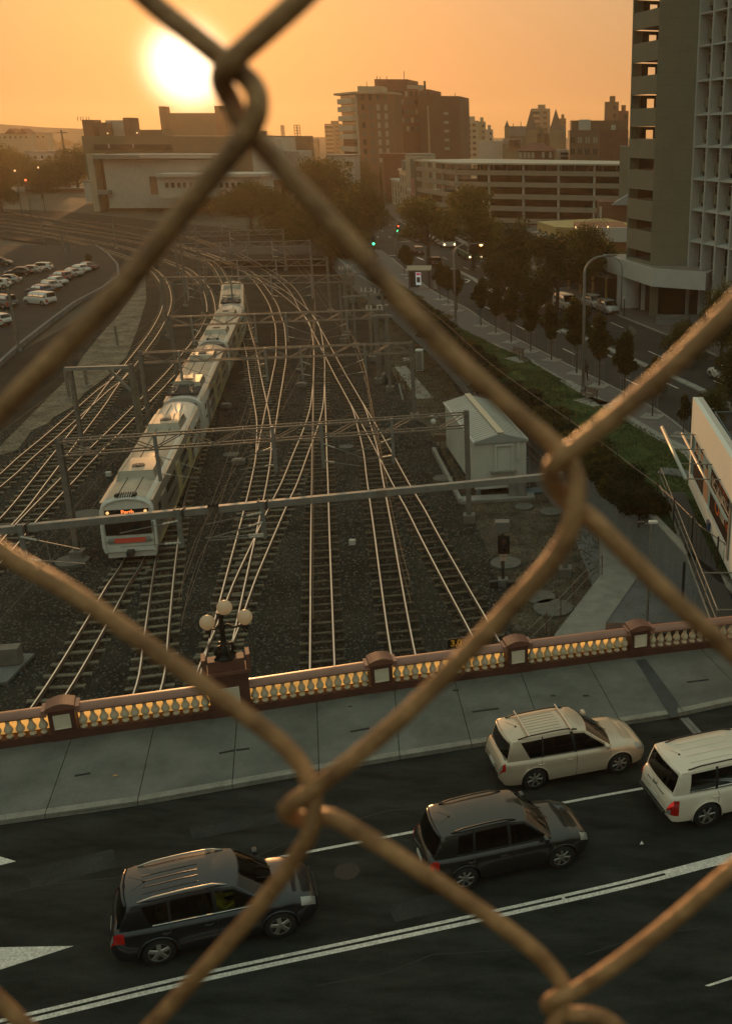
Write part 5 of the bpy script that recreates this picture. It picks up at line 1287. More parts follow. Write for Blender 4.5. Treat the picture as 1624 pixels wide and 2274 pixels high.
Svan = suv(4.8, 1.86, 1.85, 2.9, 0.85, 0.34, 1.12, 1.06, 1.0, crown=0.04,
           cols=[(1.45, 0.9, 's'), (1.36, 0.8, 'g'), (0.35, 0.28, 's'), (0.25, 0.2, 'g'), (-0.8, -0.8, 's'), (-0.9, -0.9, 'g'), (-1.95, -1.9, 's'), (-2.25, -2.12, 's')],
           roof=[(-2.3, 1.76), (-1.6, 1.80), (0.4, 1.80), (0.9, 1.74)], handles=(), gaps=(), spokes=5, tail='high')
PC = {n: paint('far_' + n, c, mt, 0.4) for n, c, mt in (('white', (0.60, 0.57, 0.52), 0), ('silver', (0.36, 0.34, 0.32), .3), ('maroon', (0.14, 0.03, 0.025), .2), ('black', (0.02, 0.02, 0.022), .2), ('blue', (0.03, 0.04, 0.10), .2), ('grey', (0.14, 0.14, 0.14), .3))}
PROTO = {}
def place(kind, colour, loc, rz, label, lit=False, cat='car', name='parked_car', group=None):
    key = (kind, lit)
    if key not in PROTO:
        o = car(label, at(loc, rz), {'s': Ssed, 'h': Shat, 'v': Svan}[kind], PC['white'], name=name, cat=cat, detail=False, lit=lit); PROTO[key] = o; r = o
    else:
        r = dup(PROTO[key], at(loc, rz), label); r.name = name
    r['label'] = label; r['category'] = cat
    if group: r['group'] = group
    elif 'group' in r: del r['group']
    for ch in r.children:
        if ch.name.split('.')[0] in ('body', 'cabin', 'arch_lip'):
            ch.material_slots[0].link = 'OBJECT'; ch.material_slots[0].material = PC[colour]
    return r
# car park on the left: px of the car's middle on the ground, heading, colour
CPZ = 0.31
hdg = math.atan2(-0.55, 1.0)
def cpc(px, py): return G(px, py, CPZ)
rowdir = (cpc(70, 668) - cpc(190, 615)); 
NG = 'cars parked in the car park left of the tracks'
for px, py, k_, c_, rz, lab in (
    (90, 676, 'v', 'white', 2.75, 'white van with an orange roof stripe at the near end of the car park row'),
    (88, 655, 'h', 'blue', 2.75, 'dark blue hatchback immediately behind the white van'),
    (108, 644, 's', 'silver', 2.75, 'silver saloon third in the row behind the white van'),
    (122, 634, 's', 'white', 2.75, 'white saloon fourth in the row behind the white van'),
    (135, 623, 'h', 'maroon', 2.75, 'dark maroon car in the middle of the car park row with a bright roof edge'),
    (158, 615, 's', 'silver', 2.75, 'pale saloon just behind the dark maroon car'),
    (175, 606, 's', 'white', 2.75, 'cream-white car second from the far end of the row'),
    (192, 600, 's', 'maroon', 2.75, 'deep red saloon at the far end of the car park row'),
    (90, 602, 'h', 'white', 3.3, 'white hatchback parked across from the row, furthest back'),
    (66, 608, 's', 'silver', 3.3, 'silver low saloon in front of the white hatchback across the aisle'),
    (44, 612, 's', 'black', 3.3, 'black low saloon with a bright roof outline across the aisle'),
    (16, 630, 's', 'silver', 3.3, 'silver saloon at the left edge of the picture near the pole'),
    (-6, 640, 'h', 'white', 3.3, 'white car half cut off by the left edge of the picture'),
    (4, 683, 'v', 'grey', 2.75, 'dark pickup-like wagon cut off by the left edge beside the pole'),
    (-8, 722, 'h', 'white', 2.75, 'white car nose just entering at the left edge of the car park'),
    (2, 590, 'h', 'black', 0.2, 'black car with a glowing red tail light at the far left edge')):
    p = cpc(px, py); place(k_, c_, p, rz, lab, lit=(py == 590), group=None if k_ == 'v' else NG)
# street: direction of travel along the kerb
def sdir(y):
    i = min(range(len(kerbL) - 1), key=lambda i: abs(kerbL[i].y - y)); d = kerbL[i + 1] - kerbL[i]; return math.atan2(d.y, d.x)
for px, py, k_, c_, rev, lit, lab in (
    (927, 565, 'h', 'black', 0, True, 'dark hatchback braking at the junction stop line'),
    (966, 590, 's', 'black', 0, True, 'dark saloon braking with three red lights behind the hatchback'),
    (1150, 692, 's', 'white', 0, True, 'white saloon with a red tail light between the young street trees'),
    (1160, 640, 'h', 'silver', 1, False, 'silver wagon driving towards the viewer past the big tree'),
    (938, 535, 'v', 'black', 0, False, 'dark van stopped by the big trees at the junction'),
    (1317, 682, 'h', 'white', 1, False, 'white hatchback parked under the tower canopy'),
    (1349, 694, 'h', 'silver', 1, False, 'silver station wagon parked in front of the white hatchback'),
    (1255, 686, 'v', 'white', 1, False, 'white van half hidden behind the street trees'),
    (1160, 622, 's', 'silver', 1, False, 'pale car glimpsed behind the big dark tree')):
    p = G(px, py, ST - 0.02); place(k_, c_, p, sdir(p.y) + (math.pi if rev else 0), lab, lit=lit, name='street_car')
lampw = mat('headlamp_lit', (1, 0.85, 0.6), 0.4, emit=(1.0, 0.72, 0.40), estr=4.0)
busw = mat('bus_white', (0.50, 0.48, 0.44), 0.4, coat=0.3); busg = mat('bus_green', (0.05, 0.12, 0.06), 0.4, coat=0.3)
def bus(px, py, label, lower):
    p = G(px, py, ST - 0.02); a = sdir(p.y) + math.pi; t = thing('city_bus', label, 'bus', p, a); MMb = TM[t.name]
    def B(mb, nm, m, par=None): mb.v = [tuple(MMb @ Vector(v)) for v in mb.v]; return mb.build(nm, m, par or t)
    o = B(MB().box((0, 0, 1.72), (11.5, 2.45, 2.75)), 'body', busw); bevel(o, 0.12, 3)
    o = B(MB().box((0, 0, 0.8), (11.54, 2.49, 0.85)), 'lower_panel', lower); bevel(o, 0.08, 2)
    for s_ in (-1, 1):
        for i in range(7): B(MB().box((-4.6 + i * 1.5, s_ * 1.232, 1.95), (1.35, 0.02, 1.0)), 'window', tdark)
        for x in (-3.4, 3.6):
            B(MB().tube([(x, s_ * 0.95, 0.48), (x, s_ * 1.26, 0.48)], 0.48, 16), 'wheel', tyre_m)
        B(MB().sphere((5.80, s_ * 0.95, 0.72), 0.15, 8, 6), 'headlight', lampw)
        B(MB().box((5.9, s_ * 1.42, 2.2), (0.2, 0.12, 0.4)), 'mirror', trim_m)
    B(MB().box((5.76, 0, 1.85), (0.04, 2.2, 1.25)), 'windscreen', tdark); B(MB().box((5.76, 0, 2.78), (0.04, 1.8, 0.3)), 'destination_panel', tdark)
    B(MB().box((-1.5, 0, 3.2), (2.6, 1.6, 0.22)), 'roof_unit', busw)
bus(985, 545, 'city bus with lit headlights left of the other bus, by the big trees', busw)
bus(1040, 572, 'green-skirted city bus half hidden behind the street tree', busg)
# ------------------------------------------------------------------ buildings
conc_w = mat('tower_concrete', (0.18, 0.18, 0.13), 0.85, var=0.07, scale=0.5, bump=0.08, bscale=6, speck=(8, 0.06))
conc_c = mat('canopy_white', (0.50, 0.49, 0.45), 0.75, var=0.06, scale=0.8)
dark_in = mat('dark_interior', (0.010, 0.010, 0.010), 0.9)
win_m = mat('window_glass', (0.02, 0.022, 0.024), 0.08, spec=0.6)
win_c = mat('window_curtained', (0.10, 0.095, 0.085), 0.3, var=0.3, scale=1.5)
brick_m = mat('brick_red', (0.17, 0.065, 0.04), 0.9, var=0.14, scale=0.5, speck=(3, 0.12))
brick_b = mat('brick_brown', (0.20, 0.11, 0.065), 0.9, var=0.12, scale=0.4, speck=(3, 0.1))
cream_m = mat('cream_render', (0.42, 0.35, 0.24), 0.85, var=0.1, scale=0.4)
olive_m = mat('olive_concrete', (0.16, 0.14, 0.09), 0.9, var=0.12, scale=0.1)
pale_m = mat('pale_wall', (0.46, 0.43, 0.37), 0.85, var=0.07, scale=0.15, speck=(0.8, 0.05))
roof_grey = mat('roof_grey', (0.22, 0.21, 0.19), 0.6, var=0.1, scale=0.3)
roof_red = mat('roof_tile_red', (0.17, 0.055, 0.03), 0.85, var=0.2, scale=1)
stone_m = mat('cathedral_stone', (0.20, 0.16, 0.10), 0.9, var=0.2, scale=0.2)
slate_m = mat('slate_roof', (0.07, 0.06, 0.05), 0.7, var=0.2, scale=0.3)
far_m = mat('far_building', (0.24, 0.20, 0.15), 0.9, var=0.1, scale=0.05)
yellow_m = mat('ochre_wall', (0.42, 0.30, 0.12), 0.85, var=0.1, scale=0.5)

def frame3(A, B):
    """wall frame: s metres from A towards B, o metres outward (to the right of A->B reversed = towards the viewer side), z up"""
    A = Vector((A[0], A[1])); B = Vector((B[0], B[1])); u = (B - A).normalized(); n = Vector((u.y, -u.x))
    def f(s, o, z): p = A + u * s + n * o; return Vector((p.x, p.y, z))
    f.L = (B - A).length; f.u = u; f.n = n
    return f
def wbox(mb, f, s0, s1, o0, o1, z0, z1):
    vs = [f(s, o, z) for z in (z0, z1) for s, o in ((s0, o0), (s1, o0), (s1, o1), (s0, o1))]
    return mb._a(vs, [(0, 1, 2, 3), (7, 6, 5, 4), (4, 5, 1, 0), (5, 6, 2, 1), (6, 7, 3, 2), (7, 4, 0, 3)])

# --- concrete stair tower and gridded office block on the right
Bc = Vector((12.3, 119.0)); sdv = Vector((-.327, .945)).normalized(); Ac = Bc + sdv * 6.9; Cc = Bc + Vector((.973, -.232)).normalized() * 4.6
tw_ = thing('concrete_tower', 'tall pale concrete stair tower with open corner landings and a white canopy at its foot', 'tower', (Bc.x, Bc.y, ST))
zf = lambda py: zat(Bc, py)
opens = [(55.7 - 72 * 3, 88 - 72 * 3), (55.7 - 144, 88 - 144), (-16.5, 16), (55.7, 88), (132, 164.5), (206.8, 239), (280.5, 309), (353, 380.5), (423.8, 448), (493, 517), (562, 583)]
lv_ = [(zf(b), zf(a)) for a, b in opens][::-1]
f = frame3(Ac, Bc)      # outward = towards the street
zlist = [8.0] + [z for ab in lv_ for z in ab] + [62.0]
for i in range(0, len(zlist) - 1, 2):
    q = MB(); wbox(q, f, 0, f.L + 0.0, -0.30, 0.0, zlist[i], zlist[i + 1]); q.build('spandrel_panel', conc_w, tw_)
for (z0, z1) in lv_:
    q = MB(); wbox(q, f, 0.0, 0.25, -3.0, -0.001, z0, z1) if False else None
for k, (z0, z1) in enumerate(lv_):
    hole = k >= 4
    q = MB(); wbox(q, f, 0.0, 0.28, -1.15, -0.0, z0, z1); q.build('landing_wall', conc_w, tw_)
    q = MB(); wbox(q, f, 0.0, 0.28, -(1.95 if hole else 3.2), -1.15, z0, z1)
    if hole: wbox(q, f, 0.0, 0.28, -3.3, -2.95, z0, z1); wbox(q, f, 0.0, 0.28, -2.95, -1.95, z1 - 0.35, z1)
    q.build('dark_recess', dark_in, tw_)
q = MB()
for i in range(0, len(zlist) - 1, 2): wbox(q, f, 0.001, f.L - 0.3, -3.6, -0.30, zlist[i] + 0.15, min(zlist[i + 1] - 0.02, zlist[i] + 4))
for (z0, z1) in lv_: wbox(q, f, 3.0, f.L - 0.3, -3.8, -3.5, z0 - 0.1, z1 + 0.1)
q.build('landing_slabs', mat('landing_concrete', (0.10, 0.10, 0.09), 0.9), tw_)
f2 = frame3(Bc, Cc)
floor_z = [a for a, b in lv_]
zc_ = 8.0
for i, z in enumerate([8.2] + floor_z[1:] + [62.0]):
    pass
zz = [8.0] + [a + 0.15 for a, b in lv_[1:]] + [62.0]
for a, b in zip(zz[:-1], zz[1:]):
    m_ = (a + b) / 2 + 0.4
    for c_, d_2 in ((a, m_), (m_, b)):
        q = MB(); wbox(q, f2, 0.0, f2.L, -4.0, 0.0, c_ + 0.012, d_2 - 0.012); q.build('wall_panel', conc_w, tw_)
q = MB(); wbox(q, f2, 0.02, f2.L - 0.02, -3.9, -0.03, 8.0, 62); q.build('wall_core', mat('joint_grey', (0.11, 0.11, 0.10), 0.9), tw_)
# canopy box wrapping the foot
P1, P2, P3, P4 = Vector((7.4, 129.5)), Vector((12.15, 114.6)), Vector((17.6, 111.6)), Vector((18.6, 114.0))
q = MB(); q.prism([tuple(P1), tuple(P2), tuple(P3), (20.0, 118), (14, 132)], 6.45, 8.25); o = q.build('canopy', conc_c, tw_)
q = MB(); q.prism([(P1.x + 0.4, P1.y), (P2.x + 0.15, P2.y + 0.5), (P3.x, P3.y + 0.6), (19.6, 117.8), (14, 131)], 8.25, 8.0 + 0.27); q.build('canopy_top', roof_grey, tw_)
for a, b in ((P1, P2), (P2, P3)):
    ff = frame3(a, b); q = MB(); wbox(q, ff, 0, ff.L, -0.22, 0.0, 8.25, 8.42); q.build('canopy_upstand', conc_c, tw_)
# piers and dark recess below the canopy
def pier(px0, px1, py, name='pier', m=conc_w, d=0.8):
    a, b = G(px0, py, ST), G(px1, py, ST); c = (a + b) / 2
    q = MB(); q.box((c.x, c.y + d / 2, (ST + 6.45) / 2), ((b - a).length, d, 6.45 - ST)); return q.build(name, m, tw_)
pier(1441, 1458, 704); pier(1422, 1430, 690, m=conc_c); 
q = MB(); c = G(1396, 681, ST); q.cyl((c.x, c.y, ST), 1.6, 3.85, 20); q.build('round_pier', conc_c, tw_)
q = MB(); q.prism([(9.5, 130), (13.2, 119.5), (17.4, 117.5), (22, 116), (22, 135), (12, 136)], ST, 6.44); q.build('foyer', dark_in, tw_)
q = MB(); a = G(1452, 668, ST); q.bar((12.3, 118.2, 5.0), (13.0, 117.9, 5.0), 0.06, 0.12); q.build('arrow_sign', trim_m, tw_)
q = MB()
for i in range(6): q.box((15.0 + i * 0.05, 112.0 + i * 0.5, ST + 0.08 + i * 0.12), (5.0, 0.5, 0.14))
q.build('steps', concrete_d, tw_)
# gridded office block
of = thing('office_block', 'pale office block with a deep projecting grid of fins and ledges at the right edge', 'office building', (Cc.x, Cc.y, ST))
Dc = Cc + (-sdv) * 24.0
fo_ = frame3(Cc, Dc); bay = 3.05; nb_ = 7
zfl = [6.2] + [a - 0.75 for a, b in lv_]
zfl = [zfl[0]] + zfl[2:]; step_ = zfl[5] - zfl[4]; zfl += [zfl[-1] + step_]
for i in range(nb_ + 1):
    q = MB(); wbox(q, fo_, i * bay - 0.14, i * bay + 0.14, -0.9, 0.35, ST, 62); q.build('fin', mat('grid_white', (0.44, 0.45, 0.42), 0.8, var=0.06, scale=0.6), of)
for z in zfl:
    for i in range(nb_):
        q = MB(); vs = [fo_(s, o_, z + h_) for s in (i * bay + 0.14, (i + 1) * bay - 0.14) for o_, h_ in ((-0.9, 0.30), (0.28, 0.04), (0.28, -0.10), (-0.9, -0.10))]
        q._a(vs, [(0, 1, 2, 3), (7, 6, 5, 4), (0, 4, 5, 1), (1, 5, 6, 2), (2, 6, 7, 3), (3, 7, 4, 0)]); q.build('ledge', MATS['grid_white'], of)
for k_, (z0, z1) in enumerate(zip(zfl[:-1], zfl[1:])):
    for i in range(nb_):
        s0, s1 = i * bay + 0.14, (i + 1) * bay - 0.14
        q = MB(); wbox(q, fo_, s0, s1, -0.95, -0.62, z0 + 0.75, z0 + 1.75); q.build('spandrel', conc_w, of)
        q = MB(); wbox(q, fo_, s0 + 0.1, s1 - 0.1, -1.0, -0.93, z0 + 1.75, z1 - 0.1)
        o = q.build('window', win_c if random.random() < 0.45 else win_m, of)
        q = MB(); wbox(q, fo_, s0, s1, -0.92, -0.86, z0 + 2.65, z0 + 2.73); wbox(q, fo_, (s0 + s1) / 2 - 0.04, (s0 + s1) / 2 + 0.04, -0.92, -0.86, z0 + 1.75, z1 - 0.1); q.build('glazing_bar', MATS['grid_white'], o)
q = MB(); wbox(q, fo_, -0.1, 24, -16, -1.0, ST, 62); q.build('wall', mat('office_dark', (0.06, 0.06, 0.055), 0.9), of)

# --- multi-storey car park
cp_ = thing('multistorey_car_park', 'five-deck concrete car park with long open bands between the tower and the brick hospital', 'car park', (-20.7, 250, ST))
K0, K1, K2 = Vector((-33.2, 279)), Vector((-20.7, 250)), Vector((19.5, 237.5))
topz = zat(K1, 361); fl = (zat(K1, 378) - zat(K1, 405)) 
bands = []
for yt, yb_ in ((371.5, 386), (397, 411.5), (423, 438), (449.5, 464), (476, 490)): bands.append((zat(K1, yb_ + 2), zat(K1, yt + 6)))
for A_, B_ in ((K0, K1), (K1, K2)):
    ff = frame3(A_, B_)
    for z0, z1 in bands:
        n_ = max(2, int(ff.L / 9)); 
        for i in range(n_):
            q = MB(); wbox(q, ff, ff.L * i / n_ + 0.012, ff.L * (i + 1) / n_ - 0.012, -0.3, 0.0, z0, z1); q.build('parapet_panel', mat('deck_concrete', (0.27, 0.235, 0.175), 0.85, var=0.08, scale=0.4), cp_)
    n_ = max(3, int(ff.L / 8.2))
    for i in range(n_ + 1):
        s = min(max(ff.L * i / n_, 0.3), ff.L - 0.3)
        q = MB(); wbox(q, ff, s - 0.22, s + 0.22, -0.95, -0.35, ST, topz - 0.4); q.build('column', pale_m, cp_)
    n_ = int(ff.L / 3.2)
    q = MB()
    for i in range(n_ + 1): s = ff.L * i / n_; wbox(q, ff, s - 0.06, s + 0.06, -0.35, -0.2, bands[0][1], topz - 0.3)
    q.build('railing_posts', steel_m, cp_)
q = MB(); q.prism([tuple(K0 + Vector((-0.2, -0.5))), tuple(K1 + Vector((-0.3, -0.8))), tuple(K2 + Vector((1, -0.8))), (26, 262), (-18, 290)], topz - 0.35, topz); q.build('roof', mat('deck_roof', (0.42, 0.37, 0.29), 0.6), cp_)
q = MB()
for z0, z1 in bands: q.prism([tuple(K0 + Vector((0.8, 0.6))), tuple(K1 + Vector((0.5, 1.0))), tuple(K2 + Vector((0, 1.0))), (26, 261), (-18, 289)], z0 - 0.05, z0 + 0.25)
q.build('deck_slabs', mat('deck_dark', (0.06, 0.055, 0.045), 0.9), cp_)
q = MB(); q.prism([(-16, 262), (18, 252), (20, 258), (-14, 270)], ST, topz - 0.4); q.build('core_wall', dark_in, cp_)
ff = frame3(K0, K0 + Vector((-2, 8)));
q = MB(); q.prism([(K0.x - 1.2, K0.y - 0.5), (K0.x + 0.6, K0.y - 0.6), (K0.x + 1.0, K0.y + 6), (K0.x - 1, K0.y + 6)], ST, topz + 0.3); q.build('end_wall', conc_w, cp_)
q = MB(); q.box((K0.x - 0.6, K0.y - 1.6, ST + 6.8), (1.0, 0.25, 4.6)); q.build('hanging_sign', mat('sign_pink', (0.40, 0.20, 0.18), 0.7), cp_)
tx = bpy.data.curves.new('sign_text', 'FONT'); tx.body = 'P'; tx.size = 1.0; tx.extrude = 0.01; tx.align_x = 'CENTER'
to = bpy.data.objects.new('sign_text', tx); COL.objects.link(to); tx.materials.append(conc_c); to.parent = cp_; to.matrix_local = TM[cp_.name].inverted() @ Matrix.Translation((K0.x - 0.6, K0.y - 1.75, ST + 4.8)) @ Matrix.Rotation(math.pi / 2, 4, 'X')

# --- generic block with windows you can tell apart
def facade(parent, A_, B_, z0, z1, nx, nz, ww, wh, m=win_m, o0=0.0, mlist=None, skip=0.0):
    ff = frame3(A_, B_); dxx = ff.L / nx; dzz = (z1 - z0) / nz
    for i in range(nx):
        for j in range(nz):
            if random.random() < skip: continue
            q = MB(); s = dxx * (i + 0.5); z = z0 + dzz * (j + 0.5)
            wbox(q, ff, s - ww / 2, s + ww / 2, -0.1 + o0, 0.06 + o0, z - wh / 2, z + wh / 2)
            q.build('window', (random.choice(mlist) if mlist else m), parent)
def block(name, label, cat, pts, z0, z1, m, roof=None):
    t = thing(name, label, cat, (pts[0][0], pts[0][1], 0)); MB().prism(pts, z0, z1).build('wall', m, t)
    if roof: MB().prism([(p[0] + 0.0, p[1]) for p in pts], z1, z1 + 0.5).build('roof', roof, t)
    return t
def vx(px, Y, py=340): return VY(px, py, Y).x
def zp(Y, py, x=0): return zat((x, Y), py)
# hospital
Y = 400.0
H0 = Vector((vx(763.6, 418), 418)); H1 = Vector((vx(800.5, Y), Y)); H2 = Vector((vx(880, Y + 6), Y + 6)); H3 = Vector((vx(958, 424), 424)); H4 = Vector((vx(1022, 424), 424))
hp = thing('brick_hospital', 'large brown brick hospital with a sunlit balcony end and stepped roof blocks', 'hospital', (H1.x, H1.y, 0))
zt1 = zp(Y, 208)
MB().prism([tuple(H1), tuple(H2), (H2.x + 6, 450), (H0.x + 4, 450), tuple(H0)], 0, zt1).build('wall', brick_b, hp)
MB().prism([(H1.x - 0.8, H1.y - 1.6), (H2.x + 0.5, H2.y - 1.2), (H2.x + 4, 440), (H0.x - 1, 432), (H0.x - 2.6, H0.y)], zt1, zt1 + 0.7).build('roof', cream_m, hp)
MB().prism([(H1.x, H1.y + 1), (H1.x + 9, H1.y + 2), (H1.x + 9, H1.y + 14), (H1.x - 1, H1.y + 16)], zt1 + 0.7, zp(Y, 191)).build('plant_room', cream_m, hp)
MB().prism([(vx(840, 422), 421), (vx(911, 422), 422), (vx(911, 422) + 2, 440), (vx(840, 422), 440)], 0, zp(422, 176)).build('lift_tower', brick_m, hp)
MB().prism([(H2.x - 2, 414), (H3.x, 424), (H3.x + 2, 450), (H2.x - 2, 450)], 0, zp(422, 198)).build('wing', brick_m, hp)
MB().prism([(H3.x - 4, 419), (H3.x + 1, 419.5), (H4.x, 424), (H4.x + 2, 450), (H3.x, 450)], 0, zp(422, 213)).build('wing', mat('brick_dull', (0.15, 0.075, 0.045), 0.9, var=0.1, scale=0.3), hp)
MB().box((vx(928, 425), 425, zp(425, 196)), (6, 8, 2.0)).build('roof_box', cream_m, hp)
MB().tube([(vx(948, 428), 428, zp(428, 200)), (vx(948, 428), 428, zp(428, 180))], 0.45, 6).build('flue', dark_m, hp)
for x_, a_ in ((845, 168), (852, 170), (866, 169), (904, 158), (1013, 207), (822, 181), (808, 190)):
    MB().tube([(vx(x_, 425), 425, zp(425, 215)), (vx(x_, 425), 425, zp(425, a_))], 0.12, 4).build('aerial', dark_m, hp)
ff = frame3(H0, H1)
zr0 = [zp(Y, y) for y in (243, 261, 279, 298, 330, 349)]
for k, y in enumerate((222, 240, 261, 283, 302, 330, 349)):
    q = MB(); z = zp(Y, y); wbox(q, ff, 1.0, ff.L - 2.2, 0.0, 1.8, z - 1.1, z + 0.7); q.build('balcony', mat('balcony_pale', (0.50, 0.44, 0.33), 0.8), hp)
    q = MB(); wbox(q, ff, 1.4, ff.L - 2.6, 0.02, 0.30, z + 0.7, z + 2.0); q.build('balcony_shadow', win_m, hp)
q = MB(); wbox(q, ff, ff.L - 2.0, ff.L - 0.6, 0.0, 0.5, 4, zt1); q.build('lit_pier', MATS['balcony_pale'], hp)
wl_ = [win_c, win_m, mat('window_blind', (0.38, 0.33, 0.25), 0.5)]
ff = frame3(H1, H2)
for j, y in enumerate((216, 238, 258, 278, 297, 316, 336, 355)):
    for i in range(4):
        if j == 0 and i > 3: continue
        q = MB(); z = zp(Y, y); s = 1.8 + i * 2.9 if i < 4 else 0
        wbox(q, ff, s - 0.6, s + 0.6, -0.05, 0.08, z - 1.0, z + 1.0); q.build('window', wl_[2] if i >= 2 and j else wl_[random.randrange(2)], hp)
ff = frame3((H2.x - 2, 414), (H3.x, 424))
for j, y in enumerate((209, 227, 248, 267, 286)):
    for i in range(7):
        q = MB(); z = zp(420, y); s = 2.2 + i * 2.1; wbox(q, ff, s - 0.55, s + 0.55, -0.05, 0.08, z - 0.9, z + 0.9); q.build('window', random.choice(wl_), hp)
ff = frame3((H3.x + 1, 419.5), tuple(H4))
for y in (252, 272, 291, 311, 330):
    q = MB(); z = zp(422, y); wbox(q, ff, ff.L * 0.42, ff.L * 0.42 + 2.0, -0.05, 0.1, z - 0.5, z + 0.5); q.build('window', wl_[2], hp)
MB().bar((vx(953, 418), 418, 8), (vx(953, 418), 418, zp(418, 235)), 0.6).build('downpipe', cream_m, hp)
# low brick wing and tiled roof in front of it
t = block('low_brick_building', 'low dark red brick building with a gabled roof below the hospital', 'building', [(vx(850, 330), 330), (vx(925, 320), 320), (vx(960, 325), 325), (vx(940, 345), 345), (vx(850, 345), 345)], 0, zp(325, 352), brick_m)
MB().prism([(vx(850, 330) - 1, 329), (vx(960, 324), 323), (vx(950, 345), 345), (vx(850, 345) - 1, 345)], zp(325, 352), zp(325, 342)).build('roof', roof_red, t)
t = block('cream_parapet_block', 'small cream block with a flat roof standing above the left end of the car park', 'building', [(vx(898, 290), 290), (vx(958, 287), 287), (vx(958, 287), 296), (vx(898, 290), 298)], 0, zp(290, 346), cream_m, roof_grey)
# terraces beside the street
T0, T1 = Vector((vx(866, 320, 400), 322)), Vector((vx(921, 280, 440), 279))
t = thing('cream_terrace', 'row of cream rendered terraces stepping down beside the car park', 'terrace', (T1.x, T1.y, ST))
for k, (a, b, yy) in enumerate(((0.0, 0.4, 405), (0.4, 0.72, 382), (0.72, 1.0, 428))):
    p, r_ = T0.lerp(T1, a), T0.lerp(T1, b); z = zat(r_, yy)
    MB().prism([tuple(p), tuple(r_), (r_.x + 7, r_.y + 4), (p.x + 7, p.y + 4)], ST, z).build('wall', cream_m, t)
    MB().prism([(p.x - 0.3, p.y), (r_.x - 0.3, r_.y - 0.2), (r_.x + 7, r_.y + 4), (p.x + 7, p.y + 4)], z, z + 0.5).build('cornice', pale_m, t)
    facade(t, p, r_, ST + 0.5, z - 0.3, 3, 2 if k == 2 else 3, 0.9, 1.7, win_m)
p = T0.lerp(T1, 0.62); z = zat(p, 382); q = MB(); q.prism([(p.x, p.y - 5), (p.x + 8, p.y - 3), (p.x + 8, p.y + 7), (p.x, p.y + 6)], z + 0.5, [z + 3.2, z + 1.0, z + 1.0, z + 3.2]); q.build('pitched_roof', roof_grey, t)

# cathedral and its neighbours on the skyline
def spire(t, x, Y, zb_, zm, zt_, w, m):
    MB().box((x, Y, (zb_ + zm) / 2), (w, w, zm - zb_)).build('turret', stone_m, t)
    q = MB(); q._a([(x - w / 2, Y - w / 2, zm), (x + w / 2, Y - w / 2, zm), (x + w / 2, Y + w / 2, zm), (x - w / 2, Y + w / 2, zm), (x, Y, zt_)], [(0, 1, 4), (1, 2, 4), (2, 3, 4), (3, 0, 4)]); q.build('spire', m, t)
Y = 560.0; ca = thing('cathedral', 'dark stone cathedral with twin spires and a steep nave roof on the skyline', 'cathedral', (vx(1190, Y), Y, 0))
def roofed(t, x0, x1, Y0, D_, z0, ze, zr_, wm, rm, axis='x'):
    MB().box(((x0 + x1) / 2, Y0 + D_ / 2, (z0 + ze) / 2), (x1 - x0, D_, ze - z0)).build('wall', wm, t)
    q = MB()
    if axis == 'x': q._a([(x0, Y0 - .3, ze), (x1, Y0 - .3, ze), (x1, Y0 + D_, ze), (x0, Y0 + D_, ze), (x0, Y0 + D_ / 2, zr_), (x1, Y0 + D_ / 2, zr_)], [(0, 1, 5, 4), (2, 3, 4, 5), (0, 4, 3), (1, 2, 5), (3, 2, 1, 0)])
    else: q._a([(x0, Y0, ze), (x1, Y0, ze), (x1, Y0 + D_, ze), (x0, Y0 + D_, ze), ((x0 + x1) / 2, Y0, zr_), ((x0 + x1) / 2, Y0 + D_, zr_)], [(0, 1, 4), (1, 2, 5, 4), (2, 3, 5), (3, 0, 4, 5), (3, 2, 1, 0)])
    q.build('roof' if axis == 'x' else 'gable', rm, t)
roofed(ca, vx(1124, Y), vx(1180, Y), Y, 14, 0, zp(Y, 303), zp(Y, 280), stone_m, slate_m)
roofed(ca, vx(1168, Y), vx(1222, Y), Y - 10, 12, 0, zp(Y, 306), zp(Y, 277), stone_m, stone_m, 'y')
roofed(ca, vx(1218, Y), vx(1252, Y), Y - 2, 12, 0, zp(Y, 305), zp(Y, 280), stone_m, slate_m)
roofed(ca, vx(1117, Y), vx(1160, Y), Y - 14, 10, 0, zp(Y, 318), zp(Y, 308), stone_m, slate_m)
spire(ca, vx(1179, Y), Y - 14, 0, zp(Y, 289), zp(Y, 243), 6.0, slate_m); spire(ca, vx(1232, Y), Y - 14, 0, zp(Y, 289), zp(Y, 243), 6.5, slate_m)
spire(ca, vx(1126, Y), Y - 4, 0, zp(Y, 282), zp(Y, 267), 2.6, slate_m)
for x_, y0_, y1_ in ((1156, 282, 270), (1139, 284, 274), (1173, 284, 274)): MB().bar((vx(x_, Y), Y, zp(Y, y0_)), (vx(x_, Y), Y, zp(Y, y1_)), 0.35).build('finial', slate_m, ca)
for x_ in (1134, 1150, 1143): MB().box((vx(x_, Y - 14), Y - 14.2, zp(Y - 14, 322)), (2.0, 0.3, 5)).build('lancet_window', dark_in, ca)
for x_ in (1195, 1213, 1231): MB().box((vx(x_, Y - 10), Y - 14.6, zp(Y - 10, 311)), (2.2, 0.3, 6)).build('lancet_window', dark_in, ca)
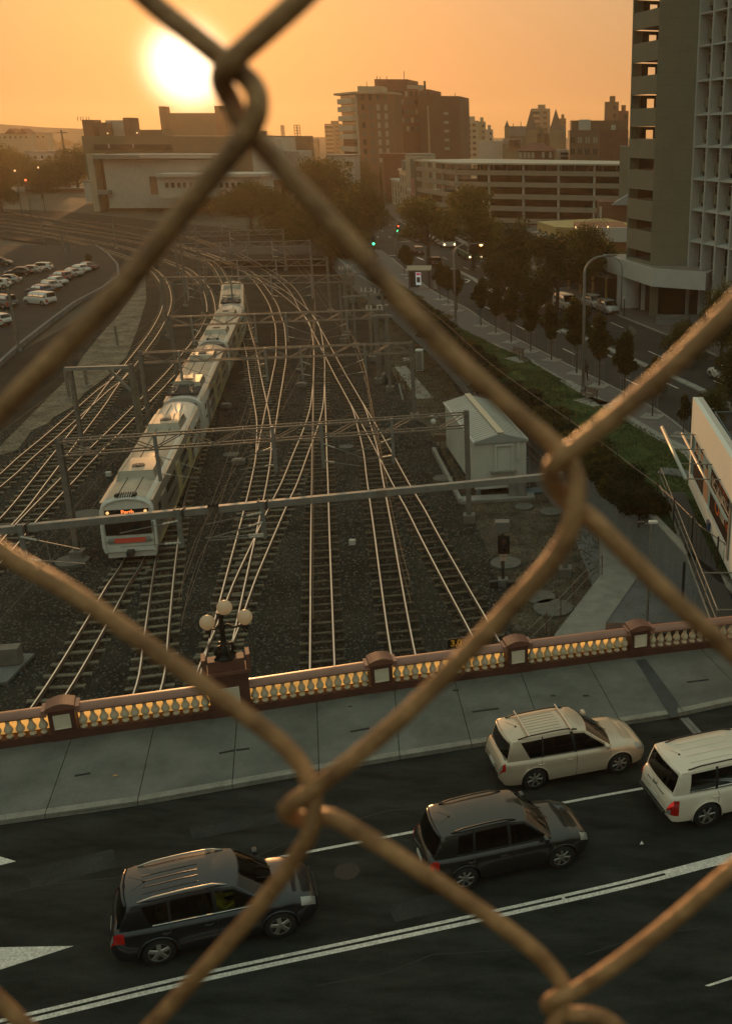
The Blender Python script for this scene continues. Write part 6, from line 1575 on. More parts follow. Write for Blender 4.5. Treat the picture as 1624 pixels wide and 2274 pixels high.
def tower(label, px0, px1, py, Y, nfl, m, name='far_tower', slabs=True, pyb=345):
    x0, x1 = vx(px0, Y), vx(px1, Y); z1 = zp(Y, py); t = thing(name, label, 'tower block', (x0, Y, 0)); w = x1 - x0
    MB().box(((x0 + x1) / 2, Y + w * 0.4, z1 / 2), (w, w * 0.8, z1)).build('wall', m, t)
    for k in range(nfl):
        z = z1 - 1.2 - k * 3.3
        if slabs:
            MB().box((x0 + w * 0.25, Y - 0.5, z), (w * 0.42, 1.6, 0.9)).build('balcony', cream_m, t)
            MB().box((x0 + w * 0.25, Y - 0.05, z - 1.4), (w * 0.42, 0.3, 1.5)).build('balcony_opening', win_m, t)
        MB().box((x0 + w * 0.72, Y - 0.05, z - 1.2), (w * 0.22, 0.3, 1.5)).build('window', win_m, t)
    MB().box((x0 + w * 0.55, Y + w * .4, z1 + 1.2), (w * 0.4, w * 0.4, 2.4)).build('plant_room', m, t)
    return t
tower('slim balconied tower rising between the cathedral spires', 1179, 1220, 241, 700, 11, far_m)
tower('brown tower with dark top to the right of the cathedral', 1239, 1255, 263, 690, 7, brick_b, slabs=False)
tower('cream tower pair left of the cathedral', 1030, 1062, 268, 640, 9, cream_m)
tower('stepped cream block beside the cream tower pair', 1060, 1078, 270, 645, 8, cream_m, slabs=False)
tower('shorter pale block at the foot of the cream tower pair', 1076, 1094, 287, 650, 5, pale_m, slabs=False)
tower('hazy slab tower just left of the hospital', 724, 762, 275, 900, 12, olive_m)
tower('tall brown tower at the left edge of the concrete stair tower', 1340, 1370, 226, 480, 9, brick_b, slabs=False)
tower('dark stepped block right of the tall brown tower', 1368, 1392, 246, 490, 6, brick_m, slabs=False)
t = block('pale_low_block', 'pale low block in front of the cream towers', 'building', [(vx(1062, 560), 560), (vx(1116, 560), 560), (vx(1116, 570), 570), (vx(1062, 570), 570)], 0, zp(560, 313), pale_m)
# red-roofed house
Y = 330.0; x0, x1 = vx(1148, Y), vx(1234, Y); ze, zr_ = zp(Y, 335), zp(Y, 318)
hs = thing('brick_house', 'two-storey brick house with a hipped red tile roof in front of the cathedral', 'house', (x0, Y, 0))
xm = vx(1187, Y)
MB().box(((x0 + x1) / 2, Y + 6, ze / 2), (x1 - x0 - 1, 12, ze)).build('wall', brick_m, hs)
MB()._a([(x0 - .5, Y - .6, ze), (x1 + .5, Y - .6, ze), (x1 + .5, Y + 12.6, ze), (x0 - .5, Y + 12.6, ze), (vx(1176, Y), Y + 6, zr_), (vx(1205, Y), Y + 6, zr_)], [(0, 1, 5, 4), (1, 2, 5), (2, 3, 4, 5), (3, 0, 4), (3, 2, 1, 0)]).build('roof', roof_red, hs)
for x_ in (1155, 1164, 1173, 1182): MB().box((vx(x_, Y), Y - 0.1, zp(Y, 345)), (0.9, 0.3, 1.8)).build('window', mat('window_pale', (0.4, 0.33, 0.24), 0.5), hs)
for x_ in (1205, 1213, 1221): MB().box((vx(x_, Y), Y - 0.1, zp(Y, 344)), (0.8, 0.3, 1.7)).build('window', MATS['window_pale'] if x_ != 1213 else win_m, hs)
t = block('louvred_block', 'narrow banded block between the brick house and the brick office', 'building', [(vx(1236, 345), 345), (vx(1262, 345), 345), (vx(1262, 350), 350), (vx(1236, 350), 350)], 0, zp(345, 332), pale_m)
for y in (341, 351, 360): MB().box((vx(1252, 345), 344.9, zp(345, y)), (2.6, 0.4, 0.7)).build('louvre', dark_in, t)
# brick office
Y = 330.0; A_ = (vx(1263, Y), Y); B_ = (vx(1328, Y), Y - 3); C_ = (vx(1395, Y), Y + 4)
bo = thing('brick_office', 'brown brick office with paired slit windows and a pale rooftop screen', 'office building', (*A_, 0))
MB().prism([A_, B_, C_, (C_[0], Y + 25), (A_[0], Y + 25)], 0, zp(Y, 289)).build('wall', brick_b, bo)
MB().prism([(B_[0] + 0.02, B_[1] - 0.06), (C_[0], C_[1] - 0.06), (C_[0], C_[1] + 3), (B_[0] + .3, B_[1] + 3)], 0, zp(Y, 288.5)).build('red_wing', brick_m, bo)
MB().prism([(vx(1267, Y), Y + 4), (vx(1395, Y), Y + 6), (vx(1395, Y), Y + 20), (vx(1267, Y), Y + 20)], zp(Y, 289), zp(Y, 267)).build('rooftop_storey', brick_b, bo)
MB().box((vx(1297, Y), Y + 3.6, zp(Y, 278)), (3.7, 0.4, 3.3)).build('rooftop_screen', pale_m, bo)
MB().box((vx(1361, Y), Y + 3.6, zp(Y, 283)), (1.4, 0.4, 1.4)).build('rooftop_box', pale_m, bo)
ff = frame3(A_, B_)
for y in (311, 336.5, 361):
    for s in (0.07, 0.15, 0.31, 0.39, 0.56, 0.65, 0.82, 0.90):
        z = zp(Y, y); q = MB(); wbox(q, ff, s * ff.L - 0.22, s * ff.L + 0.22, -0.05, 0.08, z - 0.85, z + 0.85); q.build('window', MATS['window_blind'] if y == 311 and s > 0.3 else win_m, bo)
t = block('pale_side_wall', 'blank pale wall rising beside the concrete stair tower', 'building', [(vx(1375, 200), 200), (vx(1400, 200), 200), (vx(1400, 210), 210), (vx(1375, 210), 210)], ST, zp(200, 325), conc_w)
# shops at the foot of the car park
t = thing('ochre_shop', 'low ochre shop building behind the big street trees', 'shop', (-1, 186, ST))
a, b = Vector((-1.0, 192)), Vector((7.4, 178)); z = zat(a, 498)
MB().prism([tuple(a), (2.2, 180.5), tuple(b), (16, 186), (12, 200)], ST, z).build('wall', yellow_m, t)
MB().prism([(a.x, a.y - .3), (2.2, 180.1), (b.x, b.y - .4), (16, 186), (12, 200)], z, z + 0.5).build('parapet', yellow_m, t)
facade(t, a, (2.2, 180.5), ST + 0.6, z - 0.5, 3, 2, 1.6, 1.2)
MB().prism([(-2.2, 190), (1.4, 179), (7.0, 175.6), (8, 177.6), (2.2, 180.6), (-1, 192)], ST + 2.9, ST + 3.2).build('awning', concrete_m, t)
Y = 168.0; x0, x1 = vx(1277, Y, 520), vx(1392, Y, 520)
t = thing('white_fascia_shop', 'brick shop with a long plain white fascia beside the concrete tower', 'shop', (x0, Y, ST))
MB().box(((x0 + x1) / 2, Y + 6, (ST + zp(Y, 505)) / 2), (x1 - x0, 12, zp(Y, 505) - ST)).build('wall', mat('brick_orange', (0.30, 0.12, 0.05), 0.9, var=0.15, scale=0.8), t)
MB().box(((x0 + x1) / 2, Y - 0.2, (zp(Y, 505) + zp(Y, 537)) / 2), (x1 - x0, 0.5, zp(Y, 505) - zp(Y, 537))).build('fascia', conc_c, t)
lit_w = mat('wall_lamp_lit', (1, .8, .5), 0.5, emit=(1.0, 0.62, 0.28), estr=1.3)
for px, py in ((1277, 504), (1301, 503), (1324, 503), (1348, 503), (1347, 540)):
    MB().sphere((vx(px, Y, py), Y - 0.7, zp(Y, py)), 0.16, 8, 6).build('lamp', lit_w, t)
Y = 200.0
t = block('brown_brick_parapet', 'dark brown brick wall with a pale notice below the open car park decks', 'building', [(vx(1331, Y), Y), (vx(1392, Y), Y - 2), (vx(1392, Y), Y + 9), (vx(1331, Y), Y + 9)], ST, zp(Y, 448), mat('brick_dark', (0.13, 0.06, 0.035), 0.9, var=0.15, scale=0.6))
MB().box((vx(1338, Y), Y - 0.15, zp(Y, 475)), (1.05, 0.1, 2.7)).build('notice', pale_m, t)
q = MB(); q.prism([(vx(1357, Y), Y - 2), (vx(1400, Y), Y - 3), (vx(1400, Y), Y + 4)], zp(Y, 454), [zp(Y, 454) + 0.1, zp(Y, 454) + 2.2, zp(Y, 454) + 2.2]); q.build('sloping_roof', mat('roof_bluegrey', (0.24, 0.27, 0.30), 0.5), t)
# verandah shop at the street corner, below the trees
Y = 138.0
t = thing('verandah_shop', 'dim shopfront under a flat verandah with slim posts left of the tower', 'shop', (4, Y, ST))
va, vb = Vector((-1.5, 152.0)), Vector((8.0, 127.5))
ff = frame3(va, vb)
q = MB(); wbox(q, ff, 0, ff.L, -9, -3.0, ST, 7.0); q.build('wall', mat('shop_dark', (0.05, 0.045, 0.04), 0.9), t)
q = MB(); wbox(q, ff, 0, ff.L, -3.0, 0.2, 5.6, 6.1); q.build('verandah_roof', concrete_m, t)
for i in range(7):
    q = MB(); s = 1 + i * (ff.L - 2) / 6; wbox(q, ff, s - 0.12, s + 0.12, -0.4, -0.16, ST, 5.6); q.build('post', yellow_m, t)

# --- left side: the arena-like complex under the sun
Y = 400.0
ar = thing('arena_complex', 'bulky dark building complex with stair towers, silhouetted under the sun', 'arena', (vx(360, Y), Y, 0))
def ab(px0, px1, y0, y1, Y, D_, m, nm):
    x0, x1 = vx(px0, Y, (y0 + y1) / 2), vx(px1, Y, (y0 + y1) / 2); z1 = zp(Y, y0); z0 = zp(Y, y1)
    return MB().box(((x0 + x1) / 2, Y + D_ / 2, (z0 + z1) / 2), (x1 - x0, D_, z1 - z0)).build(nm, m, ar)
ab(191, 620, 302, 440, 380, 60, olive_m, 'wall')
ab(359, 500, 251, 305, 660, 40, olive_m, 'main_hall')
ab(356, 370, 236, 305, 656, 8, brick_b, 'stair_tower'); ab(479, 502, 235, 305, 656, 8, brick_b, 'stair_tower')
ab(184, 206, 266, 302, 381, 8, brick_b, 'stair_tower'); ab(219, 240, 272, 302, 381, 8, brick_b, 'stair_tower'); ab(275, 291, 261, 302, 381, 8, brick_b, 'stair_tower')
ab(236, 276, 267, 302, 385, 8, pale_m, 'lightwell'); ab(291, 360, 288, 302, 390, 12, olive_m, 'roof_storey')
for px in (184, 190, 196, 203, 209): MB().tube([(vx(px, 381), 381, zp(381, 268)), (vx(px, 381), 381, zp(381, 259))], 0.12, 4).build('aerial', dark_m, ar)
for px, py in ((246, 296), (311, 295)): MB().box((vx(px, 380), 379.7, zp(380, py)), (0.4, 0.3, 0.4)).build('lamp', lit_w, ar)
q = MB(); x0, x1 = vx(210, 379), vx(380, 379)
MB().box(((x0 + x1) / 2, 379.6, zp(380, 326)), (x1 - x0, 0.8, 1.6)).build('dark_band', win_m, ar)
for px in (244, 298): MB().box((vx(px, 379), 379.0, zp(380, 324)), (0.4, 0.4, 1.4)).build('lit_window', pale_m, ar)
ws = thing('white_screen_building', 'broad blank pale wall in a concrete frame at the end of the yard', 'building', (-138, 335, 0))
def wb_(px0, px1, y0, y1, Y, D_, m, nm, par=ws):
    x0, x1 = vx(px0, Y, (y0 + y1) / 2), vx(px1, Y, (y0 + y1) / 2); z1 = zp(Y, y0); z0 = zp(Y, y1)
    return MB().box(((x0 + x1) / 2, Y + D_ / 2, (z0 + z1) / 2), (x1 - x0, D_, z1 - z0)).build(nm, m, par)
wb_(236, 470, 355, 462, 330, 25, pale_m, 'blank_wall'); wb_(200, 214, 342, 470, 329, 10, cream_m, 'end_pier'); wb_(217, 231, 348, 462, 334, 4, brick_b, 'recess')
wb_(205, 480, 344, 353, 327.5, 30, roof_grey, 'roof_edge'); wb_(310, 470, 346, 351, 327.2, 1, pale_m, 'gutter')
wb_(216, 240, 468 - 45, 432, 327, 4, roof_grey, 'small_canopy')
wb_(240, 330, 458, 480, 331, 20, brick_b, 'dark_base')
wh2 = thing('lower_white_building', 'lower pale building with a thin bright roof line right of the blank wall', 'building', (-110, 315, 0))
wb_(333, 350, 392, 432, 318, 2, brick_b, 'stained_panel', wh2)
wb_(350, 578, 393, 440, 318, 16, pale_m, 'wall', wh2); wb_(345, 580, 386, 393, 316.5, 18, pale_m, 'roof_edge', wh2)
for i in range(16): 
    MB().box((vx(362 + i * 13.5, 318), 317.9, zp(318, 411)), (0.9, 0.3, 1.4)).build('window', win_m, wh2)
rb_ = thing('tall_pale_shed', 'pale ribbed shed walls stepping down behind the dark trees', 'building', (-95, 375, 0))
wb_(560, 630, 305, 400, 378, 20, pale_m, 'wall', rb_); wb_(630, 667, 336, 400, 374, 20, pale_m, 'lower_wall', rb_)
for i in range(8): MB().box((vx(632 + i * 4.6, 374), 373.8, zp(374, 362)), (0.12, 0.3, 8)).build('rib', roof_grey, rb_)
MB().box((vx(586, 378), 380, zp(378, 301)), (1.8, 1.8, 3)).build('chimney', brick_b, rb_)
gb = thing('gabled_hall', 'small gabled hall with a pale roof in front of the ribbed shed', 'hall', (vx(670, 300), 300, 0))
roofed(gb, vx(652, 300), vx(692, 300), 300, 14, 0, zp(300, 389), zp(300, 376), cream_m, roof_grey, 'y')
for px0, px1, y0, y1, Yd, m, lab in ((725, 785, 347, 366, 330, pale_m, 'low pale flat-roofed building at the foot of the hospital'), (0, 70, 297, 314, 700, cream_m, 'far cream apartment house with twin gables on the left skyline'), (72, 108, 296, 310, 720, cream_m, 'far plain cream block beside the gabled apartment house'), (55, 145, 338, 350, 520, pale_m, 'low pale roof among the trees on the left'), (670, 705, 309, 322, 900, far_m, 'hazy pale block left of the slab tower'), (60, 90, 358, 366, 500, pale_m, 'small pale shed among the left trees'), (45, 190, 420, 440, 440, brick_m, 'long low dark red wall with cars before the blank-walled building'), (175, 212, 405, 416, 372, pale_m, 'white water tank beside the blank-walled building'), (709, 732, 372, 402, 290, brick_b, 'narrow brown building end among the street trees')):
    x0, x1 = vx(px0, Yd), vx(px1, Yd); t = thing('distant_building', lab, 'building', (x0, Yd, 0)); z1 = zp(Yd, y0)
    MB().box(((x0 + x1) / 2, Yd + 5, z1 / 2), (x1 - x0, 10, z1)).build('wall', m, t)
    MB().box(((x0 + x1) / 2, Yd + 5, z1 + 0.2), (x1 - x0 + 0.6, 10.6, 0.5)).build('roof', roof_grey, t)
    nn = min(8, max(2, int((x1 - x0) / 3)))
    if px0 not in (175, 45):
        for i in range(nn): MB().box((x0 + (i + 0.5) * (x1 - x0) / nn, Yd - 0.05, z1 - 2.2), (1.0, 0.3, 1.2)).build('window', win_m, t)
    if px0 == 0:
        for gx in (32, 58):
            x = vx(gx, Yd); q = MB(); q._a([(x - 4, Yd - 1, z1), (x + 4, Yd - 1, z1), (x, Yd - 1, z1 + 3.2), (x - 4, Yd + 11, z1), (x + 4, Yd + 11, z1), (x, Yd + 11, z1 + 3.2)], [(0, 1, 2), (4, 3, 5), (1, 4, 5, 2), (3, 0, 2, 5)]); q.build('gable', roof_red, t)
# telegraph pole, stadium lights
P = G(157, 425); t = thing('telegraph_pole', 'tall tapering power pole with short crossarms left of the blank-walled building', 'power pole', (P.x, P.y, 0)); h = zat(P, 289)
MB().tube([(P.x, P.y, 0), (P.x, P.y, h)], [0.65, 0.38], 8).build('post', olive_m, t)
for z, w in ((h - 1.0, 4.5), (h - 7.5, 5.5)): MB().box((P.x, P.y, z), (w, 0.4, 0.4)).build('crossarm', olive_m, t)
for px0, px1, y0 in ((629, 634, 279), (659, 668, 278)):
    Y = 1100; x = vx((px0 + px1) / 2, Y); t = thing('stadium_floodlight', 'hazy stadium floodlight mast, ' + ('narrower and left of the pair' if px0 < 640 else 'broader and right of the pair') + ' beyond the trees', 'floodlight', (x, Y, 0), group=None); z = zp(Y, y0)
    MB().box((x, Y, z / 2), (1.4, 1.4, z)).build('mast', olive_m, t)
    q = MB(); w = (px1 - px0) * Y / 2253 * 1.3
    for i in range(5): q.bar((x - w / 2, Y, z - i * 2.6), (x + w / 2, Y, z - i * 2.6), 0.8)
    for s_ in (-1, 1): q.bar((x + s_ * w / 2, Y, z - 11.5), (x + s_ * w / 2, Y, z), 0.7)
    q.build('lamp_frame', olive_m, t)

# hills on the horizon
def hill(name, Y, prof, m, depth=450):
    mb = MB(); vs = []
    for x, h in prof: vs += [(x, Y, -1), (x, Y + depth * 0.5, h), (x, Y + depth, -1)]
    n_ = len(prof); mb._a(vs, [(i * 3 + j, (i + 1) * 3 + j, (i + 1) * 3 + j + 1, i * 3 + j + 1) for i in range(n_ - 1) for j in range(2)])
    return struct(mb, name, m, True)
wood_m = mat('hill_wood', (0.05, 0.055, 0.03), 0.95, var=0.3, scale=0.01)
Yh = 1150
pr = []
for i in range(70):
    px = -900 + i * 45; py = 277 + 4 * math.sin(i * 0.9) * 0.3 + random.uniform(-1.0, 1.0) + max(0, min(1, px / 650)) * 26
    if px > 760: py = 306 + (px - 760) * 0.004
    pr.append((vx(px, Yh + 225, 290), max(2, zp(Yh + 225, py))))
hill('hills', Yh, pr, wood_m)
# ------------------------------------------------------------------ trackside on the right: shed, signal, masts, railings
shed_m = mat('shed_white', (0.62, 0.60, 0.54), 0.6, var=0.06, scale=0.6)
shed_r = mat('shed_roof', (0.36, 0.39, 0.37), 0.45, metal=0.2, var=0.08, scale=0.5)
zr_s, ze_s = 4.25, 3.75
E1 = G(1050, 983, ze_s); E2 = G(1170, 975.5, ze_s); F1 = G(984, 897, ze_s); F2 = G(1089, 890, ze_s)
E1 = Vector((-4.40, 62.7, ze_s)); E2 = Vector((-1.0, 63.5, ze_s)); 
u_ = (E2 - E1).normalized(); dv = Vector((-u_.y * 1.0, u_.x, 0)); dv = (Vector((-7.25, 73.0, 0)) - Vector((-4.40, 62.7, 0))).normalized(); Ls = 10.9
sh = thing('equipment_shed', 'white ribbed metal equipment shed with a low gabled roof beside the tracks', 'shed', (E1.x, E1.y, 0))
c0, c1 = Vector((E1.x, E1.y)), Vector((E2.x, E2.y)); dv2 = Vector((dv.x, dv.y)); c2, c3 = c1 + dv2 * Ls, c0 + dv2 * Ls
ins = [(c0 + (c2 - c0) * 0.02), (c1 + (c3 - c1) * 0.02), (c2 + (c0 - c2) * 0.02), (c3 + (c1 - c3) * 0.02)]
MB().prism([tuple(p) for p in ins], 0.45, ze_s - 0.02).build('wall', shed_m, sh)
rg0 = (c0 + c1) / 2; rg1 = (c2 + c3) / 2
q = MB()._a([(*c0, ze_s), (*rg0, zr_s), (*rg1, zr_s), (*c3, ze_s), (*c1, ze_s), (*c2, ze_s), (*c0, ze_s - .12), (*c3, ze_s - .12), (*c1, ze_s - .12), (*c2, ze_s - .12)],
            [(0, 1, 2, 3), (1, 4, 5, 2), (0, 3, 7, 6), (4, 8, 9, 5), (6, 8, 4, 1, 0), (7, 3, 2, 5, 9), (6, 7, 9, 8)]); q.build('roof', shed_r, sh)
q = MB()
for i in range(26):
    t_ = (i + 0.5) / 26 * Ls; a = c0 + dv2 * t_; b = rg0 + dv2 * t_; c = c1 + dv2 * t_
    q.bar((*a, ze_s + 0.012), (*b, zr_s + 0.012), 0.03, 0.03); q.bar((*b, zr_s + 0.012), (*c, ze_s + 0.012), 0.03, 0.03)
q.build('roof_ribs', shed_r, sh)['kind'] = 'stuff'
q = MB(); q.bar((*(rg0), zr_s + 0.04), (*rg1, zr_s + 0.04), 0.42, 0.05); q.build('ridge_cap', mat('ridge_cream', (0.50, 0.44, 0.33), 0.5), sh)
q = MB(); q.bar((*c0, ze_s - 0.06), (*c3, ze_s - 0.06), 0.12, 0.14); q.build('gutter', shed_m, sh)
q = MB(); q.bar((*c1, ze_s - 0.06), (*c2, ze_s - 0.06), 0.12, 0.14); q.build('gutter', shed_m, sh)
wr_ = MB(); fr_ = frame3(ins[0], ins[1]); sd_ = frame3(ins[3], ins[0])
for ff_, n_ in ((fr_, 16), (sd_, 44)):
    for i in range(n_ + 1): s = ff_.L * i / n_; wbox(wr_, ff_, s - 0.035, s + 0.035, 0.0, 0.022, 0.45, ze_s - 0.15)
wr_.build('wall_ribs', shed_m, sh)['kind'] = 'stuff'
q = MB(); wbox(q, fr_, 1.45, 2.35, 0.03, 0.07, 0.9, 3.3); q.build('door', shed_m, sh)
q = MB(); wbox(q, fr_, 1.25, 1.42, 0.03, 0.14, 0.8, 3.45); wbox(q, fr_, 2.36, 2.5, 0.03, 0.14, 0.8, 3.45); wbox(q, fr_, 1.25, 2.5, 0.03, 0.2, 3.36, 3.5); q.build('door_frame', shed_m, sh)
q = MB(); wbox(q, fr_, 1.0, 2.7, 0.03, 0.35, 1.55, 1.68); q.build('shelf', concrete_m, sh)
q = MB(); wbox(q, fr_, 2.75, 2.95, 0.03, 0.12, 2.4, 3.6); q.build('downpipe', shed_m, sh)
q = MB()
for i in range(5):
    for s_ in (0.05, 0.95):
        p = ins[0].lerp(ins[1], s_) + dv2 * (Ls * 0.96 * i / 4); q.box((p.x, p.y, 0.2), (0.3, 0.3, 0.6))
q.build('stumps', concrete_d, sh)
q = MB(); q.prism([tuple(c0 + Vector((-0.9, -1.2))), tuple(c1 + Vector((0.5, -1.2))), tuple(c1 + Vector((0.4, -0.2))), tuple(c0 + Vector((-0.9, -0.2)))], -0.05, 0.16); struct(q, 'shed_apron', concrete_m)
q = MB(); q.bar((*(c0 + Vector((-0.9, -1.0))), 0.1), (*(c3 + Vector((-0.9, 0))), 0.1), 0.25, 0.35); struct(q, 'shed_edging', concrete_m)
# air-conditioner cage and cabinet at the shed's corner
c = G(1150, 1083); t = thing('cage', 'mesh cage round an air conditioner at the near corner of the white shed', 'cage', (c.x, c.y, 0))
q = MB()
for x in (-0.75, 0.75):
    for y in (-0.4, 0.4): q.bar((c.x + x, c.y + y, 0), (c.x + x, c.y + y, 2.0), 0.06)
for z in (0.3, 1.1, 2.0): q.bar((c.x - .75, c.y - .4, z), (c.x + .75, c.y - .4, z), 0.05); q.bar((c.x - .75, c.y + .4, z), (c.x + .75, c.y + .4, z), 0.05); q.bar((c.x - .75, c.y - .4, z), (c.x - .75, c.y + .4, z), 0.05)
for i in range(14): q.bar((c.x - .75 + i * .107, c.y - .4, .3), (c.x - .75 + i * .107, c.y - .4, 2.0), 0.012)
q.build('frame', steel_m, t)
MB().box((c.x, c.y, 1.35), (1.0, 0.5, 0.8)).build('air_conditioner', steel_warm, t)
c = G(1148, 1104); t = thing('cabinet', 'grey two-door cabinet on the ground in front of the shed cage', 'cabinet', (c.x, c.y, 0))
bevel(MB().box((c.x, c.y, 0.62), (1.15, 0.45, 1.2)).build('body', steel_warm, t), 0.02); 
for s_ in (-1, 1): MB().box((c.x + s_ * 0.28, c.y - 0.235, 0.62), (0.50, 0.02, 1.05)).build('door', steel_m, t)
tag(MB().box(G(1180, 1092) + Vector((0, 0, 0.06)), (1.3, 1.0, 0.12), 0.3).build('pit_cover', mat('blue_cover', (0.10, 0.15, 0.18), 0.7)), 'flat bluish pit cover right of the grey cabinet', 'pit cover')
c = G(1073 - 95, 1018); t = thing('junction_box', 'small dark box on a thin post left of the white shed', 'junction box', (c.x, c.y, 0))
MB().box((c.x, c.y, 1.6), (0.8, 0.4, 0.5)).build('box', mat('box_brown', (0.12, 0.08, 0.05), 0.7), t); MB().box((c.x, c.y, 0.7), (0.06, 0.06, 1.4)).build('post', dark_m, t)
# speed / yard lamp on shed left: small cctv
c = Vector((c3.x - 0.2, c3.y - 3, 3.4)); t = thing('floodlight', 'small white floodlight on the far left wall of the shed', 'floodlight', c)
MB().sphere(c + Vector((-0.3, 0, -0.3)), 0.2, 10, 8).build('lamp', shed_m, t); MB().bar(c, c + Vector((-0.5, 0, 0.1)), 0.1).build('bracket', shed_m, t)

# signal
P = G(1116, 1298); t = thing('railway_signal', 'dark railway signal with a grey box on top and a small pink number plate', 'railway signal', (P.x, P.y, 0))
zq = lambda y: zat(P, y)
MB().tube([(P.x, P.y, 0), (P.x, P.y, zq(1185))], 0.09, 8).build('post', dark_m, t)
bevel(MB().box((P.x, P.y + 0.1, (zq(1157) + zq(1184)) / 2 + 0.05), (0.72, 0.55, 0.52), 0.05).build('top_box', mat('signal_grey', (0.16, 0.155, 0.14), 0.6), t), 0.02)
bevel(MB().box((P.x + 0.07, P.y - 0.1, (zq(1190) + zq(1226)) / 2), (0.62, 0.08, 1.02)).build('backboard', mat('signal_black', (0.008, 0.008, 0.008), 0.6), t), 0.01)
MB().tube([(P.x + 0.07, P.y - 0.12, zq(1200)), (P.x + 0.07, P.y - 0.40, zq(1200) - 0.02)], 0.13, 14, cap=False).build('hood', dark_m, t)
MB().sphere((P.x + 0.07, P.y - 0.16, zq(1200)), 0.10, 12, 8).build('lens', mat('lens_amber_off', (0.30, 0.20, 0.12), 0.15), t)
MB().tube([(P.x + 0.07, P.y - 0.12, zq(1215)), (P.x + 0.07, P.y - 0.36, zq(1215) - 0.02)], 0.12, 14, cap=False).build('hood', dark_m, t)
MB().box((P.x + 0.04, P.y - 0.15, zq(1236)), (0.34, 0.03, 0.36)).build('number_plate', mat('plate_pink', (0.55, 0.38, 0.30), 0.6), t)
for s_, dz_, b_2 in ((0.13, 0.06, 'D08'), (0.10, -0.10, 'A')):
    tx = bpy.data.curves.new('plate_text', 'FONT'); tx.body = b_2; tx.size = s_; tx.align_x = 'CENTER'; tx.align_y = 'CENTER'; tx.extrude = 0.002
    to = bpy.data.objects.new('plate_text', tx); COL.objects.link(to); tx.materials.append(dark_m); to.parent = t; to.matrix_local = TM[t.name].inverted() @ Matrix.Translation((P.x + 0.04, P.y - 0.172, zq(1236) + dz_)) @ Matrix.Rotation(math.pi / 2, 4, 'X')
MB().box((P.x, P.y, 0.15), (0.5, 0.5, 0.4)).build('footing', concrete_d, t)
for dx in (-0.5, 0.4): MB().box((P.x + dx, P.y - 0.2, 0.15), (0.45, 0.3, 0.3), 0.3).build('base_box', dark_m, t)

# masts right of the tracks, transformer cluster
def rmast(base, topy, lab, w=0.3, extra=None):
    P = G(*base); h = zat(P, topy); t = thing('steel_mast', lab, 'mast', (P.x, P.y, 0), group='steel masts and poles right of the tracks')
    hmast(P.xy, h, t, w); 
    if extra: extra(t, P, h)
    return t
def head_ins(t, P, h):
    MB().box((P.x, P.y, h + 0.05), (1.6, 0.2, 0.14)).build('crossarm', steel_m, t)
    for x in (-0.7, -0.3, 0.3, 0.7): MB().lathe((P.x + x, P.y, h + 0.1), [(0.05, 0), (0.11, 0.08), (0.05, 0.14), (0.11, 0.22), (0.05, 0.28), (0.10, 0.36), (0.04, 0.42)], 8).build('insulator', insul_m, t)
def head_box(t, P, h):
    MB().box((P.x, P.y, h - 1.6), (1.0, 0.8, 1.3)).build('transformer', steel_warm, t); head_ins(t, P, h)
for b, ty, lab, e in (((840, 850), 690, 'mast at the right end of the gantry over the coupled cabs', head_ins), ((858, 838), 655, 'dark-stained mast with transformer box in the pole cluster', head_box), ((866, 868), 700, 'slim pole at the near side of the pole cluster', None), ((826, 800), 650, 'mast with insulators at the left of the pole cluster', head_ins),
    ((772, 700), 600, 'mast with ribbed insulators beyond the pole cluster', head_ins), ((782, 672), 596, 'second far mast with transformer near the white wall', head_box), ((790, 770), 640, 'pole with pale sleeve behind the pole cluster', None), ((762, 760), 632, 'mast carrying the end of the gantry over the last carriage', None)):
    rmast(b, ty, lab, 0.26, e)
for x0, y0, x1, y1, z in ((760, 660, 845, 655, 6.5), (820, 702, 872, 700, 6.8), (770, 610, 800, 606, 7)):
    a, b = G(x0, y0, z), G(x1, y1, z); tag(MB().bar(a, b, 0.12, 0.2).build('bus_bar', steel_m), 'horizontal steel bar joining masts near picture height %s at the pole cluster' % ('middle' if y0 == 660 else ('lower' if y0 == 702 else 'upper')), 'steel bar')
c = G(932, 822); t = thing('grey_cabinet', 'tall grey equipment cabinet beside the second gantry mast', 'cabinet', (c.x, c.y, 0))
bevel(MB().box((c.x, c.y, 1.05), (0.75, 0.9, 2.1)).build('body', shed_m, t), 0.03); MB().box((c.x - 0.05, c.y - 0.47, 1.05), (0.6, 0.03, 1.9)).build('door', steel_m, t); MB().box((c.x - 0.75, c.y + 0.3, 0.8), (0.3, 0.5, 1.6)).build('side_box', shed_m, t)
q = MB().poly([tuple(G(px, py, 0.0)) for px, py in ((876, 815), (900, 812), (962, 884), (926, 886))]); struct(q, 'concrete_slab', concrete_m)
q = MB().poly([tuple(G(px, py, 0.0)) for px, py in ((892, 794), (908, 793), (912, 800), (896, 802))]); struct(q, 'pit_slab', concrete_m)
for px, py, ty, lab in ((884, 845, 825, 'short rusty post beside the concrete slab'), (901, 866, 846, 'short rusty post at the edge of the concrete slab'), (894, 888, 852, 'leaning white marker post near the concrete slab')):
    P = G(px, py); h = zat(P, ty); tag(MB().bar((P.x, P.y, 0), (P.x + (-0.3 if 'lean' in lab else 0), P.y, h), 0.12).build('marker_post', mat('post_white', (0.5, 0.48, 0.42), 0.6) if 'white' in lab else mat('rust', (0.14, 0.07, 0.04), 0.9)), lab, 'post')

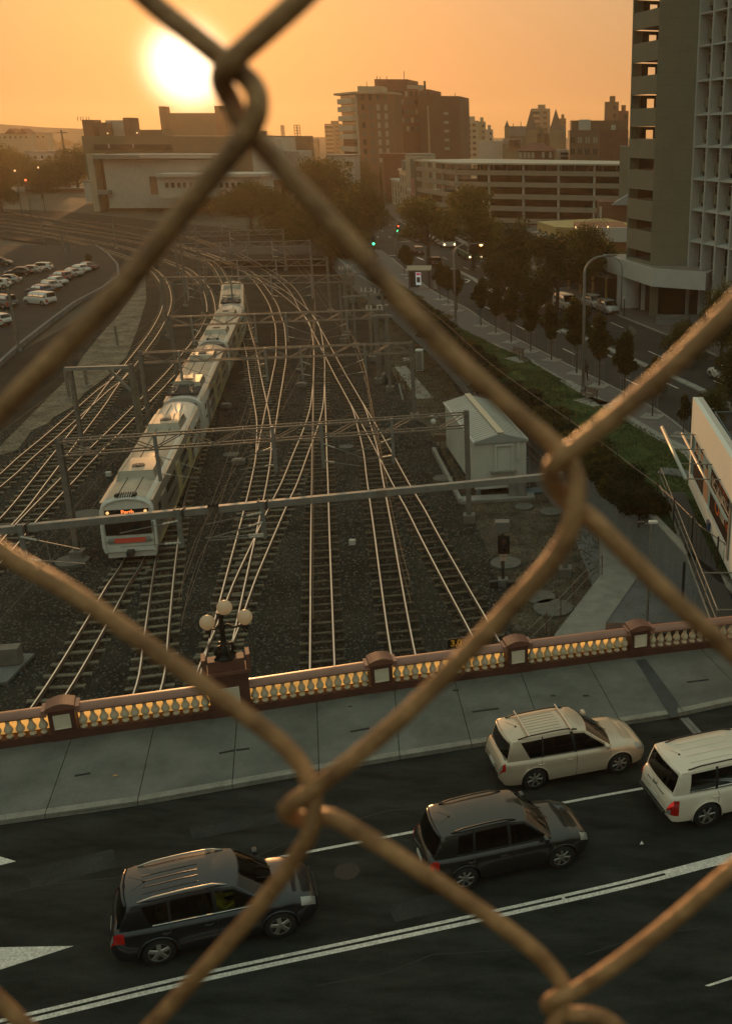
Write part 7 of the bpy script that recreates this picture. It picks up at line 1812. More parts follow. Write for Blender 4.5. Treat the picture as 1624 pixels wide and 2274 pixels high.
def railing(label, line, h, z=0.0, step=2.4, mesh=True, m=None, name='path_railing', r=0.03):
    m = m or steel_m; t = thing(name, label, 'railing', (line[0][0], line[0][1], z if not callable(z) else 0))
    zf_ = z if callable(z) else (lambda p: z)
    fine = spline(line, step)
    for p in fine: MB().tube([(p.x, p.y, zf_(p) - 0.1), (p.x, p.y, zf_(p) + h)], r * 1.1, 5).build('post', m, t)
    for k in (1.0, 0.5): MB().tube([(p.x, p.y, zf_(p) + h * k) for p in fine], r, 5).build('rail', m, t)
    if mesh:
        q = MB(); f3 = spline(line, step / 8)
        for p in f3: q.bar((p.x, p.y, zf_(p) + 0.05), (p.x, p.y, zf_(p) + h), 0.014)
        q.build('mesh_infill', m, t)['kind'] = 'stuff'
    return t
pl = [(p.x, p.y) for p in pathL if p.y >= 75]
railing('galvanised railing with mesh along the yard side of the shared path', [(-3.2, 74.5)] + pl[1:], 1.35, 0.0)
rl = [tuple(G(*q).xy) for q in ((1327, 1210), (1335, 1277), (1300, 1310), (1212, 1407), (1180, 1440))]
t = thing('footpath_railing', 'thin rusty two-bar railing on the left of the concrete footpath', 'railing', (*rl[0], 0))
for a in [Vector(rl[0]).lerp(Vector(rl[1]), k) for k in (0, 1)] + [Vector(rl[2]).lerp(Vector(rl[3]), k) for k in (0, .33, .66, 1)]: MB().tube([(a.x, a.y, 0), (a.x, a.y, 1.15)], 0.028, 5).build('post', mat('rust', (0.14, 0.07, 0.04), 0.9), t)
for z in (1.15, 0.6): MB().tube([(x, y, z) for x, y in rl], 0.025, 5).build('rail', mat('rail_dull', (0.22, 0.19, 0.15), 0.6, metal=.3), t)
railing('low handrail behind the white shed beside the shared path', [(1.2, 63.5), (0.2, 67), (-1.0, 71), (-2.4, 75)], 1.2, 0.0, mesh=False)
# white-lit wall behind pole cluster
wlk = MB(); a, b = G(790, 632), G(850, 668)
# lamp post by the wall, foreground right
P = G(1435, 1385); t = thing('path_lamp', 'slim grey lamp post rising in front of the retaining wall', 'lamp post', (P.x, P.y, 0)); h = zat(P, 1163)
MB().tube([(P.x, P.y, 0), (P.x, P.y, h)], [0.07, 0.05], 8).build('post', steel_m, t)
MB().box((P.x - 0.45, P.y, h + 0.05), (0.3, 0.18, 0.10)).build('lamp_head', dark_m, t); bevel(MB().box((P.x + 0.1, P.y, h + 0.08), (0.42, 0.25, 0.14)).build('lamp_head', shed_m, t), 0.04); MB().bar((P.x - .5, P.y, h), (P.x + .4, P.y, h), 0.04).build('arm', steel_m, t)
P = G(1514, 1345); t = thing('path_post', 'short dark post against the wall near the bridge', 'post', (P.x, P.y, 0)); MB().tube([(P.x, P.y, 0), (P.x, P.y, 2.4)], 0.10, 8).build('post', dark_m, t)

# black fence and hedge along the lawn edge
fl_ = [wls[i] + Vector((0.6, 0.15)) for i in range(len(wls)) if 34 < wls[i].y < 150]
bf = thing('black_fence', 'black metal fence with slim posts along the hedge between lawn and wall', 'fence', (*fl_[0], ST))
blk = mat('fence_black', (0.012, 0.012, 0.012), 0.5)
for p in spline([tuple(p) for p in fl_], 2.6): MB().box((p.x, p.y, ST + 0.95), (0.07, 0.07, 1.9)).build('post', blk, bf)
MB().tube([(p.x, p.y, ST + 1.75) for p in fl_], 0.03, 4).build('top_rail', mat('fence_rail', (0.05, 0.05, 0.045), 0.4), bf)
MB().tube([(p.x, p.y, ST + 0.25) for p in fl_], 0.03, 4).build('bottom_rail', blk, bf)
q = MB()
for p in spline([tuple(p) for p in fl_], 0.13): q.bar((p.x, p.y, ST + 0.2), (p.x, p.y, ST + 1.8), 0.016)
q.build('mesh_infill', blk, bf)['kind'] = 'stuff'

# ---------------- billboard
bz0, bz1 = 3.45, 8.6
bA, bB = Vector((8.35, 55.2)), Vector((8.72, 29.0))
fb = frame3(bA, bB); fb0 = fb
bb = thing('billboard', 'huge white-framed billboard with a radio poster, seen steeply from the side', 'billboard', (*bA, ST))
n_in = -1 if fb(0, 1, 0).x > bA.x else 1      # outward must be towards the tracks
def fbx(mb, s0, s1, o0, o1, z0, z1): return wbox(mb, fb, s0, s1, o0 * n_in, o1 * n_in, z0, z1) if n_in > 0 else wbox(mb, fb, s0, s1, -o1, -o0, z0, z1)
def ypx(px):    # distance along the board where picture column px meets it
    for k in range(2000):
        y = 56 - k * 0.014; x = bA.x + (bB.x - bA.x) * (bA.y - y) / (bA.y - bB.y)
        d = ray(px, 1080); 
        if x / y >= (px - PPX) / (FPX * cP + (PPY - 1100) * sP): return y
    return 40
sA = 0.45; Pq = Vector((8.36, 54.8)); za0, za1 = zat(Pq, 1052), zat(Pq, 962)
sB = 11.9
MBq = MB(); fbx(MBq, 0, fb.L, -0.55, -0.25, bz0, bz1); MBq.build('back_panel', conc_c, bb)
for a, b, c, d in ((0, fb.L, za1 + 0.05, bz1), (0, fb.L, bz0, za0 - 0.05), (0, sA, za0 - .05, za1 + .05), (sB + 0.3, fb.L, za0 - .05, za1 + .05)):
    q = MB(); fbx(q, a, b, -0.25, 0.0, c, d); q.build('white_surround', mat('billboard_white', (0.75, 0.76, 0.70), 0.65, var=0.04, scale=0.5), bb)
q = MB(); fbx(q, sB, sB + 0.35, -0.25, 0.06, za0 - 0.3, za1 + 0.1); q.build('grey_post', steel_m, bb)
poster = MB(); fbx(poster, sA, sB, -0.20, -0.12, za0, za1); poster = poster.build('poster', mat('poster_black', (0.012, 0.012, 0.014), 0.95, spec=0.03), bb)
hh = za1 - za0
def pp(s, v, o=-0.116): return fb(sA + (sB - sA) * s, o * n_in, za0 + hh * v)
def ppoly(pts, m, nm='poster_print', o=-0.116): q = MB().poly([pp(s, v, o) for s, v in pts]); return q.build(nm, m, poster)
sky_p = mat('poster_blue', (0.25, 0.38, 0.42), 0.95, spec=0.03); skin_p = mat('poster_skin', (0.42, 0.26, 0.18), 0.95, spec=0.03); dk_p = mat('poster_dark', (0.03, 0.028, 0.03), 0.95, spec=0.03); wh_p = mat('poster_white', (0.55, 0.52, 0.47), 0.95, spec=0.03); or_p = mat('poster_orange', (0.45, 0.11, 0.03), 0.95, spec=0.03)
ppoly([(0, 0), (0.5, 0), (0.5, 1), (0, 1)], sky_p)
for s0, w, hgt, body in ((0.03, 0.14, 0.86, dk_p), (0.17, 0.15, 0.92, dk_p), (0.33, 0.12, 0.80, skin_p)):
    ppoly([(s0, 0), (s0 + w, 0), (s0 + w * 1.02, 0.55), (s0 + w * 0.75, 0.66), (s0 + w * 0.25, 0.66), (s0 - 0.01, 0.55)], body, o=-0.112)
    ppoly([(s0 + w * (0.5 + 0.22 * math.cos(a)), hgt - 0.10 + 0.13 * math.sin(a)) for a in [i * math.pi / 5 for i in range(10)]], skin_p, o=-0.108)
    ppoly([(s0 + w * (0.5 + 0.24 * math.cos(a)), hgt - 0.05 + 0.11 * math.sin(a)) for a in [i * math.pi / 5 for i in range(6)]], dk_p, o=-0.106)
ppoly([(0.46, 0.05), (0.5, 0), (0.5, 0.8), (0.47, 0.6)], sky_p, o=-0.11)
ppoly([(0.53, 0.60), (0.985, 0.60), (0.985, 0.80), (0.53, 0.80)], wh_p, o=-0.112)
ppoly([(0.68 + 0.05 * math.cos(a), 0.33 + 0.14 * math.sin(a)) for a in [i * math.pi / 8 for i in range(16)]], or_p, o=-0.112)
ppoly([(0.68 + 0.03 * math.cos(a), 0.33 + 0.085 * math.sin(a)) for a in [i * math.pi / 8 for i in range(16)]], MATS['poster_black'], o=-0.109)
def btext(body, s, v, size, m, sx=1.0):
    tx = bpy.data.curves.new('poster_text', 'FONT'); tx.body = body; tx.size = size; tx.extrude = 0.002; tx.offset = 0.012
    to = bpy.data.objects.new('poster_text', tx); COL.objects.link(to); tx.materials.append(m); to.parent = poster
    p = pp(s, v, -0.104); ux = (bB - bA).normalized(); M = Matrix(((ux.x * sx, 0, -ux.y, p.x), (ux.y * sx, 0, ux.x, p.y), (0, 1, 0, p.z), (0, 0, 0, 1)))
    to.matrix_local = TM[bb.name].inverted() @ M; return to
btext('CLAIRSY MATT & KYMBA', 0.54, 0.645, 0.52, MATS['poster_black'], 0.82); btext('PERTH', 0.76, 0.855, 0.5, or_p); btext('BREAKFAST', 0.64, 0.52, 0.2, wh_p, 1.4); btext('mix', 0.75, 0.27, 0.8, wh_p); btext('94.5', 0.87, 0.27, 0.45, or_p)
btext('THE', 0.70, 0.87, 0.25, or_p)
# poster frame edges
q = MB(); fbx(q, sA, sB, -0.12, -0.02, za1, za1 + 0.06); fbx(q, sA, sB, -0.12, 0.03, za0 - 0.06, za0); fbx(q, sA - .06, sA, -0.12, -0.0, za0, za1); q.build('poster_frame', MATS['billboard_white'], bb)
# two light tubes on brackets
tube_m = mat('tube_grey', (0.42, 0.42, 0.38), 0.45, metal=0.2)
for o_, z_, s0, s1, r_ in ((1.7, za1 + 0.35, 0.4, 9.5, 0.10), (0.55, za1 - 0.05, 0.3, 14.0, 0.075)):
    MB().tube([fb(s0, o_ * n_in, z_), fb(s1, o_ * n_in, z_)], r_, 10).build('light_tube', tube_m, bb, smooth=True)
for s in (1.6, 4.4, 6.9, 9.3): MB().bar(fb(s, 0, za1 + 0.25), fb(s, 1.75 * n_in, za1 + 0.3), 0.05).build('bracket', steel_m, bb)
q = MB(); fbx(q, 6.9, 7.5, 0.0, 0.12, za0 - 0.75, za0 - 0.3); q.build('small_blue_box', mat('box_blue', (0.03, 0.06, 0.14), 0.5), bb)
# catwalk
cw = thing('catwalk', 'dark steel catwalk with pale handrails below the billboard', 'catwalk', fb(0, 1.0 * n_in, ST))
q = MB(); fbx(q, -0.3, 17.5, 0.15, 1.35, bz0 - 0.65, bz0 - 0.55); q.build('floor', mat('grating', (0.03, 0.035, 0.035), 0.7), cw)
for z_, r_ in ((bz0 + 0.5, 0.03), (bz0 - 0.0, 0.022), (bz0 - 0.6, 0.05)): MB().tube([fb(-1.6, 1.4 * n_in, z_), fb(17.5, 1.4 * n_in, z_)], r_, 6).build('rail', steel_m, cw)
for i in range(8): s = -1.6 + i * 2.7; MB().bar(fb(s, 1.4 * n_in, bz0 - 0.6), fb(s, 1.4 * n_in, bz0 + 0.5), 0.05).build('post', steel_m, cw)
for s in (13.2, 17.0): MB().bar(fb(s, 0, bz0 + 0.3), fb(s, 1.4 * n_in, bz0 + 0.3), 0.05).build('cross_rail', steel_m, cw)
for s in (1, 7, 13): MB().bar(fb(s, 0.9 * n_in, ST), fb(s, 0.9 * n_in, bz0 - 0.6), 0.16).build('leg', dark_m, cw)
for s in (1.0, 8, 15, 22): MB().bar(fb(s, -0.9 * n_in, ST), fb(s, -0.9 * n_in, bz1 - 0.4), 0.3).build('steel_leg', dark_m, bb)
# rail frame and pale tank behind the billboard
rt = thing('rooftop_platform', 'blue-grey railed platform with a pale round-cornered tub behind the billboard', 'platform', (10.5, 50, ST))
q = MB(); q.box((11.6, 46.5, 6.6), (4.4, 17, 0.2)); q.build('deck', mat('platform_dark', (0.03, 0.04, 0.042), 0.8), rt)
for x in (9.6, 13.6):
    for z in (7.25, 7.8): MB().bar((x, 38, z), (x, 55, z), 0.06).build('rail', mat('rail_blue', (0.10, 0.15, 0.17), 0.5), rt)
    for i in range(8): MB().bar((x, 38.2 + i * 2.4, 6.6), (x, 38.2 + i * 2.4, 7.8), 0.06).build('post', MATS['rail_blue'], rt)
MB().bar((9.6, 55, 7.8), (13.6, 55, 7.8), 0.06).build('rail', MATS['rail_blue'], rt)
o = MB().box((12.3, 50.5, 7.35), (1.7, 3.6, 1.3)).build('tub', mat('tub_pale', (0.30, 0.38, 0.38), 0.5), rt); bevel(o, 0.45, 4)
for x in (10, 13): 
    for y in (39, 54): MB().bar((x, y, ST), (x, y, 6.5), 0.2).build('leg', dark_m, rt)
# pale pit lid on the lawn, white scrap stones
c = G(1496, 1050, ST + 0.10); tag(MB().box((c.x, c.y, ST + 0.12), (1.9, 1.3, 0.08), -0.4).build('lawn_pit', concrete_d), 'rectangular concrete lid set in the lawn left of the billboard', 'concrete pit')
for px, py, lab in ((1249, 922, 'white flat stone on the lawn, the upper of two'), (1251, 928, 'white flat stone on the lawn, the lower of two')):
    c = G(px, py, ST + 0.1); tag(MB().box((c.x, c.y, ST + 0.13), (0.55, 0.4, 0.10), 0.4).build('flat_stone', conc_c), lab, 'stone')

# ---------------- street furniture
def lamp_post(base, top, arm, label, lit=False, r=0.11):
    P = G(*base, ST); h = zat(P, top); t = thing('street_lamp', label, 'street lamp', (P.x, P.y, ST)); ax = VY(arm[0], arm[1], P.y)
    pts = [(P.x, P.y, ST), (P.x, P.y, h - 2.2), (P.x, P.y, h - 1.4)]; d = ax.x - P.x
    for k in range(1, 6): a = k * math.pi / 10; pts.append((P.x + 1.5 * (1 - math.cos(a)) * (1 if d > 0 else -1), P.y, h - 1.4 + 1.35 * math.sin(a)))
    pts.append((ax.x, P.y, ax.z)); n_ = len(pts)
    MB().tube(pts, [r * (1.1 - 0.6 * i / n_) for i in range(n_)], 8).build('post', steel_m, t, smooth=True)
    MB().box((ax.x + 0.2, P.y, ax.z - 0.02), (0.75, 0.28, 0.13)).build('lamp_head', steel_warm, t)
    if lit: MB().sphere((ax.x + 0.2, P.y - 0.02, ax.z - 0.14), 0.17, 10, 8, 0.7).build('lamp_glow', mat('sodium_lit', (1, .6, .25), 0.5, emit=(1.0, 0.50, 0.14), estr=9.0), t)
    MB().cyl((P.x, P.y, ST), 0.18, 0.5, 10).build('base', steel_m, t)
lamp_post((1293, 872), 567, (1352, 566), 'tall curved street lamp standing beside the park bench')
lamp_post((1011, 716), 540, (1063, 541), 'curved street lamp whose orange lamp is lit', True)
lamp_post((880, 580), 488, (906, 488), 'far curved street lamp near the green traffic light')
lamp_post((1377, 702), 568, (1350, 569), 'slim straight lamp post in front of the tower canopy', r=0.08)
green_on = mat('signal_green_lit', (0.1, 1, 0.5), 0.5, emit=(0.10, 1.0, 0.45), estr=2.5); red_on = mat('signal_red_lit', (1, 0.1, 0.05), 0.5, emit=(1.0, 0.12, 0.04), estr=4.0)
for px, py, base, lab in ((831, 535, 575, 'black traffic light showing green at the near side of the junction'), (884, 507, 548, 'black traffic light showing green and red across the junction')):
    P = G(px, base, ST); t = thing('traffic_light', lab, 'traffic light', (P.x, P.y, ST)); z = zat(P, py)
    MB().tube([(P.x, P.y, ST), (P.x, P.y, z)], 0.08, 6).build('post', dark_m, t); bevel(MB().box((P.x, P.y, z), (0.7, 0.3, 1.5)).build('housing', MATS['signal_black'], t), 0.04)
    MB().sphere((P.x, P.y - 0.2, z - 0.45), 0.22, 8, 6).build('green_lamp', green_on, t)
    if px == 884: MB().sphere((P.x + 0.15, P.y - 0.2, z + 0.4), 0.13, 8, 6).build('red_lamp', red_on, t)
for px, py, lab in ((62 / 1.0 + 0, 0, ''),): pass
def bench(px, py, rz, label):
    c = G(px, py, ST + 0.1); t = thing('park_bench', label, 'bench', (c.x, c.y, ST + 0.1), rz); Mb = TM[t.name]
    def B(mb, nm, m): mb.v = [tuple(Mb @ Vector(v)) for v in mb.v]; return mb.build(nm, m, t)
    wd = mat('bench_wood', (0.13, 0.075, 0.045), 0.7)
    for i in range(4): B(MB().box((0, -0.18 + i * 0.12, 0.45), (1.7, 0.09, 0.035)), 'seat_slat', wd)
    for i in range(3): B(MB().box((0, 0.26 + i * 0.03, 0.58 + i * 0.14), (1.7, 0.03, 0.09)), 'back_slat', wd)
    for s_ in (-0.75, 0.75): B(MB().box((s_, -0.15, 0.22), (0.06, 0.06, 0.45)), 'leg', dark_m); B(MB().box((s_, 0.25, 0.45), (0.06, 0.06, 0.9)), 'leg', dark_m); B(MB().box((s_, 0.05, 0.62), (0.06, 0.5, 0.05)), 'armrest', dark_m)
    return c
for px, py, lab in ((1145, 794, 'brown slatted park bench further up the lawn edge'), (1305, 888, 'brown slatted park bench beside the tall street lamp')):
    bench(px, py, -0.95, lab); c = G(px + 8, py + 4, ST + 0.10); d_3 = -0.95
    q = MB().box((c.x, c.y, ST + 0.10), (2.6, 1.8, 0.03), d_3); struct(q, 'bench_pad', concrete_m)
q = strip([p for p in le if 80 > p.y > 62 or 84 < p.y < 98], -0.35, 0.25, ST + 0.112) if False else None
edge = offset(le, 0.12); q = MB()
for a, b in zip(edge[:-1], edge[1:]): 
    if 62 < a.y < 100: q.bar((a.x, a.y, ST + 0.09), (b.x, b.y, ST + 0.09), 0.28 if a.y > 84 else 0.9, 0.05)
struct(q, 'lawn_edging', concrete_m)
# bus shelter
c = G(932, 640, ST + 0.08); t = thing('bus_shelter', 'small dark bus shelter with a lit poster panel beside the footpath', 'bus shelter', (c.x, c.y, ST)); 
for x in (-1.4, 1.3): 
    for y in (-0.6, 0.7): MB().bar((c.x + x, c.y + y, ST), (c.x + x, c.y + y, ST + 2.5), 0.1).build('post', dark_m, t)
MB().prism([(c.x - 1.7, c.y - 1.0), (c.x + 1.6, c.y - 1.0), (c.x + 1.6, c.y + 1.0), (c.x - 1.7, c.y + 1.0)], ST + 2.5, [ST + 2.6, ST + 2.6, ST + 3.0, ST + 3.0]).build('roof', mat('shelter_roof', (0.25, 0.22, 0.15), 0.5), t)
MB().box((c.x - 0.6, c.y - 0.62, ST + 1.35), (1.3, 0.06, 2.1)).build('side_panel', dark_m, t)
MB().box((c.x - 0.1, c.y - 0.68, ST + 1.45), (0.7, 0.05, 1.7)).build('poster', mat('poster_lit', (0.8, 0.8, 0.8), 0.5, emit=(0.75, 0.85, 0.85), estr=0.22), t)
MB().box((c.x - 0.1, c.y - 0.712, ST + 1.30), (0.45, 0.02, 0.7)).build('poster_print', mat('poster_print_dark', (0.05, 0.03, 0.03), 0.6), t); MB().box((c.x - 0.1, c.y - 0.712, ST + 2.05), (0.55, 0.02, 0.3)).build('poster_band', mat('poster_print_red', (0.5, 0.05, 0.08), 0.6, emit=(0.7, 0.1, 0.15), estr=0.3), t)
MB().box((c.x + 2.1, c.y - 0.2, ST + 0.55), (0.5, 0.5, 1.0)).build('bin', concrete_m, t)
# pedestrian by the tall lamp, second figure by the junction
def person(px, py, rz, label, top_m, leg_m):
    c = G(px, py, ST + 0.09); M = at(c, rz); t = thing('person', label, 'person', M=M)
    V = [(0, 0, 0.92), (0, 0, 1.15), (0, 0, 1.38), (0, 0, 1.52), (0.0, 0.10, 0.88), (0.10, 0.11, 0.48), (-0.02, 0.11, 0.06), (0.12, 0.12, 0.03), (0, -0.10, 0.88), (-0.04, -0.11, 0.48), (-0.20, -0.11, 0.09), (-0.08, -0.12, 0.03), (0, 0.20, 1.40), (-0.05, 0.25, 1.12), (0.06, 0.26, 0.88), (0, -0.20, 1.40), (0.06, -0.25, 1.12), (0.16, -0.24, 0.90)]
    E = [(0, 1), (1, 2), (2, 3), (0, 4), (4, 5), (5, 6), (6, 7), (0, 8), (8, 9), (9, 10), (10, 11), (2, 12), (12, 13), (13, 14), (2, 15), (15, 16), (16, 17)]
    skinned('body', V, E, [0.14, 0.13, 0.14, 0.06, 0.09, 0.065, 0.05, 0.04, 0.09, 0.065, 0.05, 0.04, 0.06, 0.045, 0.035, 0.06, 0.045, 0.035], top_m, t, M)
    MB().sphere(M @ Vector((0.01, 0, 1.64)), 0.10, 12, 8, 1.2).build('head', skin, t, smooth=True); MB().sphere(M @ Vector((-0.015, 0, 1.68)), 0.105, 12, 8, 1.0).build('hair', hair, t, smooth=True)
person(1299, 846, 2.0, 'pedestrian in dark clothes walking behind the tall street lamp', mat('cloth_dark', (0.02, 0.02, 0.022), 0.9), None)
person(1527, 742, 2.5, 'pedestrian in dark clothes on the far pavement near the steps', MATS['cloth_dark'], None)
P = G(1384, 704, ST + 0.08); t = thing('bollard_lamp', 'short dark post with a pale head in front of the tower foyer', 'post', (P.x, P.y, ST)); h = zat(P, 662)
MB().tube([(P.x, P.y, ST), (P.x, P.y, h)], 0.06, 6).build('post', dark_m, t); MB().sphere((P.x, P.y, h), 0.12, 8, 6).build('lamp_head', shed_m, t)
# satellite dish on the shop roof
c = VY(1320, 508, 166); t = thing('satellite_dish', 'large mesh satellite dish on the roof of the white-fascia shop', 'satellite dish', c)
q = MB(); n_ = 20
for k in range(1, 5):
    r_ = 2.3 * k / 4; q.tube([(c.x + r_ * math.cos(2 * math.pi * i / n_), c.y + 0.12 * r_ * r_ * 0.5, c.z + 0.75 * r_ * math.sin(2 * math.pi * i / n_) - 0.0) for i in range(n_ + 1)], 0.03, 4, cap=False)
for i in range(n_): a = 2 * math.pi * i / n_; q.tube([(c.x, c.y, c.z), (c.x + 2.3 * math.cos(a), c.y + 0.32, c.z + 1.72 * math.sin(a))], 0.02, 4)
q.build('reflector', mat('dish_mesh', (0.10, 0.07, 0.05), 0.6), t); MB().bar((c.x, c.y, c.z - 4), (c.x, c.y, c.z), 0.15).build('post', dark_m, t)
# warning diamond sign on the street
P = G(1397, 790, ST); t = thing('diamond_sign', 'back of a diamond road sign in the median of the street', 'road sign', (P.x, P.y, ST)); h = zat(P, 737)
MB().bar((P.x, P.y, ST), (P.x, P.y, h), 0.07).build('post', steel_m, t); MB().box((P.x, P.y, h), (0.9, 0.04, 0.9), ry=math.pi / 4).build('plate', steel_warm, t)
# lights far on the left
for px, py, c_ in ((56, 500 - 118, 0), (83, 372, 0)): pass
for px, py, Yd, lab, m_ in ((33, 379, 300, 'small yellow street light glowing in front of the dark left trees', lit_w), (85, 372, 320, 'small orange light glowing further right in the left trees', lit_w), (57, 400, 300, 'red signal light on a post at the far left', red_on), (771, 374, 300, 'tiny orange light before the trees under the hospital', lit_w), (1072, 448, 200, 'small orange light among the crowns of the big street trees', lit_w)):
    c = VY(px, py, Yd); t = thing('distant_light', lab, 'street light', (c.x, c.y, 0)); MB().bar((c.x, c.y, 0), (c.x, c.y, c.z), 0.15).build('post', dark_m, t); MB().sphere(c, 0.28 if Yd >= 300 else 0.2, 8, 6).build('lamp', m_, t)

c = G(22, 1478); t = thing('trackside_cabinet', 'small pale cabinet on a concrete pad at the left edge below the thick fence wire', 'cabinet', (c.x, c.y, 0))
MB().box((c.x - 0.6, c.y - 0.4, 0.06), (2.6, 2.6, 0.14)).build('pad', concrete_d, t); bevel(MB().box((c.x, c.y, 0.55), (1.1, 0.6, 0.8), 0.2).build('body', steel_warm, t), 0.03)
MB().bar((c.x - 0.9, c.y - 0.2, 0), (c.x - 0.9, c.y - 0.2, 3.4), 0.12).build('post', dark_m, t); MB().box((c.x - 0.9, c.y - 0.25, 3.3), (0.4, 0.3, 0.8)).build('signal_head', dark_m, t)
# ------------------------------------------------------------------ trees: trunk, limbs and leaf-sized faces through the crown
def leafmat(name, col, col2, tl):
    m = mat(name, col, 0.75, var=0.3, scale=0.35, col2=col2, translucent=tl, spec=0.25)
    return m
leaf_a = leafmat('leaves_dark', (0.022, 0.032, 0.012), (0.050, 0.060, 0.020), (0.09, 0.09, 0.015))
leaf_b = leafmat('leaves_olive', (0.038, 0.048, 0.016), (0.075, 0.080, 0.026), (0.13, 0.12, 0.025))
leaf_c = leafmat('leaves_hedge', (0.016, 0.030, 0.012), (0.036, 0.052, 0.022), (0.02, 0.035, 0.012))
bark_m = mat('bark', (0.085, 0.065, 0.045), 0.9, var=0.3, scale=2)
def crown_mesh(clumps, n, size, seed, flat=1.0):
    rnd = random.Random(seed); mb = MB(); vol = [c[3] * c[4] * c[5] for c in clumps]; tot = sum(vol)
    for c, v in zip(clumps, vol):
        for _ in range(int(n * v / tot)):
            while True:
                p = Vector((rnd.uniform(-1, 1), rnd.uniform(-1, 1), rnd.uniform(-1, 1)))
                if 0.15 < p.length < 1: break
            if p.length < 0.75 and rnd.random() < 0.45: p = p.normalized() * rnd.uniform(0.75, 1.0)
            w = 1 + 0.22 * math.sin(7 * p.x + c[0] * 30) * math.sin(6 * p.z + seed)
            q = Vector((c[0] + p.x * c[3] * w, c[1] + p.y * c[4] * w, c[2] + p.z * c[5] * w))
            s = size * rnd.uniform(0.6, 1.4); a = Vector((rnd.gauss(0, 1), rnd.gauss(0, 1), rnd.gauss(0, 1))).normalized(); b = a.orthogonal().normalized(); c2 = a.cross(b)
            k = rnd.random() * 6.28; b, c2 = b * math.cos(k) + c2 * math.sin(k), c2 * math.cos(k) - b * math.sin(k)
            mb._a([q - b * s, q + c2 * s * 0.45, q + b * s, q - c2 * s * 0.45], [(0, 1, 2, 3)])
    return mb
def limbs(parts):
    mb = MB()
    for pts, rs in parts: mb.tube([Vector(p) for p in pts], rs, 6)
    return mb
TP = {}
def tree_proto(kind):
    if kind in TP: return TP[kind]
    rnd = random.Random(hash(kind) % 1000 if False else len(kind) * 7 + ord(kind[0]))
    if kind == 'young':       # slim street tree, unit height
        cl = [(0, 0, 0.50, .10, .10, .13), (0.03, 0.02, 0.70, .12, .10, .14), (-0.03, 0, 0.86, .08, .08, .12), (0.10, -0.06, 0.60, .08, .08, .08), (-0.11, 0.05, 0.66, .08, .07, .09), (0.09, 0.07, 0.78, .07, .06, .08), (-0.08, -0.08, 0.50, .07, .07, .07), (-0.10, -0.02, 0.79, .06, .06, .07), (0.02, 0.11, 0.58, .07, .06, .09)]
        n, sz = 2700, 0.024; tr = [([(0, 0, 0), (0.005, 0, .4), (0, 0, .8)], [.012, .010, .005])]; m = leaf_a
    elif kind == 'gum':
        cl = []
        for i in range(15):
            a = rnd.uniform(0, 6.28); r = rnd.uniform(0.08, 0.30); z = rnd.uniform(0.42, 0.90); s = rnd.uniform(0.07, 0.145) * (1.15 - 0.5 * abs(z - 0.62))
            cl.append((r * math.cos(a) * (1.1 - 0.5 * (z - .4)), r * math.sin(a), z, s * 1.15, s * 1.15, s * 0.85))
        cl += [(0, 0, 0.84, .12, .12, .11), (0.04, 0, 0.66, .14, .14, .10)]
        n, sz = 11000, 0.0125; m = leaf_b
        tr = [([(0, 0, 0), (0.01, 0, .25), (0.0, 0, .5), (0, 0, .8)], [.022, .018, .013, .004])] + [([(0.0, 0, .3), (c[0] * .6, c[1] * .6, c[2] * .8), (c[0], c[1], c[2])], [.012, .008, .003]) for c in cl[:12]]
    elif kind == 'round':
        cl = []
        for i in range(20):
            a = rnd.uniform(0, 6.28); z = rnd.uniform(0.22, 0.82); r = rnd.uniform(0.1, 0.36) * math.sqrt(max(0.1, 1 - ((z - .5) / .5) ** 2)); s = rnd.uniform(0.11, 0.19)
            cl.append((r * math.cos(a), r * math.sin(a), z, s, s, s * 0.85))
        cl.append((0, 0, .5, .25, .25, .3)); n, sz = 12000, 0.0135; m = leaf_a
        tr = [([(0, 0, 0), (0, 0, .4)], [.03, .02])] + [([(0, 0, .2), (c[0], c[1], c[2])], [.014, .004]) for c in cl[:8]]
    elif kind == 'bush':
        cl = [(rnd.uniform(-.3, .3), rnd.uniform(-.3, .3), rnd.uniform(.25, .7), rnd.uniform(.16, .28), rnd.uniform(.16, .28), rnd.uniform(.15, .25)) for _ in range(12)]
        n, sz = 3200, 0.040; m = leaf_c; tr = [([(0, 0, 0), (0, 0, .5)], [.03, .01])]
    elif kind == 'cypress':
        cl = [(0, 0, .12 + .1 * i, .14 - .012 * i, .14 - .012 * i, .1) for i in range(9)]; n, sz = 4000, 0.02; m = leaf_a; tr = [([(0, 0, 0), (0, 0, .8)], [.02, .01])]
    t = thing('tree', 'x', 'tree'); o = crown_mesh(cl, n, sz, len(kind)).build('crown', m, t)
    limbs(tr).build('trunk', bark_m, t)
    TP[kind] = t; return t
used = set()
def tree(kind, loc, h, w, label, name='tree', cat='tree', group=None, m=None, rz=None):
    p = tree_proto(kind); rz = random.uniform(0, 6.28) if rz is None else rz
    M = Matrix.Translation(Vector(loc)) @ Matrix.Rotation(rz, 4, 'Z') @ Matrix.Diagonal((w, w, h, 1))
    if kind not in used: used.add(kind); p.matrix_world = M; t = p
    else: t = dup(p, M)
    if t is p: kk0 = ALLC.pop(t.name); t.name = name; ALLC[t.name] = kk0
    else: t.name = name
    t['label'] = label; t['category'] = cat
    if group: t['group'] = group
    elif 'group' in t: del t['group']
    if m:
        for ch in t.children:
            if ch.name.startswith('crown'): ch.material_slots[0].link = 'OBJECT'; ch.material_slots[0].material = m
    return t
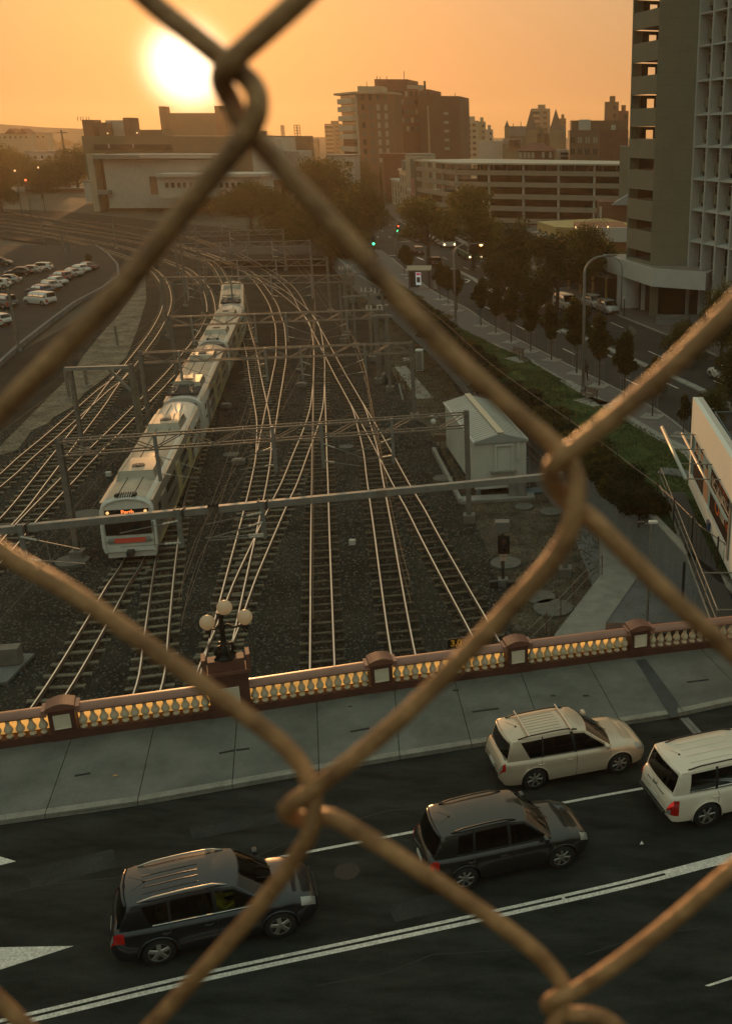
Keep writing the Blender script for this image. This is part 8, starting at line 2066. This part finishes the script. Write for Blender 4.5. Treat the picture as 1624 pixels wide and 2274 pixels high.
# young street trees, each in a square of paving
yt = [(897, 610, 545, ''), (909, 618, 548, ''), (976, 665, 585, ''), (995, 677, 592, ''), (1014, 690, 600, ''), (1067, 724, 620, ''), (1100, 741, 635, ''), (1134, 760, 640, ''), (1177, 781, 662, ''), (1223, 800, 676, ''), (1279, 829, 664, ''), (1329, 857, 700, ''), (1385, 890, 738, ''), (1447, 925, 795, ''), (1515, 967, 880, '')]
names = ['first young street tree from the junction, left of the bus shelter', 'second young street tree from the junction', 'young street tree right of the bus shelter, left of its twin', 'young street tree immediately left of the lit street lamp', 'low young street tree right behind the lit street lamp', 'young street tree right of the lit street lamp, the first clear one', 'second young street tree right of the lit street lamp', 'third young street tree right of the lit lamp, by the white saloon', 'young street tree beside the further park bench', 'slender young street tree between the two park benches', 'tallest young street tree, left of the tall curved lamp', 'full young street tree right of the tall curved lamp', 'young street tree above the thick fence wire', 'small young street tree under the fence wire', 'last young sapling, close to the billboard']
yloc = []
for (px, py, ty, _), lab in zip(yt, names):
    P = G(px, py, ST + 0.08); h = zat(P, ty) - ST; yloc.append(P)
    tree('young', (P.x, P.y, ST + 0.05), h * 1.04, h * 1.08, lab, 'street_tree', 'tree', 'young trees along the street footpath')
    q = MB().box((P.x, P.y, ST + 0.10), (1.5, 1.5, 0.04), -0.45); tag(q.build('tree_square', concrete_m), 'pale paving square under the ' + lab.replace('young ', '').split(',')[0], 'paving square', 'paving squares round the street trees')
    if px > 1060:
        g_ = thing('tree_guard', 'thin wire guard round the ' + lab.replace('young ', '').split(',')[0], 'tree guard', (P.x, P.y, ST), group='wire guards round the street trees')
        q = MB()
        for i in range(10): a = i * 0.628; q.bar((P.x + .38 * math.cos(a), P.y + .38 * math.sin(a), ST + .1), (P.x + .38 * math.cos(a), P.y + .38 * math.sin(a), ST + 2.0), 0.012)
        q.build('bars', steel_m, g_)
        MB().tube([(P.x + .38 * math.cos(i * .524), P.y + .38 * math.sin(i * .524), ST + 2.0) for i in range(13)], 0.012, 4, cap=False).build('hoop', steel_m, g_)
# median and far side trees
def big(kind, base, top, wpx, label, m=None, z=ST, name='street_tree_large', squash=1.0):
    P = G(*base, z); h = zat(P, top) - z; w = wpx * P.y / 2253 * 1.12
    return tree(kind, (P.x, P.y, z - 0.1), h, w / 0.62 if kind == 'gum' else w / 0.80, label, name, 'tree', None, m)
big('gum', (950, 590), 425, 110, 'big olive gum tree nearest the junction', leaf_b)
big('gum', (1050, 600), 398, 118, 'tallest rounded olive gum tree in the middle of the group', leaf_b)
big('round', (1145, 655), 455, 105, 'dark dense tree right of the tallest gum tree', leaf_a)
big('gum', (1120, 690), 560, 90, 'lower dark crown hanging over the silver wagon', leaf_a)
big('round', (1085, 600), 470, 70, 'shaded tree between the two big gum trees', leaf_b)
big('gum', (1235, 690), 505, 120, 'spreading dark gum tree in front of the ochre shop', leaf_a)
big('gum', (1298, 670), 488, 110, 'loose gum tree before the white fascia', leaf_a)
big('gum', (1345, 660), 520, 80, 'thin gum branches beside the lamp at the tower corner', leaf_a)
big('round', (1190, 700), 590, 90, 'low dark crown behind the young street trees', leaf_a)
big('young', (1275, 800), 655, 45, 'golden-topped street tree left of the tall curved lamp', leaf_b)
for b, tp_, w, lab in (((1600, 800), 600, 110, 'olive tree at the right edge below the gridded block'), ((1520, 815), 690, 95, 'bushy olive tree beside the thick fence wire on the right'), ((1625, 905), 740, 130, 'dark tree at the right edge over the white car'), ((1580, 960), 838, 80, 'olive shrub-like tree by the railed platform'), ((1455, 880), 800, 50, 'dark shrub in the median under the fence wire')):
    big('round', b, tp_, w, lab, leaf_b if 'olive' in lab else leaf_a)
place('s', 'white', G(1612, 845, ST), sdir(80), 'white car half hidden by the dark tree at the right edge', name='street_car')
# cypress and belt of dark trees between yard and street
big('cypress', (849, 470), 367, 22, 'narrow dark cypress by the cream terrace', leaf_a)
belt = [((560, 520), 395, 110), ((620, 540), 400, 120), ((680, 560), 400, 130), ((735, 590), 430, 130), ((775, 600), 470, 120), ((800, 560), 385, 110), ((740, 500), 340, 120), ((700, 480), 330, 90), ((660, 440), 345, 80), ((640, 400), 312, 75), ((795, 450), 335, 80), ((520, 470), 400, 90), ((470, 480), 432, 80), ((590, 470), 410, 80), ((825, 500), 395, 70)]
for i, (b, t_, w) in enumerate(belt):
    big('round' if i % 3 else 'gum', b, t_, w, ['dark tree at the left end of the belt beyond the train', 'dark tree in the belt above the train rear, second from the left', 'dark tree in the belt behind the far gantry masts', 'wide dark tree where the belt meets the retaining wall', 'dark tree at the near right end of the belt', 'tall dark tree left of the street beneath the hospital', 'olive tree high in the belt under the hospital', 'tree below the stadium floodlights', 'tree right of the ribbed shed', 'round tree against the sky below the left floodlight', 'dark tree beside the street bend under the hospital', 'tree in front of the lower pale building', 'low tree before the blank wall base', 'tree rising behind the far gantry', 'dark tree between the belt and the street bend'][i], leaf_a if i % 2 else leaf_b, z=0.5, name='belt_tree')
left = [((20, 430), 305, 90), ((60, 425), 330, 90), ((110, 425), 340, 80), ((150, 425), 345, 60), ((175, 425), 305, 90), ((5, 470), 340, 80), ((40, 400), 315, 70), ((115, 345), 296, 28), ((150, 345), 300, 30), ((95, 440), 350, 70), ((190, 400), 320, 50), ((-60, 430), 300, 120), ((-20, 380), 318, 60)]
for i, (b, t_, w) in enumerate(left):
    big('round', b, t_, w, ['large dark tree at the left edge above the car park', 'dark tree second from the left edge', 'dark rounded tree left of the tall power pole', 'dark tree directly behind the tall power pole', 'dark tree against the end of the silhouetted complex', 'lower tree mass at the far left edge', 'tree crown below the gabled apartment house', 'small round tree on the skyline right of the cream block', 'second small round tree on the left skyline', 'tree behind the low pale roof on the left', 'tree filling the gap beside the blank-walled building', 'tree partly outside the left edge', 'far tree at the left edge under the hill'][i], leaf_a if i % 2 else leaf_b, z=0.0, name='skyline_tree')
for b, t_, w, lab in (((1117, 345), 322, 22, 'small tree left of the cathedral foot'), ((1190, 335), 300, 42, 'dark tree clump in front of the cathedral gable'), ((1040, 350), 328, 30, 'tree at the foot of the cream towers'), ((198, 585), 557, 14, 'small dark bush at the corner of the car park'), ((1020, 345), 318, 30, 'tree between hospital and cream towers')):
    big('round', b, t_, w, lab, leaf_a, z=0.0 if b[0] < 300 else 8.0, name='skyline_tree')
# hedge bushes over the retaining wall
hb = spline([tuple(p + Vector((0.15, 0))) for p in wls if 50.5 < p.y < 134], 1.0)
i = 0; k = 0
ords = ['nearest', 'second', 'third', 'fourth', 'fifth', 'sixth', 'seventh', 'eighth', 'ninth', 'tenth', 'eleventh', 'twelfth', 'thirteenth', 'fourteenth', 'fifteenth', 'sixteenth', 'seventeenth', 'eighteenth', 'nineteenth', 'twentieth', 'twenty-first', 'twenty-second', 'twenty-third', 'twenty-fourth', 'twenty-fifth', 'twenty-sixth', 'twenty-seventh', 'twenty-eighth', 'twenty-ninth', 'thirtieth', 'thirty-first', 'thirty-second']
y_ = 51.5
while y_ < 132:
    j = min(range(len(hb)), key=lambda a: abs(hb[a].y - y_)); p = hb[j]; s = random.uniform(2.2, 3.2) if y_ < 68 else random.uniform(4.4, 5.4)
    near = y_ < 66
    tree('bush', (p.x + (random.uniform(-0.7, 0.5) if near else random.uniform(0.1, 0.7)), p.y, ST - (0.7 if near else 0.2)), s * 0.95 if near else 1.5, s, ords[min(k, 31)] + ' hedge bush from the bridge, ' + ('spilling over the retaining wall' if near else 'along the black lawn fence'), 'hedge_bush', 'bush', 'hedge bushes along the lawn fence', leaf_c if k % 3 else leaf_b)
    y_ += s * 0.52 if near else 4.6; k += 1
# weedy ledge on the wall top near the bridge
q = MB(); wv = [p for p in wls if 33 < p.y < 51.5]
ww = wv; n_ = len(ww); q._a([(p.x + 0.1, p.y, ST + 0.13) for p in ww] + [(p.x + 0.75, p.y, ST + 0.13) for p in ww], [(i, n_ + i, n_ + i + 1, i + 1) for i in range(n_ - 1)]); struct(q, 'wall_ledge', concrete_m)
# grass tufts on the lawn and weeds on the verges
def tufts(name, poly, n, z, m, size, seed, dens=None):
    rnd = random.Random(seed); xs3 = [p[0] for p in poly]; ys3 = [p[1] for p in poly]; mb = MB(); c = 0; tries = 0
    def inside(x, y):
        r = False; j = len(poly) - 1
        for i in range(len(poly)):
            if (poly[i][1] > y) != (poly[j][1] > y) and x < (poly[j][0] - poly[i][0]) * (y - poly[i][1]) / (poly[j][1] - poly[i][1]) + poly[i][0]: r = not r
            j = i
        return r
    while c < n and tries < n * 12:
        tries += 1; x, y = rnd.uniform(min(xs3), max(xs3)), rnd.uniform(min(ys3), max(ys3))
        if not inside(x, y): continue
        if dens and rnd.random() > dens(x, y): continue
        c += 1
        for _ in range(3):
            a = rnd.uniform(0, 3.14); s = size * rnd.uniform(0.6, 1.5); dx, dy = math.cos(a) * s, math.sin(a) * s; h = s * rnd.uniform(0.7, 1.5)
            mb._a([(x - dx * .3, y - dy * .3, z), (x + dx * .3, y + dy * .3, z), (x + dx + rnd.uniform(-.3, .3) * s, y + dy, z + h)], [(0, 1, 2)])
    o = mb.build(name, m); o['kind'] = 'stuff'; return o
patchy = lambda x, y: 0.25 + 0.75 * (math.sin(x * 0.9 + math.sin(y * 0.35) * 2) * math.sin(y * 0.5 + x * 0.3) > -0.1)
tufts('lawn_grass', [(p[0], p[1]) for p in lawn], 14000, ST + 0.09, mat('grass_blade', (0.04, 0.085, 0.024), 0.8, var=0.4, scale=0.4, col2=(0.09, 0.12, 0.04)), 0.10, 3, patchy)
tufts('dry_weeds', [(v_.x, v_.y) for v_ in [G(*q) for q in [(770, 640), (812, 700), (845, 760), (872, 830), (935, 930), (985, 1010), (1040, 1130), (1085, 1230), (1120, 1330), (1150, 1450), (1235, 1404), (1330, 1270), (1320, 1170), (1190, 1100), (1040, 905), (970, 800), (912, 712), (860, 632)]]], 7000, -0.03, mat('dry_grass', (0.13, 0.11, 0.055), 0.9, var=0.35, scale=0.6, col2=(0.24, 0.20, 0.11)), 0.10, 4, patchy)
# loose stones on the verge and sand bank
def stones(name, poly, n, z, m, s0, s1, seed):
    rnd = random.Random(seed); mb = MB(); xs3 = [p[0] for p in poly]; ys3 = [p[1] for p in poly]; c = 0
    while c < n:
        x, y = rnd.uniform(min(xs3), max(xs3)), rnd.uniform(min(ys3), max(ys3)); j = len(poly) - 1; r = False
        for i in range(len(poly)):
            if (poly[i][1] > y) != (poly[j][1] > y) and x < (poly[j][0] - poly[i][0]) * (y - poly[i][1]) / (poly[j][1] - poly[i][1]) + poly[i][0]: r = not r
            j = i
        if not r: continue
        c += 1; s = rnd.uniform(s0, s1); a = rnd.random() * 3
        mb._a([(x + s * math.cos(a), y + s * math.sin(a), z), (x + s * math.cos(a + 2.1), y + s * math.sin(a + 2.1), z), (x + s * math.cos(a + 4.2), y + s * math.sin(a + 4.2), z), (x + s * .2, y, z + s * rnd.uniform(.6, 1.1))], [(0, 1, 3), (1, 2, 3), (2, 0, 3)])
    o = mb.build(name, m); o['kind'] = 'stuff'; return o
stones('ballast_stones', [(-40, 26), (10, 26), (8, 55), (-6, 95), (-24, 100), (-44, 80)], 60000, -0.065, mat('ballast_stone', (0.085, 0.088, 0.085), 0.9, var=0.5, scale=9, col2=(0.20, 0.18, 0.15)), 0.035, 0.10, 9)
# text to real meshes
for o in list(bpy.data.objects):
    if o.type == 'FONT':
        dg = bpy.context.evaluated_depsgraph_get(); me = bpy.data.meshes.new_from_object(o.evaluated_get(dg)); n = bpy.data.objects.new(o.name.split('.')[0], me); COL.objects.link(n)
        n.parent = o.parent; n.matrix_local = o.matrix_local.copy(); bpy.data.objects.remove(o)
# the dusty air
HAZE = 0.00021
hz = MB().box((-150, 1050, 36), (3300, 2300, 75)).build('haze', None, kind='stuff')
hm = bpy.data.materials.new('haze'); hm.use_nodes = True; hn = hm.node_tree; hn.nodes.clear()
ho = hn.nodes.new('ShaderNodeOutputMaterial'); hv = hn.nodes.new('ShaderNodeVolumePrincipled')
hv.inputs['Color'].default_value = (1.0, 0.80, 0.55, 1); hv.inputs['Density'].default_value = HAZE; hv.inputs['Anisotropy'].default_value = 0.55
hn.links.new(hv.outputs[0], ho.inputs['Volume']); hz.data.materials.append(hm)
